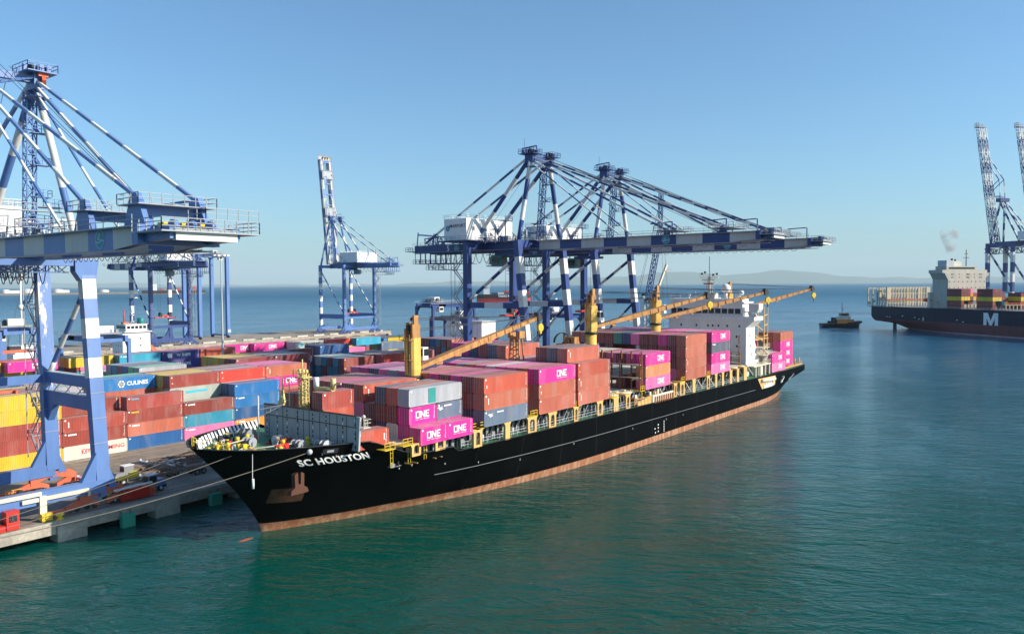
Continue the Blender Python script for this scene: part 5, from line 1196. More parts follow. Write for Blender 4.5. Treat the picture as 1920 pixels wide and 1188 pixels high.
    for sx in (-1, 1):
        b.box(sx*apx-2.0, sx*apx+2.0, YS-2.4, YS+2.6, apex+.8, apex+.95, 0); b.rail([(sx*apx-2, YS-2.4, apex+.95), (sx*apx-2, YS+2.6, apex+.95), (sx*apx+2, YS+2.6, apex+.95), (sx*apx+2, YS-2.4, apex+.95), (sx*apx-2, YS-2.4, apex+.95)], 1.15, .08, 1.1, 0)
        for k in (-.8, .2, 1.0): b.tube((sx*apx+k-.15, YS-.4, apex+1.5), (sx*apx+k+.15, YS-.4, apex+1.5), .75, 12, 2)
        for k in range(4): b.cb((sx*apx+random.uniform(-1.5, 1.5), YS+random.uniform(-1.6, 2), apex+1.5), (.6, .5, 1.1), 0)
        b.box(sx*apx-1.4, sx*apx+1.4, YS-1.8, YS+1.8, apex-2.6, apex-2.5, 0)
    b.beam((-1.0, YS+.4, apex+.9), (-1.0, YS+.4, apex+3.6), .25, .25, 0); b.beam((-1.0, YS+.4, apex+3.6), (-1.4, YS+5, apex+3.2), .25, .3, 0); b.tube((-apx, YS+2, apex+1), (-apx, YS+2, apex+5.2), .05, 5, 0)
    if chipped:
        b.cb((apx+.3, YS-1.2, apex+.6), (1.3, 1.2, .6), 3); b.beam((apx+.2, YS-2.2, apex-.6), (apx+.5, YS-1.2, apex+.6), .5, .8, 3); b.tube((-apx+1, YS+1, apex+1), (-apx+1, YS+1, apex+4.6), .05, 5, 0)
    b.build('apex_platform', [B, Wt, M['dark'], M['orange']], t)
    # machinery house
    h0, h1, hx0, hx1, hh = house
    zf = g1+.6
    b = MB(); b.box(hx0, hx1, h0, h1, zf, zf+hh*1.45, 0); b.rail([(hx0, h0, zf+hh*1.45), (hx0, h1, zf+hh*1.45), (hx1, h1, zf+hh*1.45), (hx1, h0, zf+hh*1.45), (hx0, h0, zf+hh*1.45)], 1.1, .07, 1.8, 0)
    for i in range(3): b.cb((hx0+3+i*5.5, h0-.08, zf+hh*.8), (1.2, .1, 1.0), 2)
    b.box(hx0+1, hx0+1.1, h0-.05, h0, zf, zf+2, 2)
    for i in range(9): b.box(hx0+i*(hx1-hx0)/8-.05, hx0+i*(hx1-hx0)/8+.05, h0-.06, h0-.003, zf, zf+hh*1.45, 0)
    hs_ = b.build('machinery_house', [M['white'], M['white'], M['grey']], t)
    if logo: W_ = h1-h0; put(text_mesh(logo, 1.0, .02, 'lblack', 1, 1), hs_, (hx0-.03, (h0+h1)/2-W_*.1, zf+hh*.95), '-x', scale=W_*.155); put(EMB, hs_, (hx0-.05, h1-W_*.17, zf+hh*.82), '-x', 'emblem', scale=W_*.1)
    b = MB(); b.box(hx0-1.5, hx1+1.5, h0-1.5, h1+1.5, g1+.3, zf-.02, 0); b.rail([(hx0-1.5, h0-1.5, zf), (hx0-1.5, h1+1.5, zf), (hx1+1.5, h1+1.5, zf)], 1.1, .08, 1.8, 1); b.rail([(hx0-1.5, h0-1.5, zf), (hx1+1.5, h0-1.5, zf)], 1.1, .08, 1.8, 1)
    for sx in (-1, 1):
        for k in range(3):
            y = YL-4-k*3.5; b.box(sx*(gx+4)-1.6, sx*(gx+4)+1.6, y-1.2, y+1.2, g1+1.0+k*2.2, g1+1.15+k*2.2, 0); b.rail([(sx*(gx+4)-1.6, y-1.2, g1+1.15+k*2.2), (sx*(gx+4)+1.6, y-1.2, g1+1.15+k*2.2), (sx*(gx+4)+1.6, y+1.2, g1+1.15+k*2.2)], 1.1, .08, 1.1, 0); b.beam((sx*(gx+4), y, g1-.5), (sx*(gx+4), y, g1+1+k*2.2), .25, .25, 0)
    b.build('service_platform', [B, Lg], t)
    rs_ = random.Random(5)
    for sx in (-1, 1):
        b = MB()
        for k in range(16 if detail else 6):
            x = sx*gx+rs_.uniform(-1.6, 1.6); y = rs_.uniform(YS-1, YL); s2 = rs_.uniform(.5, 1.5); q = rs_.random()
            if q < .45: b.cb((x, y, g1+s2*.6), (s2, s2*.8, s2*1.2), rs_.choice((0, 1, 1, 2)))
            elif q < .7: b.tube((x, y, g1), (x, y, g1+s2*2.2), .3*s2, 8, rs_.choice((1, 2)))
            elif q < .85: b.ball((x, y, g1+s2), .55*s2, 1, 8, 6)
            else: b.beam((x, y, g1), (x+rs_.uniform(-2, 2), y+rs_.uniform(-3, 3), g1+rs_.uniform(1, 3.4)), .18, .18, 0)
        b.box(sx*gx-2.4, sx*gx+2.4, YS-2, YL+1, g1+.02, g1+.1, 3); b.rail([(sx*gx-2.4, YS-2, g1+.1), (sx*gx-2.4, YL+1, g1+.1)], 1.1, .07, 1.4, 3); b.rail([(sx*gx+2.4, YS-2, g1+.1), (sx*gx+2.4, YL+1, g1+.1)], 1.1, .07, 1.4, 3)
        b.build('girder_machinery', [B, M['white'], M['grey'], Lg], t)
    if chipped:
        b = MB()
        for k in range(26):
            x = rs_.uniform(-9, 9); y = rs_.uniform(YS+1, YL); z = g1+rs_.uniform(.2, 4.5); s2 = rs_.uniform(.5, 1.6)
            q = rs_.random()
            if q < .4: b.cb((x, y, z), (s2, s2, s2*.9), rs_.choice((1, 2, 0)))
            elif q < .7: b.beam((x, y, g1), (x+rs_.uniform(-3, 3), y+rs_.uniform(-3, 3), z+2), .16, .16, rs_.choice((0, 3)))
            else: b.path([(x, y, g1), (x, y, z), (x+s2*2, y, z+.2), (x+s2*2, y+1.5, g1)], .14, 6, rs_.choice((1, 3)))
        for z in (g1+2.2, g1+4.6): b.box(-9, 9, YS+1.5, YS+2.7, z, z+.12, 3); b.rail([(-9, YS+1.5, z+.12), (9, YS+1.5, z+.12)], 1.1, .08, 1.5, 3)
        b.build('upper_machinery', [B, M['white'], M['grey'], Lg], t)
        b = MB(); b.truss((-hw, 13, g0-1.6), (hw, 13, g0-1.6), 1.6, .12, 12, 0); b.truss((-hw+2, -4, g0-1.2), (hw-2, -4, g0-1.2), 1.2, .1, 12, 0); festoon(b, -4, 30, 5.5, g0-.3, 12, 3.2, 1, .08); festoon(b, -4, 30, -5.5, g0-.3, 12, 3.0, 1, .08)
        for y in (-2, 4, 12, 20): b.box(-6, 6, y, y+1.2, g0-1.5, g0-1.4, 2); b.rail([(-6, y, g0-1.4), (6, y, g0-1.4)], 1.0, .07, 1.3, 2)
        b.build('under_girder_walkway', [B, M['cable'], Lg], t)
    # stairs up the landward leg and mast
    b = MB(); lx = -hw+ (0 if not chipped else hw*2)
    z = 4.5; k = 0; sy = max(YLb, YLt)+lw[1]/2+.4
    while z < zt-4:
        ya, yb_ = (sy, sy+3.4) if k % 2 == 0 else (sy+3.4, sy)
        b.beam((lx-.5, ya, z), (lx-.5, yb_, z+3.6), .08, .3, 0); b.beam((lx+.5, ya, z), (lx+.5, yb_, z+3.6), .08, .3, 0); b.beam((lx-.6, ya, z+1.0), (lx-.6, yb_, z+4.6), .07, .07, 0)
        b.box(lx-.7, lx+.7, yb_-.6, yb_+.6, z+3.55, z+3.65, 0); b.rail([(lx-.7, yb_-.6, z+3.65), (lx-.7, yb_+.6, z+3.65), (lx+.7, yb_+.6, z+3.65)], 1.0, .06, 1.0)
        z += 3.6; k += 1
    for xx in (-.8, .8): b.beam((lx+xx, sy+4.1, 4.5), (lx+xx, sy+4.1, z), .12, .12, 0)
    b.build('stair_tower', [Lg if not dark_under else B], t)
    b = MB(); tx = apx-.2
    b.truss((tx, YS+3.2, g1+.5), (tx, YS+1.6, apex-1.5), 1.3, .11, 12, 0)
    z = g1+2
    while z < apex-4: b.beam((tx+.8, YS+1.0, z), (tx+.8, YS+4.2, z+2.6), .5, .12, 0); b.box(tx-.2, tx+2.2, YS+.6, YS+2.0, z, z+.1, 0); b.rail([(tx-.2, YS+.6, z+.1), (tx+2.2, YS+.6, z+.1), (tx+2.2, YS+2, z+.1)], 1.0, .07, 1); z += 4.6
    b.build('mast_ladder_tower', [B], t)
    # trolley, cab, hoist ropes and spreader
    ty = spreader[0]; szz = spreader[1]
    b = MB(); b.box(-gx-.2, gx+.2, ty-3.2, ty+3.2, g0-1.3, g0-.6, 0); b.box(-gx, gx, ty-2, ty+2, g0-.6, g0+1.2, 0)
    for k in (-2.4, 2.4): b.tube((-2, ty+k, g0-.3), (2, ty+k, g0-.3), .6, 10, 1)
    tr_ = b.build('trolley', [B, M['dark']], t)
    b = MB(); b.box(-1.6, 1.4, ty+4.0, ty+7.4, g0-4.0, g0-1.1, 0); b.box(-1.63, -1.6, ty+4.3, ty+7.1, g0-3.4, g0-1.6, 1); b.box(-1.4, 1.2, ty+3.96, ty+4.0, g0-3.6, g0-1.5, 1); b.box(-2.6, 2.4, ty+3.6, ty+8.4, g0-4.25, g0-4.0, 2); b.rail([(-2.6, ty+3.6, g0-4), (-2.6, ty+8.4, g0-4), (2.4, ty+8.4, g0-4)], 1.0, .06, 1, 2)
    b.box(-1.6, 1.4, ty+7.4, ty+8.2, g0-3.6, g0-1.4, 3)
    b.build('operator_cab', [M['teal'] if not chipped else M['white'], M['glass'], Lg, M['grey']], tr_)
    b = MB()
    for i in range(4):
        x, y = (-1.9, 1.9)[i % 2], ty+(-1.2, 1.2)[i//2]; b.tube((x*1.6, y, szz+1.2), (x*1.6, y, g0-.6), .05, 4)
    b.build('hoist_rope', M['cable'], tr_)
    b = MB(); b.cb((0, ty, szz+.2), (3.2, 2.0, 1.0), 0); b.cb((0, ty, szz-.6), (12.0, .9, .45), 1)
    for k in (-1, 1): b.cb((k*5.95, ty, szz-.7), (.35, 2.4, .55), 1); b.cb((k*2.6, ty, szz+.7), (1.2, 1.8, 1.5), 2); b.tube((k*2.6, ty-.9, szz+1.7), (k*2.6, ty+.9, szz+1.7), .55, 12, 2); b.cb((k*1.4, ty, szz-.2), (.8, 1.6, .9), 3)
    b.build('spreader', [M['red'] if not chipped else M['orange'], M['red'] if not chipped else M['orange'], M['dark'], M['cwhite']], tr_)
    # festoon under the back girder, rear platforms
    b = MB(); festoon(b, YL-6, back-2, gx+2.2, g0-.2, 11, 2.7, 0, .1); b.beam((gx+2.2, YL-7, g0), (gx+2.2, back, g0), .2, .3, 0); b.build('festoon_cable', M['cable'], t)
    b = MB()
    if detail:
        for z in (g0-3.0,):
            b.box(-gx-2.4, gx+2.6, back-16, back-1, z-.12, z, 0); b.rail([(-gx-2.4, back-16, z), (-gx-2.4, back-1, z), (gx+2.6, back-1, z)], 1.1, .08, 1.3)
        b.box(-gx-1, gx, back-13, back-5, g0-4.9, g0-4.8, 0); b.rail([(-gx-1, back-13, g0-4.8), (-gx-1, back-5, g0-4.8), (gx, back-5, g0-4.8)], 1.1, .08, 1.3)
        for y in range(int(back)-16, int(back), 2):
            for x in (-gx-2.4, -gx, gx): b.beam((x, y, g0-3), (x, y, g0), .13, .13)
            if y < back-5: b.beam((-gx-1, y, g0-4.8), (-gx-1, y, g0-3), .1, .1)
        for y in (back-13, back-9): b.beam((-gx-1, y, g0-4.8), (-gx-1, y+4, g0-3), .1, .1)
    b.truss((0, back-1.5, g1+1.0), (0, back-7.5, g1+1.6), 2.4, .14, 4)
    for sx in (-1, 1): b.beam((sx*gx, back-.5, g1), (sx*gx, back-1.0, g1+4.0), .25, .25); b.beam((sx*gx, back-1.0, g1+3.2), (sx*gx, back-9, g1+2.4), .2, .2); b.beam((sx*gx, back-9, g1), (sx*gx, back-9, g1+3), .2, .2)
    b.beam((-gx, back-1, g1+3.4), (gx, back-1, g1+3.4), .25, .25); b.box(-gx-1.5, gx+1.5, back-.2, back+3, g0+.6, g0+.75); b.rail([(-gx-1.5, back, g0+.75), (-gx-1.5, back+3, g0+.75), (gx+1.5, back+3, g0+.75)], 1.1, .08, 1.1)
    b.build('rear_platform', [B], t)
    if number: put(text_mesh(number, 2.2, .03), t, (-gx-.6, back-13.5, (g0+g1)/2), '-x'); put(EMB, t, (-gx-.6, back-16.8, (g0+g1)/2), '-x', 'emblem', scale=.95)
    # luffing ropes
    if not boom_up:
        b = MB()
        for k in (-1.4, -.6, .6, 1.4): b.tube((k, YS-.5, apex+1.2), (k*1.5, stays[0]+4+k*2, g1+2), .045, 4)
        for k in (-1, 1): b.tube((k, YS+1.0, apex+1.0), (k*2, YL+2, zf+4), .04, 4)
        b.build('luffing_rope', M['cable'], t)
    if boom_up:
        # boom raised about the hinge: built level, then turned as one
        piv = bpy.data.objects.new('raised_boom', None); COL.objects.link(piv); piv.parent = t; piv.location = (0, hy, g1); piv.rotation_euler = (-R(boomang), 0, 0)
        n0 = set(bpy.data.objects); boom_parts(piv, None)
        for o in set(bpy.data.objects)-n0: o.location = o.location-Vector((0, hy, g1))
        b = MB()
        for sx in (-1, 1):
            b.beam((sx*gx*.6, hy-3, g1+.6-g1+g1), (sx*gx*.6, stays[1], g1+.8), .45, .45, 0, (4.4, 1, 0))
        o = b.build('folded_stay', [B, Wt], piv); o.location = -Vector((0, hy, g1))
        b = MB(); a = R(boomang); tipw = Vector((0, hy+(stays[0]-hy)*math.cos(a), g1-(stays[0]-hy)*math.sin(a)))
        for sx in (-1, 1): b.tube((sx*apx*.7, YS, apex), (sx*gx*.7, tipw.y+1.0, tipw.z-14), .22, 5, 0); b.tube((sx*.5, YS, apex+1), (sx*.6, tipw.y+1.5, tipw.z), .06, 4, 0)
        b.build('luffing_rope', [M['cwhite']], t)
    return t
M['cgrey'] = paint('boom_pale_grey', (.50, .49, .47), .45, .1, rust=.03)
random.seed(9)
c5 = sts('quay_crane', 'navy and white striped quay crane with lowered boom, nearest the white bridge of none, number five on its girder', (178.8, 130, 2.6), hw=10.5, ys=(-9, -4.5), yl=(12.8, 12.8), g0=42.2, g1=44.6, apex=66.8, back=39, tip=-66.5, house=(13.2, 21.4, -10.3, 10.6, 4.2), spreader=(4, 25), hinge=-7)
c5['label'] = 'navy and white quay crane numbered 5, left of its twin behind the black ship'
c6 = sts('quay_crane', 'x', (217.7, 130, 2.6), number='6', hw=11.2, ys=(-9, -4.5), yl=(12.8, 12.8), g0=42.2, g1=44.6, apex=66.8, back=39, tip=-66, house=(13.2, 21.4, -10.3, 10.6, 4.2), spreader=(4, 25), hinge=-7)
c6['label'] = 'navy and white quay crane numbered 6, right of its twin, boom reaching farthest right'
c1 = sts('quay_crane', 'blue quay crane with chipped paint and orange wheel sets, at the left edge', (47.0, 130, 2.6), zt=37.0, g0=36.9, g1=39.4, tip=-49, back=40, apex=62.6, apx=4.2, hw=10.4, ys=(-9, -5.6), yl=(7.8, 9.5), portal=(17.6, 19.3), lower=(14.2, 16.3),
         mats=('blue', 'cwhite', 'cwhite'), number='1', logo='MARPORT', stripe=5.55, bogies='orange', lw=(2.0, 1.45), chipped=True, house=(10, 19, -6, 8, 4.0), spreader=(10, 17), stays=(-47.5, -36, -30), hinge=-9.5)
ce = MB()   # cabinets, pipes and reel on the sea side sill beam of the near crane
for (x0, x1, z) in ((-8.5, 1.5, 3.9), (-1.0, 8.0, 3.1)):
    ce.beam((x0, -9.9, z), (x1, -9.9, z), .35, .55, 0)
ce.box(1.2, 2.1, -10.2, -9.7, .5, 3.55, 0); ce.box(7.85, 8.2, -10.05, -9.75, 2.2, 2.8, 0); ce.beam((-4.5, -9.9, 3.4), (-4.5, -9.9, .2), .2, .2, 0); ce.box(-12, -9, -10.5, -9.2, 0.1, 2.6, 2)
ce.build('cable_duct', [M['cream'], M['grey'], M['blue']], c1)
ce = MB(); ce.box(-3.6, -2.0, -11.6, -10.2, .1, 2.5, 0); ce.box(-3.3, -2.3, -11.63, -11.6, 1.2, 2.1, 1); ce.box(-3.65, -1.95, -11.65, -10.15, 2.5, 2.62, 0); ce.box(-8.2, -3.8, -11.8, -10.6, .1, .9, 0); ce.box(-7, -5, -11.6, -10.8, .9, 1.5, 2)
ce.build('control_cabin', [M['red'], M['glass'], M['grey']], c1)
ce = MB(); ce.box(10.8+2.2, 10.8+6.5, -9.9, -8.2, .2, 1.9, 0); ce.tube((13.5, -9.6, 1.2), (13.5, -8.4, 1.2), .9, 14, 1); ce.tube((16, -9.6, 1.2), (16, -8.4, 1.2), .8, 14, 0); ce.rail([(12.6, -10.2, .2), (17.6, -10.2, .2)], 1.1, .1, 1, 0); ce.beam((11.5, -10.3, 2.2), (15.5, -10.3, 2.4), .25, .3, 2); ce.beam((14.8, -10.4, 2.4), (17.4, -10.4, 2.4), .25, .25, 2)
ce.build('rail_clamp_unit', [M['red'], M['rust'], M['white']], c1)
rq_ = random.Random(17)
for k in range(18):
    x = rq_.uniform(-14, 19); y = rq_.choice((-10.4, -8.0, 6.6, 9.2))+rq_.uniform(-.5, .5); s2 = rq_.uniform(.35, 1.0); ce = MB(); q = rq_.random()
    if q < .4: ce.cb((x, y, s2*.5+.1), (s2*1.4, s2, s2), 0)
    elif q < .65: ce.tube((x, y-.3, s2*.6+.1), (x, y+.3, s2*.6+.1), s2*.6, 12, 1)
    elif q < .85: ce.rail([(x, y, .1), (x+2.2, y, .1)], 1.1, .08, .8, 0)
    else: ce.path([(x, y, .1), (x, y, 1.2), (x+1.4, y, 1.3), (x+1.4, y, .1)], .1, 6, 2)
    ce.build('hydraulic_unit', [M[rq_.choice(('red', 'orange', 'yellow', 'grey'))], M['dark'], M['yellow']], c1)
# smaller view of more cranes on the far pier
c7 = sts('pier_crane', 'blue and white pier crane with its boom raised, alone in the middle distance', (369, 421, 3.0), rot=R(180), hw=13.5, hg=12, zt=46, g0=44, g1=47, apex=78, tip=-86, back=46, boom_up=True, boomang=84, mats=('blue', 'cwhite', 'cwhite'), number=None, logo='MARPORT', house=(3, 20, -9, 9, 4.6), portal=(10, 13), portal_stripe=False, xdiag=False, group='cranes on the far pier', spreader=(4, 14), stays=(-76, -50, -31))
c2 = sts('pier_crane', 'dark blue pier crane numbered 2 with hanging cable loops, behind the nearest crane', (233, 419, 3.0), rot=R(180), hw=11, hg=10, zt=43, g0=42, g1=45.5, apex=60, tip=-48, back=40, mats=('navy', 'cwhite', 'cwhite'), number=None, logo=None, house=(12, 20, -7, 7, 3.4), portal=(10, 13), portal_stripe=False, xdiag=False, group='cranes on the far pier', spreader=(4, 16), stays=(-40, -30, -22))
put(text_mesh('2', 3.2, .03), c2, (6, 14, 43.8)).matrix_local = Matrix.Translation((4.3, 26, 43.8)) @ Matrix.Rotation(R(90), 4, 'Z') @ Matrix.Rotation(R(90), 4, 'X')
# ------------------------------------------------------------------ yard gantries
def yard_gantry(origin, rot, span, H, label, leglen=8, mat='blue', trolley_at=.3, house='white', spr=None, group='yard gantry cranes', legw=.9):
    t = thing('yard_gantry', label, 'crane', origin, rot, group); B = M[mat]; s2 = span/2
    for sy in (-1, 1):
        for sx in (-1, 1):
            b = MB(); b.beam((sx*leglen/2, sy*s2, 1.6), (sx*leglen/2, sy*s2, H-1), legw, legw, 0); b.prism([(sy*s2-sy*legw/2, H-1), (sy*s2-sy*2.4, H-1), (sy*s2-sy*legw/2, H-3.6)], 0, sx*leglen/2-.3, sx*leglen/2+.3, 0); b.build('leg', [B], t)
        b = MB(); b.beam((-leglen/2, sy*s2, H-1.2), (leglen/2, sy*s2, H-1.2), .7, .9, 0); b.build('end_beam', [B], t)
        b = MB(); b.beam((-leglen/2-1.5, sy*s2, 1.6), (leglen/2+1.5, sy*s2, 1.6), .9, 1.0, 0)
        for k in (-1, 1):
            for q in (-.8, .8): b.tube((k*leglen/2+q, sy*s2-.3, .75), (k*leglen/2+q, sy*s2+.3, .75), .75, 14, 1)
        b.build('wheel_frame', [B, M['tyre']], t)
    for sx in (-1, 1):
        b = MB(); b.box(sx*leglen*.38-.45, sx*leglen*.38+.45, -s2-1, s2+1, H-1.7, H, 0)
        b.rail([(sx*leglen*.5, -s2-1, H), (sx*leglen*.5, s2+1, H)], 1.1, .07, 1.6, 1); b.box(min(sx*leglen*.42, sx*leglen*.52), max(sx*leglen*.42, sx*leglen*.52), -s2-1, s2+1, H-.2, H-.1, 1)
        for k in (-.55, .55): b.box(sx*leglen*.5-.46, sx*leglen*.5-.44, k*s2-1, k*s2+1, H-1.3, H-.4, 2) if False else None
        b.box(-leglen*.38-.5, -leglen*.38-.46, s2*.35, s2*.65, H-1.35, H-.35, 2)
        b.build('cross_girder', [B, M['rail'], M['cwhite']], t)
    ty = -s2+span*trolley_at
    b = MB(); b.box(-leglen*.45, leglen*.45, ty-2.2, ty+2.2, H+.3, H+.8, 0); b.box(-2, 2.2, ty-1.6, ty+1.4, H+.8, H+2.6, 3); b.tube((-2.6, ty, H+1.5), (-1.2, ty, H+1.5), .8, 12, 2); b.rail([(-leglen*.45, ty-2.2, H+.8), (-leglen*.45, ty+2.2, H+.8), (leglen*.45, ty+2.2, H+.8)], 1.1, .07, 1, 0)
    for k in range(5): b.cb((random.uniform(-3, 3), ty+random.uniform(-2, 2), H+1.2), (.7, .6, .9), 0)
    tr = b.build('trolley', [M['grey'], B, M['dark'], M[house]], t)
    b = MB(); b.box(-leglen*.45-.5, -leglen*.45+1.6, ty-1.2, ty+1.2, H-3.4, H-1.3, 0); b.box(-leglen*.45-.53, -leglen*.45-.5, ty-1.0, ty+1.0, H-2.8, H-1.7, 1); b.box(-leglen*.45-.3, -leglen*.45+1.4, ty-1.24, ty-1.2, H-2.8, H-1.7, 1); b.build('operator_cab', [M['white'], M['glass']], tr)
    if spr:
        b = MB(); b.cb((0, ty, spr), (9, 1.8, .9), 0); b.cb((0, ty, spr+.9), (3, 1.6, 1.0), 1)
        for k in (-1, 1): b.tube((k*1.5, ty, spr+1.2), (k*1.5, ty, H), .06, 4, 1); b.cb((k*5.3, ty, spr-.1), (.4, 2.4, .6), 0)
        b.build('spreader', [M['orange'], M['dark']], tr)
    b = MB(); b.cb((-leglen/2-.9, -s2, 4.2), (1.2, 2.2, 2.0), 0); b.ladder((leglen/2+.6, s2, 2), (leglen/2+.6, s2, H-1), .5, (0, 1, 0), 1, .06, .8)
    b.build('power_unit', [M['lgrey'], M['rail']], t)
    return t
random.seed(15)
yard_gantry((108.5, 231, 2.6), 0, 21, 19.3, 'blue yard gantry straddling the farthest container rows, seen between the near crane legs', 9, 'blue', .25)
yard_gantry((93.0, 253, 2.6), 0, 22, 21.5, 'blue yard gantry with an orange trolley at the left edge, behind the pink container', 9, 'blue', .12, 'white', 15)
yard_gantry((258, 226.5, 2.6), 0, 19, 19.2, 'lower blue yard gantry carrying white house, just left of the quay crane numbered 5', 9, 'navy', .3)
yard_gantry((250, 224, 2.6), R(90), 26, 25.2, 'tall slim blue yard gantry behind the lower one, left of the quay crane numbered 5', 9, 'navy', .8)
yard_gantry((280, 190, 2.6), 0, 22, 20.5, 'blue yard gantry between the legs of the quay crane numbered 5', 9, 'navy', .5)
yard_gantry((281, 452, 3.0), R(90), 19, 52, 'very tall plain blue gantry behind the small white ship', 17, 'blue', .2, group='cranes on the far pier', legw=2.0)

# pale storage blocks on the quay behind crane 5
for x, y, lab in ((258.8, 224.0, 'pale grey tower block with dark window behind the lower yard gantry'), (256, 209.5, 'white ribbed storage block between landward crane legs')):
    t = thing('storage_block', lab, 'building', (x, y, 2.6), 0)
    b = MB(); b.box(-4.5, 4.5, -3.6, 3.6, 0, 17.6, 0)
    for k in (-1.2, 1.2): b.box(-4.56, -4.5, k-.12, k+.12, 0, 17.6, 1)
    for k in (-1.5, 1.5): b.box(k-.12, k+.12, -3.66, -3.6, 0, 17.6, 1)
    b.build('wall', [M['white'], M['lgrey']], t)
    b = MB(); b.box(-4.6, -4.5, -.7, .7, 8.5, 11.2, 0); b.box(-4.6, -4.5, 1.6, 2.2, 9.8, 10.4, 0); b.build('window', [M['dark']], t)
    b = MB(); b.box(-4.8, 4.8, -3.9, 3.9, 17.6, 17.9, 0); b.rail([(-4.8, -3.9, 17.9), (-4.8, 3.9, 17.9)], 1.1, .08, 1.4); b.build('roof', [M['lgrey']], t)

# ------------------------------------------------------------------ things on the quay
random.seed(41)
for i, x in enumerate((50.2, 78.5, 22.0)):
    b = MB(); b.cone((0, 0, 0), (0, 0, .18), .55, .5, 14); b.cone((0, 0, .18), (0, 0, .75), .34, .3, 14); b.cone((0, 0, .75), (0, 0, 1.0), .58, .5, 14)
    b.build('bollard', M['yellow'], None, (x, 118.4, 2.6), label=['yellow mooring bollard on the quay edge beside the orange wheel sets', 'yellow mooring bollard in shade on the quay edge by the ship bow', 'yellow mooring bollard on the quay edge outside the red cabin'][i], cat='bollard', group='mooring bollards')
for i, x in enumerate((58.7, 37.2, 73.2, 87.0)):
    b = MB(); b.prism([(QE-1.2, -.8), (QE-1.3, 1.9), (QE-.36, 1.9), (QE-.36, -.8)], 0, -.95, .95, 0); b.box(-.8, .8, QE-.36, QE+.3, .2, 1.5, 1)
    for k in (-1, 1): b.tube((k*.7, QE-.5, 1.9), (k*.8, QE+.1, 2.5), .05, 4, 1)
    b.build('fender', [M['fender'], M['dark']], None, (x, 0, 0), label=['green panel fender on the quay wall, fully visible between the concrete downstands', 'green panel fender at the far left corner of the quay wall', 'green panel fender in shade under the ship bow', 'green panel fender hidden beside the ship hull'][i], cat='fender', group='quay fenders')
def rope(name, p, q, sag, label, r=.055):
    b = MB(); p = Vector(p); q = Vector(q); pts = []
    for i in range(17):
        t = i/16; v = p.lerp(q, t); v.z -= sag*4*t*(1-t); pts.append(tuple(v))
    b.path(pts, r, 5); return b.build(name, M['rope2'], None, label=label, cat='rope', group='mooring ropes')
rope('mooring_rope', (69.2, YC-hbr(69.2, 12.9)-.2, 12.9), (22.0, 118.0, 3.3), 1.6, 'longest pale mooring rope crossing in front of the black bow', .055)
rope('mooring_rope', (61.2, 93.2, 13.0), (22.2, 118.2, 3.3), 1.3, 'mooring rope from just behind the stem to the far left bollard', .045)
rope('mooring_rope', (60.0, 100.6, 13.0), (22.0, 118.6, 3.3), 1.2, 'upper mooring rope from the landward side of the bow', .035)
rope('mooring_rope', (61.0, 102.0, 13.0), (50.2, 118.4, 3.3), .5, 'short dark mooring rope from the bow to the near bollard', .035)
for (x, y, z, lab) in ((60.9, 95.5, 8.9, 'white rat guard hanging on the rope near the stem'), (65.2, 92.1, 9.4, 'white rat guard hanging on the longest rope under the bow')): pass
b = MB(); b.tube((0, 0, 0), (.1, 0, 4.5), .04, 5); b.tube((.1, 0, -.4), (.1, 0, .9), .16, 8); b.build('heaving_line', M['lwhite'], ship, (62.8, 91.0, 9.0))

def wheel(b, x, y, z, r=.52, w_=.32, m=0, mh=1): b.tube((x, y-w_/2, z), (x, y+w_/2, z), r, 16, m); b.tube((x, y-w_/2-.03, z), (x, y+w_/2+.03, z), r*.5, 10, mh)
def chassis(x, y, rot, lab):
    t = thing('trailer_chassis', lab, 'trailer', (x, y, 2.6), rot, 'parked trailer chassis')
    b = MB()
    for s2 in (-.45, .45): b.box(-6.2, 6.2, s2-.08, s2+.08, 1.05, 1.35, 0)
    for k in (-6.1, -3.4, -1.0, 1.4, 3.8, 6.1): b.box(k-.12, k+.12, -1.2, 1.2, 1.1, 1.32, 0)
    for k in (-6.1, 6.1):
        for s2 in (-1.1, 1.1): b.box(k-.2, k+.2, s2-.12, s2+.12, 1.3, 1.75, 1)
    b.box(-6.3, -5.9, -1.25, 1.25, 1.3, 1.5, 1)
    b.build('frame', [M['rust2'], M['lgrey']], t)
    for k in (3.2, 4.5):
        b = MB(); b.box(k-.08, k+.08, -1, 1, .45, .6, 2)
        for s2 in (-.95, .95): wheel(b, k, s2, .52)
        b.build('axle', [M['tyre'], M['grey'], M['dark']], t)
    b = MB()
    for s2 in (-.6, .6): b.box(-3.9, -3.75, s2-.06, s2+.06, 0, 1.1, 0); b.box(-4.0, -3.65, s2-.15, s2+.15, 0, .06, 0)
    b.build('landing_gear', [M['grey']], t)
M['rust2'] = paint('worn_chassis_brown', (.16, .11, .08), .7, .3, rust=.2)
chs = [(79.5, 139.0), (82.5, 135.4), (81.0, 132.4), (92.8, 138.6), (95.6, 135.2), (94.8, 131.9), (67.0, 135.6), (70.0, 131.2), (105.5, 138), (107, 134.5), (73.5, 128.2), (86.8, 128.2)]
cl = ['brown trailer chassis at the landward end of the row by the bow', 'brown trailer chassis in the middle line behind the ship bow', 'brown trailer chassis third from the landward rail by the bow', 'trailer chassis in the landward line partly behind the bow', 'trailer chassis in the middle line partly behind the bow', 'trailer chassis in the seaward line partly behind the bow', 'trailer chassis nearest the landward wheel sets', 'trailer chassis parked behind the tractor with the blue bonnet', 'trailer chassis hidden behind the forecastle, landward line', 'trailer chassis hidden behind the forecastle, middle line', 'trailer chassis hitched behind the tractor with the blue bonnet', 'trailer chassis in shade close beside the stem']
for (x, y), l in zip(chs, cl): chassis(x, y, R(random.uniform(-3, 3)), l)
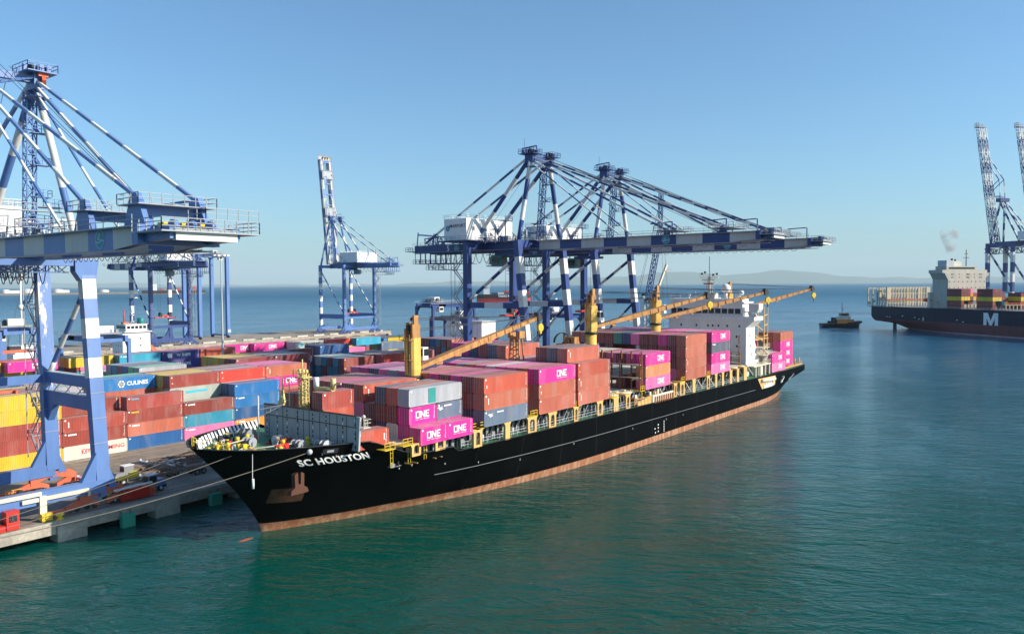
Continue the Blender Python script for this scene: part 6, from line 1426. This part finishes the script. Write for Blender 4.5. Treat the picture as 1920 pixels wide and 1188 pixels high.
def tractor(x, y, rot, lab, bonnet='blue', cabc='grey', grp=None):
    t = thing('terminal_tractor', lab, 'tractor', (x, y, 2.6), rot, grp)
    b = MB(); b.box(-2.9, 2.7, -.5, .5, .6, .95, 0); b.prism([(1.2, .9), (2.8, .9), (2.8, 1.6), (2.5, 1.95), (1.2, 2.0)], 1, -1.15, .25, 1); b.box(2.75, 2.9, -1.2, 1.2, .5, 1.0, 0); b.box(-2.6, -.6, -.4, .4, .95, 1.15, 0)
    b.build('body', [M['dark'], M[bonnet]], t)
    b = MB(); b.box(-.5, 1.2, -1.2, .1, .9, 2.9, 0); b.box(-.6, 1.3, -1.25, .15, 2.9, 3.0, 2)
    b.box(1.2, 1.23, -1.1, 0, 1.8, 2.7, 1); b.box(-.3, 1.0, -1.24, -1.2, 1.7, 2.7, 1); b.box(-.54, -.5, -1.1, 0, 1.7, 2.7, 1)
    b.build('cab', [M[cabc], M['glass'], M['white']], t)
    for k, s_2 in ((-1.9, -1), (-1.9, 1), (1.9, -1), (1.9, 1)): b = MB(); wheel(b, k, s_2*.95, .52); b.build('wheel', [M['tyre'], M['lgrey']], t)
    return t
tractor(65.2, 122.9, R(10), 'dark terminal tractor with a blue bonnet beside the yellow arm at the quay edge', 'blue')
tractor(67.2, 131.6, R(184), 'terminal tractor with grey cab among the parked trailer chassis', 'grey', 'grey')
t = thing('folding_arm', 'yellow folding loader arm standing behind the red rail clamp', 'loader arm', (58.8, 121.9, 2.6), R(8))
b = MB(); b.path([(0, 0, .8), (0, 0, 2.1), (.5, 0, 2.9), (1.3, 0, 3.2)], .24, 8, 0); b.beam((1.3, 0, 3.2), (5.0, 0, 3.5), .6, .5, 0); b.beam((3.6, 0, 3.45), (5.0, 0, 3.55), .75, .8, 0); b.build('arm', [M['yellow']], t)
b = MB(); b.box(-.6, 4.2, -.8, .8, .5, 1.0, 0); b.cb((1.6, 0, 1.3), (1.4, 1.2, .6), 0); 
for k in (.4, 3.4):
    for s2 in (-.9, .9): wheel(b, k, s2, .5, mh=2)
b.build('carriage', [M['grey'], M['tyre'], M['lgrey']], t) if False else b.build('carriage', [M['tyre'], M['grey'], M['lgrey']], t)
# covers and joints on the apron
b = MB()
for x, y, wx, wy in ((73.5, 145.5, 4.6, 2.4), (64.5, 133, 2, 1.2)):
    b.box(x, x+wx, y, y+wy, 2.602, 2.607, 0); b.box(x+.15, x+wx-.15, y+.15, y+wy-.15, 2.607, 2.611, 1)
b.build('duct_cover', [M['dark'], M['asph']], kind='structure')

def lamp_mast(x, y, z, H, lab):
    t = thing('lamp_mast', lab, 'lamp mast', (x, y, z), 0, 'lighting masts')
    b = MB(); b.cone((0, 0, 0), (0, 0, H), .38, .16, 10); b.box(-.3, .3, -.3, .3, 0, 1.2, 0); b.build('pole', M['lgrey'], t)
    b = MB(); b.tube((0, 0, H), (0, 0, H+.5), .5, 8, 0); b.box(-2.2, 2.2, -1.4, 1.4, H-.2, H-.05, 0)
    for a in range(8): q = a*math.pi/4; b.cb((2.2*math.cos(q), 1.7*math.sin(q), H+.2), (.8, .6, .5), 1)
    b.build('floodlight', [M['rail'], M['cwhite']], t)
lamp_mast(141.5, 219.0, 2.6, 42.0, 'tall grey lamp mast rising from the yard in front of the small white ship')
lamp_mast(362, 440, 3.0, 35, 'thin lamp mast behind the pier crane with the raised boom')

# ------------------------------------------------------------------ mobile harbour crane and white towers behind crane 6
t = thing('harbour_crane', 'lattice boom harbour crane beyond the black ship, under the crane boom', 'crane', (432, 224, 0), 0)
b = MB(); b.box(-12, 12, -8, 8, 0, 2.5, 0); b.build('pontoon', [M['navy']], t)
b = MB(); b.truss((0, 0, 2.5), (0, 0, 27), 4.2, .3, 7, 0); b.build('tower', [M['grey']], t)
b = MB(); b.box(-2.8, -1.0, 1.6, 4.2, 2.5, 28, 0); b.box(-1.5, .4, -4.6, -2.6, 2.5, 27.5, 0); b.box(-2.6, 1, -3, 4, 25.5, 26.2, 1); b.cb((-1.5, 2.5, 28.6), (1.6, 1.8, 1.6), 2); b.build('support_column', [M['white'], M['dark'], M['dark']], t)
b = MB(); b.truss((0, 1, 24), (6, -4.5, 66), 2.6, .22, 18, 0); b.truss((6, -4.5, 66), (6.6, -5, 90), 2.0, .2, 10, 0); b.build('lattice_boom', [M['navy']], t)
b = MB()
for k in (-3, 3): b.tube((k-3, 6+k*.3, 27), (6, -4.5, 84), .09, 4); b.tube((k*.5+9, -8-k*.5, 4), (6.4, -5, 86), .08, 4)
b.build('pendant_rope', [M['cable']], t)

# ------------------------------------------------------------------ small white ship behind the yard
t = thing('coaster_ship', 'small ship with white wheelhouse moored behind the container yard', 'ship', (186, 323, 0), R(-6))
def simple_hull(L, B_, zd, zk=-1, bow=1.0, flare=.85, m0=0, m1=1, zb=1.0, stern_taper=.8):
    b = MB(); n = 24; rows = []
    zs = [zk, 0, zb, zb+(zd-zb)*.5, zd]
    for z in zs:
        r_ = []; f = .72+.28*max(0, z)/zd if z < zb+.1 else 1
        for i in range(n+1):
            u = i/n; x = -L/2+L*u-(0 if u > .5 else 0)
            w_ = B_/2*(min(1, ((1-u)/.22))**.6 if u > .78 else 1)*(stern_taper+(1-stern_taper)*min(1, u/.12))*f
            xx = x - (1-max(0, z)/zd)*L*.035*(1 if u > .9 else 0)*(u-.9)/.1
            r_.append((xx, -w_, z))
        rows.append(r_)
    b.grid(rows, 0, False, True, lambda i, j: m1 if i < 2 else m0)
    b.grid([[(x, -y, z) for x, y, z in r_] for r_ in rows][::-1], 0, False, True, lambda i, j: m1 if i >= 2 else m0)
    b.poly([rows[k][0] for k in range(5)]+[(rows[k][0][0], -rows[k][0][1], rows[k][0][2]) for k in range(4, -1, -1)], m0)
    b.grid([[p for p in rows[-1]], [(x, -y, z) for x, y, z in rows[-1]]], 2, False, False)
    return b
simple_hull(78, 13, 5.5, m0=0, m1=1).build('hull', [M['navy'], M['boot'], M['grey']], t)
b = MB(); b.box(-24, -13, -5.5, 5.5, 5.5, 16.8, 0); b.box(-23.5, -12.5, -6.4, 6.4, 16.8, 17.1, 0); b.box(-22.5, -14, -5, 5, 17.1, 19.9, 0); b.box(-23, -13.5, -5.4, 5.4, 19.9, 20.1, 0)
for z in (8.2, 11, 13.8):
    for y in (-3.5, -1, 1.5): b.box(-24.05, -24, y-.25, y+.25, z, z+.6, 1)
    for x in (-21, -17): b.box(x-.3, x+.3, -5.55, -5.5, z, z+.6, 1)
acc2 = b.build('deckhouse', [M['white'], M['glass']], t)
b = MB(); b.box(-22.55, -22.5, -4.7, 4.7, 18.2, 19.3, 0)
for i in range(5): b.box(-22+i*1.6, -20.8+i*1.6, -5.05, -5, 18.2, 19.3, 0)
b.build('bridge_window', [M['glass']], acc2)
b = MB(); b.tube((-18, 0, 20), (-18, 0, 27.5), .3, 8, 0); b.box(-18.3, -17.7, -1.6, 1.6, 23.5, 23.8, 0); b.box(-18.3, -17.7, -1.1, 1.1, 25.2, 25.5, 0); b.tube((-20.5, 2, 20), (-20.5, 2, 26), .25, 6, 2); b.tube((-15.5, -3, 20), (-15.5, -3, 22.5), .9, 10, 3); b.tube((-15.5, -.9, 20), (-15.5, -.9, 22.5), .9, 10, 3); b.cb((-21.5, -1.5, 20.5), (2, 2.5, .8), 1)
b.build('mast', [M['white'], M['orange'], M['red'], M['cyanp'] if 'cyanp' in M else M['teal']], t)
b = MB(); b.beam((-12.8, -2, 11), (-7.5, -2, 6.5), 1.6, 1.6, 0); b.build('lifeboat', [M['orange']], t)
b = MB()
for k in range(5): b.cb((-5+k*8.5, random.uniform(-1, 1), 6.6), (6.5, 9.5, 1.9), 0)
b.build('hatch_cover', [M['grey']], t)
t = thing('workboat', 'small ship with thin white mast seen between the near crane legs, behind the yard', 'ship', (128, 322, 0), R(4))
simple_hull(40, 10, 4.5).build('hull', [M['navy'], M['boot'], M['grey']], t)
b = MB(); b.box(-8, 2, -4, 4, 4.5, 11, 0); b.box(-7, 0, -3.2, 3.2, 11, 14, 0); b.box(-7.05, -7, -2.8, 2.8, 12.2, 13.3, 1); b.build('deckhouse', [M['white'], M['glass']], t)
b = MB(); b.tube((-3, 0, 14), (-3, 0, 40), .35, 8, 0); b.ball((-3, 0, 28), 1.1, 0); b.ball((-3, 0, 39), 1.3, 0); b.tube((-3, 0, 34), (-8, 0, 14), .06, 4, 1); b.tube((-3, 0, 34), (4, 0, 14), .06, 4, 1); b.build('mast', [M['cwhite'], M['cable']], t)

# ------------------------------------------------------------------ far ship off the pier
t = thing('container_ship', 'distant red and black container ship seen between the quay crane legs', 'ship', (1263, 975, 0), R(-48.5))
simple_hull(110, 26, 15.5, zb=8, m0=0, m1=1, stern_taper=.9).build('hull', [M['hull2'] if 'hull2' in M else M['dark'], M['red'], M['grey']], t)
o = put(text_mesh('YANG MING', 6.2, .2), t, (4, -13.2, 11.6))
b = MB(); b.box(-42, -30, -11, 11, 15.5, 33, 0); b.box(-43, -29, -13, 13, 30, 33, 0); b.tube((-36, 0, 33), (-36, 0, 41), .6, 6, 0); b.build('deckhouse', [M['white']], t)
random.seed(19)
cols = ['slate', 'sage', 'red', 'dgrey', 'white', 'salmon', 'navy']
for i in range(6):
    for j in range(random.choice((1, 2, 2, 3))):
        c = random.choice(cols); b = MB(); b.box(-26+i*12.6, -14+i*12.6, -12, 12, 15.6+j*3.2, 18.6+j*3.2, 0)
        m = M.setdefault('fc_'+c, paint('far_cargo_'+c, PAL[c], .5, .1)); b.build('cargo_stack', m, t)
t = thing('container_ship', 'thin dark container ship on the horizon beyond the near crane', 'ship', (1900, 3300, 0), R(-30))
simple_hull(260, 36, 16, zb=4).build('hull', [M['dark'], M['boot'], M['grey']], t)
b = MB(); b.box(-90, -70, -15, 15, 16, 44, 0); b.build('deckhouse', [M['white']], t)
b = MB()
for k in range(9): b.box(-60+k*17, -47+k*17, -15, 15, 16, 22+5*(k % 3), k % 2)
b.build('cargo_stack', [M['red'], M['grey']], t)
# pale storage tanks on the far shore
b = MB()
random.seed(6)
for k in range(16):
    x = 200+k*105+random.uniform(-40, 40); r_ = random.uniform(10, 26); h = random.uniform(6, 16); b.cone((x, 3650, 9), (x, 3650, 9+h), r_, r_, 14); b.cone((x, 3650, 9+h), (x, 3650, 12+h), r_, 2, 14)
for k in range(16): x = 200+k*100; b.cb((x, 3660+random.uniform(-20, 20), 13), (random.uniform(20, 60), 30, random.uniform(8, 18)))
b.build('storage_tanks', M['white'], kind='stuff')
for i, (x, y) in enumerate(((1194, 2282), (1500, 1010))):
    t = thing('motor_boat', ['tiny white motor boat with its wake on the open sea left of the pier crane', 'tiny white motor boat far off behind the quay cranes'][i], 'boat', (x, y, 0), R(200))
    simple_hull(14, 4, 1.6, zb=.4).build('hull', [M['white'], M['white'], M['white']], t); b = MB(); b.box(-2, 2.5, -1.4, 1.4, 1.6, 3.4); b.build('cabin', M['white'], t)

# ------------------------------------------------------------------ tug
M['tugor'] = paint('tug_orange', (.85, .30, .06), .5, .1)
M['tugblack'] = paint('tug_hull', (.012, .016, .03), .4, .2)
t = thing('tugboat', 'dark blue tugboat with orange deckhouse base heading to the big ship stern', 'tugboat', (656, 172, 0), R(-53))
simple_hull(31, 10.5, 3.4, zb=.7, stern_taper=.75).build('hull', [M['tugblack'], M['tugblack'], M['grey']], t)
b = MB(); b.prism([(3, 3.2), (15.2, 3.4), (15.3, 5.2), (12, 5.0), (4, 3.9)], 1, -3.6, 3.6, 0); b.build('bow_bulwark', [M['tugblack']], t)
b = MB(); b.box(-4, 9, -3.6, 3.6, 3.4, 6.2, 0); b.box(-4.6, 9.4, -3.9, 3.9, 6.2, 6.35, 0); b.build('deckhouse', [M['tugor']], t)
b = MB(); b.box(-2, 6.5, -3.0, 3.0, 6.2, 8.6, 0); b.box(-.5, 5.4, -2.4, 2.4, 8.6, 11.4, 0); b.box(-.9, 5.8, -2.7, 2.7, 11.4, 11.7, 0); b.box(-.55, 5.45, -2.45, 2.45, 9.5, 10.8, 1)
wb = b.build('wheelhouse', [M['cream'], M['glass']], t)
b = MB(); b.tube((1, 0, 11.7), (1, 0, 19), .2, 6); b.box(.7, 1.3, -1.4, 1.4, 14.6, 14.8); b.box(.7, 1.3, -.9, .9, 16.6, 16.8); b.tube((1, 0, 11.7), (3, 0, 16), .12, 5); b.build('mast', [M['dark']], t)
b = MB()
for s2 in (-1, 1): b.cb((-5.5, s2*2.2, 5.6), (2, 1.4, 4.6), 0)
b.build('funnel', [M['dark']], t)
b = MB(); b.beam((2, -3.1, 6.2), (6.6, -3.3, 10.5), .4, .5, 0); b.build('deck_crane', [M['white']], t)
b = MB()
for k in range(9):
    for s2 in (-1, 1): b.tube((-12+k*2.6, s2*5.3, 2.6), (-12+k*2.6, s2*5.65, 2.6), .7, 10)
b.build('tyre_fender', [M['tyre']], t)
b = MB(); b.cb((-9, 0, 4.2), (2.2, 3, 1.6)); b.tube((-9, -1.4, 4.4), (-9, 1.4, 4.4), 1.0, 12); b.build('towing_winch', [M['dark']], t)

# ------------------------------------------------------------------ big blue hulled ship at the right
M['hull2'] = paint('blue_hull', (.006, .016, .042), .5, .3, scale=.15, streak=True, spec=.12)
M['boot2'] = paint('maroon_boot', (.12, .022, .03), .6, .25, scale=.15)
M['boot3'] = paint('waterline_growth', (.36, .24, .25), .8, .25, scale=.3)
Fx = Vector((-.609, -.798, 0)); rotB = math.atan2(Fx.y, Fx.x)
big = thing('container_ship', 'huge dark blue container ship with maroon bottom and large white M, at right', 'ship', (684, 144, 0), rotB)
# local: +x forward, +y = port side ... the side facing the viewer is -y or +y depending on rot
LB = 300; HB = 21
def hull_big():
    b = MB(); us = [0, 3, 6, 10, 15, 22, 30, 45, 60, 80, 110, 150, 200, 240, 262, 276, 288, 296, 300]
    zs = [-.5, .9, 1.7, 3.5, 5.6, 7.5, 9.5, 12, 14.5, 17]
    for side in (-1, 1):
        rows = []
        for z in zs:
            r_ = []
            for u in us:
                # overhanging stern: below 5 m the hull starts further forward
                xs0 = 0 if z > 9 else (9-z)**1.35*.85+ (0 if z > 5.6 else (5.6-z)*1.6)
                x = xs0+(LB-xs0)*u/LB - (0 if u < 262 else (17-z)*.5*(u-262)/38)
                w_ = HB*(min(1, (.72+.28*min(1, (x-xs0)/40)) if z > 5 else min(1, .12+((x-xs0)/70)**.75)))
                if u > 240: w_ *= max(.01, 1-((u-240)/60)**2.2)
                r_.append((x, side*w_, z))
            rows.append(r_)
        b.grid(rows, 0, False, True, lambda i, j: 2 if i < 1 else (1 if i < 5 else 0))
        if side == -1: T0 = [r_[0] for r_ in rows]
        else:
            for i in range(len(rows)-1): b.poly([T0[i], rows[i][0], rows[i+1][0], T0[i+1]], 1 if i < 5 else 0)
    top = [(x, 17) for x in us]
    return b
hull_big().build('hull', [M['hull2'], M['boot2'], M['boot3']], big)
b = MB(); b.box(1, 285, -18.5, 18.5, 16.4, 16.9, 0); b.build('main_deck', [M['grey']], big)
b = MB(); b.box(7.5, 9.2, -1, 1, -1, 7, 0); b.prism([(7.5, 6.8), (13, 6.8), (12, 5.2), (9.5, 4.5), (9.5, -1), (7.5, -1)], 1, -.8, .8, 0); b.build('rudder', [M['boot2']], big)
sideB = 1 if (Vector((math.cos(rotB+math.pi/2), math.sin(rotB+math.pi/2)))).dot(Vector((.603, -.797))) < 0 else -1
sb = sideB; Yf = sb*HB
put_ = lambda me, x, z, sc=1: None
b = MB(); yy = Yf+sb*.12
def mq(pts): b.poly([(117-sb*px*1.0, yy, 7.2+pz) for px, pz in pts])
mq([(-5.6, 0), (-3.1, 0), (-3.1, 8), (-5.6, 8)]); mq([(3.1, 0), (5.6, 0), (5.6, 8), (3.1, 8)])
mq([(-3.1, 8), (-3.1, 4.6), (-1.0, 0), (0, 0), (0, 3.0), (-2.2, 8)][::1]); mq([(3.1, 8), (2.2, 8), (0, 3.0), (0, 0), (1.0, 0), (3.1, 4.6)]); b.build('lettering', [M['lwhite']], big)
b = MB()
for x, z in ((24, 9.3), (27, 9.2), (52, 9.8), (56, 8.8), (90, 9.5), (95, 8.5), (40, 10.5)): b = MB(); b.cb((x, Yf+sb*.05, z), (1.2, .2, .5)); b.build('hull_mark', [M['lwhite']], big)
b = MB(); b.cb((60, Yf+sb*.05, 8.9), (.8, .2, 2.4)); b.build('hull_mark', [M['lwhite']], big)
M['hcream'] = paint('house_beige', (.43, .40, .34), .5, .12, rust=.05)
M['pale2'] = paint('lashing_cream', (.52, .44, .30), .6, .15, rust=.12)
def frame_bridge(x, z1, n=15, both=True, m='pale2'):
    b = MB()
    for i in range(n+1):
        y = -19.5+39*i/n; b.box(x-.4, x+.4, y-.28, y+.28, 17, z1, 0)
    for z in (19.5, 21, 26.5, z1-.4): b.box(x-.5, x+.5, -19.8, 19.8, z, z+.45, 0)
    for sy in (-1, 1): b.box(x-.6, x+.6, min(sy*16.4, sy*19.9), max(sy*16.4, sy*19.9), 22.5, z1, 0)
    b.box(x-1.6, x-.4, -19, 19, 21, 21.2, 1); b.rail([(x+.9, -19, 21.2), (x+.9, 19, 21.2)], 1.3, .2, 2.5, 2)
    b.build('lashing_bridge', [M['pale2'], M['grey'], M['orange']], big)
frame_bridge(22, 31.5); frame_bridge(14, 31)
for x in (1, 6, 11, 16.5): 
    b = MB(); b.box(x-.4, x+.4, sb*19-.4, sb*19+.4, 17, 31, 0); b.box(x-.3, x+.3, -19, 19, 30.3, 31, 0); b.box(x-.4, x+.4, -sb*19-.4, -sb*19+.4, 17, 31, 0); b.box(x, x+3, sb*19-.2, sb*19+.2, 18+x*.3, 20+x*.3, 0); b.build('lashing_post', [M['pale2']], big)
def SH(b):
    b.v = [(x+27, y*.93, z if z < 30 else 30+(z-30)*.93) for x, y, z in b.v]
b = MB(); b.box(36, 50, -17.5, 17.5, 17, 37.5, 0); b.box(35.5, 48, -20.8, 20.8, 42.5, 44.8, 0); b.prism([(-20.5, 42.5), (-17, 37.0), (17, 37.0), (20.5, 42.5)], 0, 36, 49.6, 0); b.box(37, 47, -16, 12, 44.8, 47.6, 0)
for z in (23, 27, 31, 35.5, 39.5):
    for y in range(-16, 17, 4): b.box(50, 50.06, y-.35, y+.35, z, z+.8, 1) if z < 37 else None
for z in (38.7, 41):
    for y in (-14, -12.8, -7, 0, 1, 2, 7, 12, 13.4): b.box(49.6, 49.66, y-.35, y+.35, z, z+.8, 1)
b.box(47, 47.06, -14, 10, 45.4, 46.7, 1)
SH(b); acb = b.build('accommodation_block', [M['hcream'], M['glass']], big)
b = MB(); b.prism([(38, 44.8), (46, 44.8), (46, 52), (38, 52)], 1, sb*8 if sb > 0 else -15, sb*15 if sb > 0 else -8, 0); b.box(39, 45, -13, 0, 44.8, 51.4, 1); b.tube((42, -6, 51), (42, -6, 53.5), .8, 8, 2); b.tube((42, -3, 51), (42, -3, 53), .6, 8, 2)
b.tube((46, 3, 47), (46, 3, 60), .3, 6, 2); b.beam((46, .5, 54), (46, 5.5, 54), .4, .4, 2); b.beam((46, 1.5, 57), (46, 4.5, 57), .4, .4, 2)
SH(b); b.build('funnel', [M['lgrey'], M['cream'], M['dark']], big)
b = MB(); b.box(34, 35.9, sb*13 if sb > 0 else -20, sb*20 if sb > 0 else -13, 17, 28, 0); SH(b); b.build('engine_casing', [M['cream']], big)
b = MB(); b.ball((32.5, sb*18.5, 22.5), 1.5, 0, 12, 8, (2.6, 1, 1)); SH(b); b.build('lifeboat', [M['red']], big)
random.seed(23)
def cstack(x, y0, n, cols, w_=1):
    for j in range(n):
        c = cols[j % len(cols)]; b = MB(); b.box(x, x+12.2, y0, y0+2.44*w_+.06*(w_-1), 17.3+j*2.7, 17.3+j*2.7+2.6, 0); b.box(x+12.2, x+12.22, y0+.1, y0+.2, 17.3+j*2.7, 17.3+j*2.7+2.5, 1)
        o = b.build('container', [M.setdefault('fc_'+c, paint('far_cargo_'+c, PAL[c], .5, .15)), M['dark']], None); o.location = big.location; o.rotation_euler = big.rotation_euler
        yield o, c, j
colr = ['wine', 'rust', 'yellow', 'brown', 'orange', 'teal', 'pink', 'red']
seq = []
specs = [(53, sb*(-19)+(0 if sb < 0 else 0), None)]
k = 0
rowlist = [(79, [5, 5, 5, 5, 4, 4, 4], 0), (84.0, [4, 4, 3], 9), (104, [5, 5, 5, 4, 4], 0), (109, [4, 3], 7)]
side_word = ['seaward edge of the deck', 'second from the deck edge', 'third from the deck edge', 'fourth from the deck edge', 'fifth from the deck edge', 'sixth from the deck edge', 'seventh from the deck edge']
bayw = ['bay before the white house', 'next bay, low group', 'separate right hand bay', 'rightmost low group']
for bi, (x, hs2, off) in enumerate(rowlist):
    for r_, n in enumerate(hs2):
        y0 = sb*(19-2.5*(r_+off))-(2.44 if sb > 0 else 0)
        base = ['wine', 'brown', 'yellow', 'wine', 'wine'] if r_ < 3 else [random.choice(colr) for _ in range(5)]
        for o, c, j in cstack(x, y0, n, base[:n] if r_ < 3 else base):
            if j < n-(5 if r_ == 0 else 3): COL.objects.unlink(o); bpy.data.objects.remove(o); continue
            lab = '%s container, level %s, %s, %s' % (CNAME[c], ORD[j], side_word[r_], bayw[bi])
            if lab in SMALL_FAR: REST.append((o.data, Matrix.Translation(big.location) @ Matrix.Rotation(rotB, 4, 'Z'), PAL[c])); bpy.data.objects.remove(o); continue
            tag(o, lab, 'container', 'containers on the big blue ship')
b = MB()
for x in range(56, 290, 14):
    for y in range(-18, 19, 3): b.box(x+13, x+13.6, y-.2, y+.2, 17, 20.4, 0)
    b.box(x+12.8, x+13.8, -19, 19, 20.2, 20.5, 0); b.rail([(x+13.3, -19, 20.5), (x+13.3, 19, 20.5)], 1.3, .16, 3, 1)
b.build('cell_guide', [M['pale2'], M['orange']], big)
b = MB(); b.rail([(2, sb*19.6, 17), (285, sb*20.4, 17)], 1.3, .14, 3); b.build('deck_railing', [M['lgrey']], big)
# funnel smoke
sm = bpy.data.materials.new('funnel_smoke'); sm.use_nodes = True; st_ = sm.node_tree; st_.nodes.clear()
so_ = st_.nodes.new('ShaderNodeOutputMaterial'); sv = st_.nodes.new('ShaderNodeVolumePrincipled'); sn = st_.nodes.new('ShaderNodeTexNoise'); sn.inputs['Scale'].default_value = .16; sn.inputs['Detail'].default_value = 5
sc_ = st_.nodes.new('ShaderNodeTexCoord'); st_.links.new(sc_.outputs['Object'], sn.inputs[0]); sr = st_.nodes.new('ShaderNodeMapRange'); sr.inputs[1].default_value = .46; sr.inputs[2].default_value = .7; sr.inputs[4].default_value = .25; st_.links.new(sn.outputs[0], sr.inputs[0]); st_.links.new(sr.outputs[0], sv.inputs['Density']); sv.inputs['Color'].default_value = (.85, .85, .85, 1); st_.links.new(sv.outputs[0], so_.inputs['Volume'])
b = MB(); rows = []
for i in range(9):
    t_ = i/8; cz = 48+t_*26; r_ = 1.4+6.0*t_**.8 if i < 7 else (6.5 if i == 7 else .3); rows.append([(69-t_*2+r_*math.cos(a*math.pi/5), -4.5*1-t_*3+r_*math.sin(a*math.pi/5), cz) for a in range(10)])
b.grid(rows, 0, True, True); b.poly(rows[0][::-1]); b.poly(rows[-1])
o = b.build('smoke', [sm], None); o.location = big.location; o.rotation_euler = big.rotation_euler; o['kind'] = 'stuff'

# ------------------------------------------------------------------ far quay cranes with raised lattice booms
M['navyf'] = M['navy']
def lattice_crane(pos, rot, lab):
    t = thing('lattice_boom_crane', lab, 'crane', pos, rot, 'far quay cranes with raised booms'); st_ = (14, 0, 1); t.scale = (1.12, 1.12, 1.16); P2 = [M['navy'], M['cwhite'], M['rail']]
    for x in (-11, 11):
        for y in (-15, 15):
            b = MB(); b.beam((x, y, 0), (x, y, 66), 3.2 if y < 0 else 2.6, 3.2, 0, (9.5, 0, 1), up=(0, 1, 0)); b.build('leg', P2, t)
    for x in (-11, 11):
        b = MB(); b.tube((x, -15, 60), (x, 15, 22), 1.0, 8, 0, (7, 0, 1)); b.beam((x, -15, 17), (x, 15, 17), 2, 2.6, 0); b.beam((x, 16, 64), (x, -15, 64), 1.8, 3, 0); b.build('side_frame', P2, t)
    b = MB(); b.beam((-12, -15, 64), (12, -15, 64), 3.4, 4.2, 0); b.beam((-12, 15, 64), (12, 15, 64), 2.6, 3.4, 0); b.truss((-8, -17, 59), (-8, 15, 59), 5, .5, 6, 2); b.truss((-3, -17, 58), (11, -17, 59), 4.4, .5, 4, 2); b.build('top_frame', P2, t)
    b = MB(); a = R(80); d = Vector((0, -math.cos(a), math.sin(a)))
    for x in (-3.0, 3.0): b.truss(Vector((x, -17, 66)), Vector((x, -17, 66))+d*118, 2.6, .34, 26, 0, (12, 0, 1), 4.0)
    b.cb(tuple(Vector((0, -17.5, 66))+d*119.5), (10, 6, .6), 2); b.rail([tuple(Vector((-5, -20, 66))+d*119), tuple(Vector((5, -20, 66))+d*119), tuple(Vector((5, -15, 66))+d*119)], 4.5, .4, 2, 2, (1, .5))
    for k in range(8): b.beam(Vector((-4, -17, 66))+d*(8+14*k), Vector((4, -17, 66))+d*(8+14*k), .8, .8, 0)
    b.build('raised_boom', P2, t)
    b = MB()
    for x in (-5, 5): b.tube((x*1.6, -15, 66), (x*.5, -9, 106), 1.0, 8, 0, (7, 0, 1)); b.tube((x, 17, 66), (x*.5, -9, 105), .9, 8, 0, (7, 0, 1)); b.beam((x*.6, 30, 66), (x*.4, -8, 107), .8, .8, 0, (7, 0, 1))
    b.cb((0, -9, 108), (11, 6, 3.5), 0); b.rail([(-6, -13, 110), (6, -13, 110), (6, -5, 110)], 2, .25, 2, 0)
    b.build('mast', P2, t)
    b = MB()
    for x in (-3, 3): b.beam((x, -9, 109), (x, -11, 128), .5, .5, 0, (6, 0, 1)); b.beam((x, -11, 128), Vector((x, -17, 66))+d*92, .7, .7, 0, (8, 0, 1)); b.beam((x, -11, 128), Vector((x, -15, 66))+d*54, .5, .5, 0)
    b.build('boom_stay', P2, t)
    b = MB(); b.box(-9, 9, 18, 36, 68, 76, 0); b.build('machinery_house', [M['white']], t)
    b = MB(); b.beam((0, -14, 66), (0, 42, 66), 6, 3.0, 0); b.build('main_girder', [M['navy']], t)
lattice_crane((1053, 96, 2), R(90+37+14), 'striped far crane with raised lattice boom, left one of the pair at right')
lattice_crane((1080, 59, 2), R(90+37+14), 'striped far crane with raised lattice boom, cut by the right picture edge')
b = MB(); b.box(880, 1500, -90, 128, -1, 2, 0)
o = b.build('far_quay', [M['conc']], kind='structure'); 

# the remaining boxes, one mesh with a colour attribute
mm_ = containermat(True); V, Fc, Mi, Cc = [], [], [], []
for me, mx, c in REST:
    n0 = len(V); k = random.uniform(.9, 1.1)
    for v in me.vertices: V.append(tuple(mx @ v.co)); Cc.append((c[0]*k, c[1]*k, c[2]*k, 1))
    for p_ in me.polygons: Fc.append(tuple(n0+i for i in p_.vertices)); Mi.append(min(1, p_.material_index))
me = bpy.data.meshes.new('container_stacks'); me.from_pydata(V, [], Fc); me.materials.append(mm_); me.materials.append(M['dark']); me.polygons.foreach_set('material_index', Mi)
at = me.color_attributes.new('boxcolour', 'FLOAT_COLOR', 'POINT'); at.data.foreach_set('color', [q for c in Cc for q in c]); me.update()
o = link('container_stacks', me); o['kind'] = 'stuff'
print('rest', len(REST))
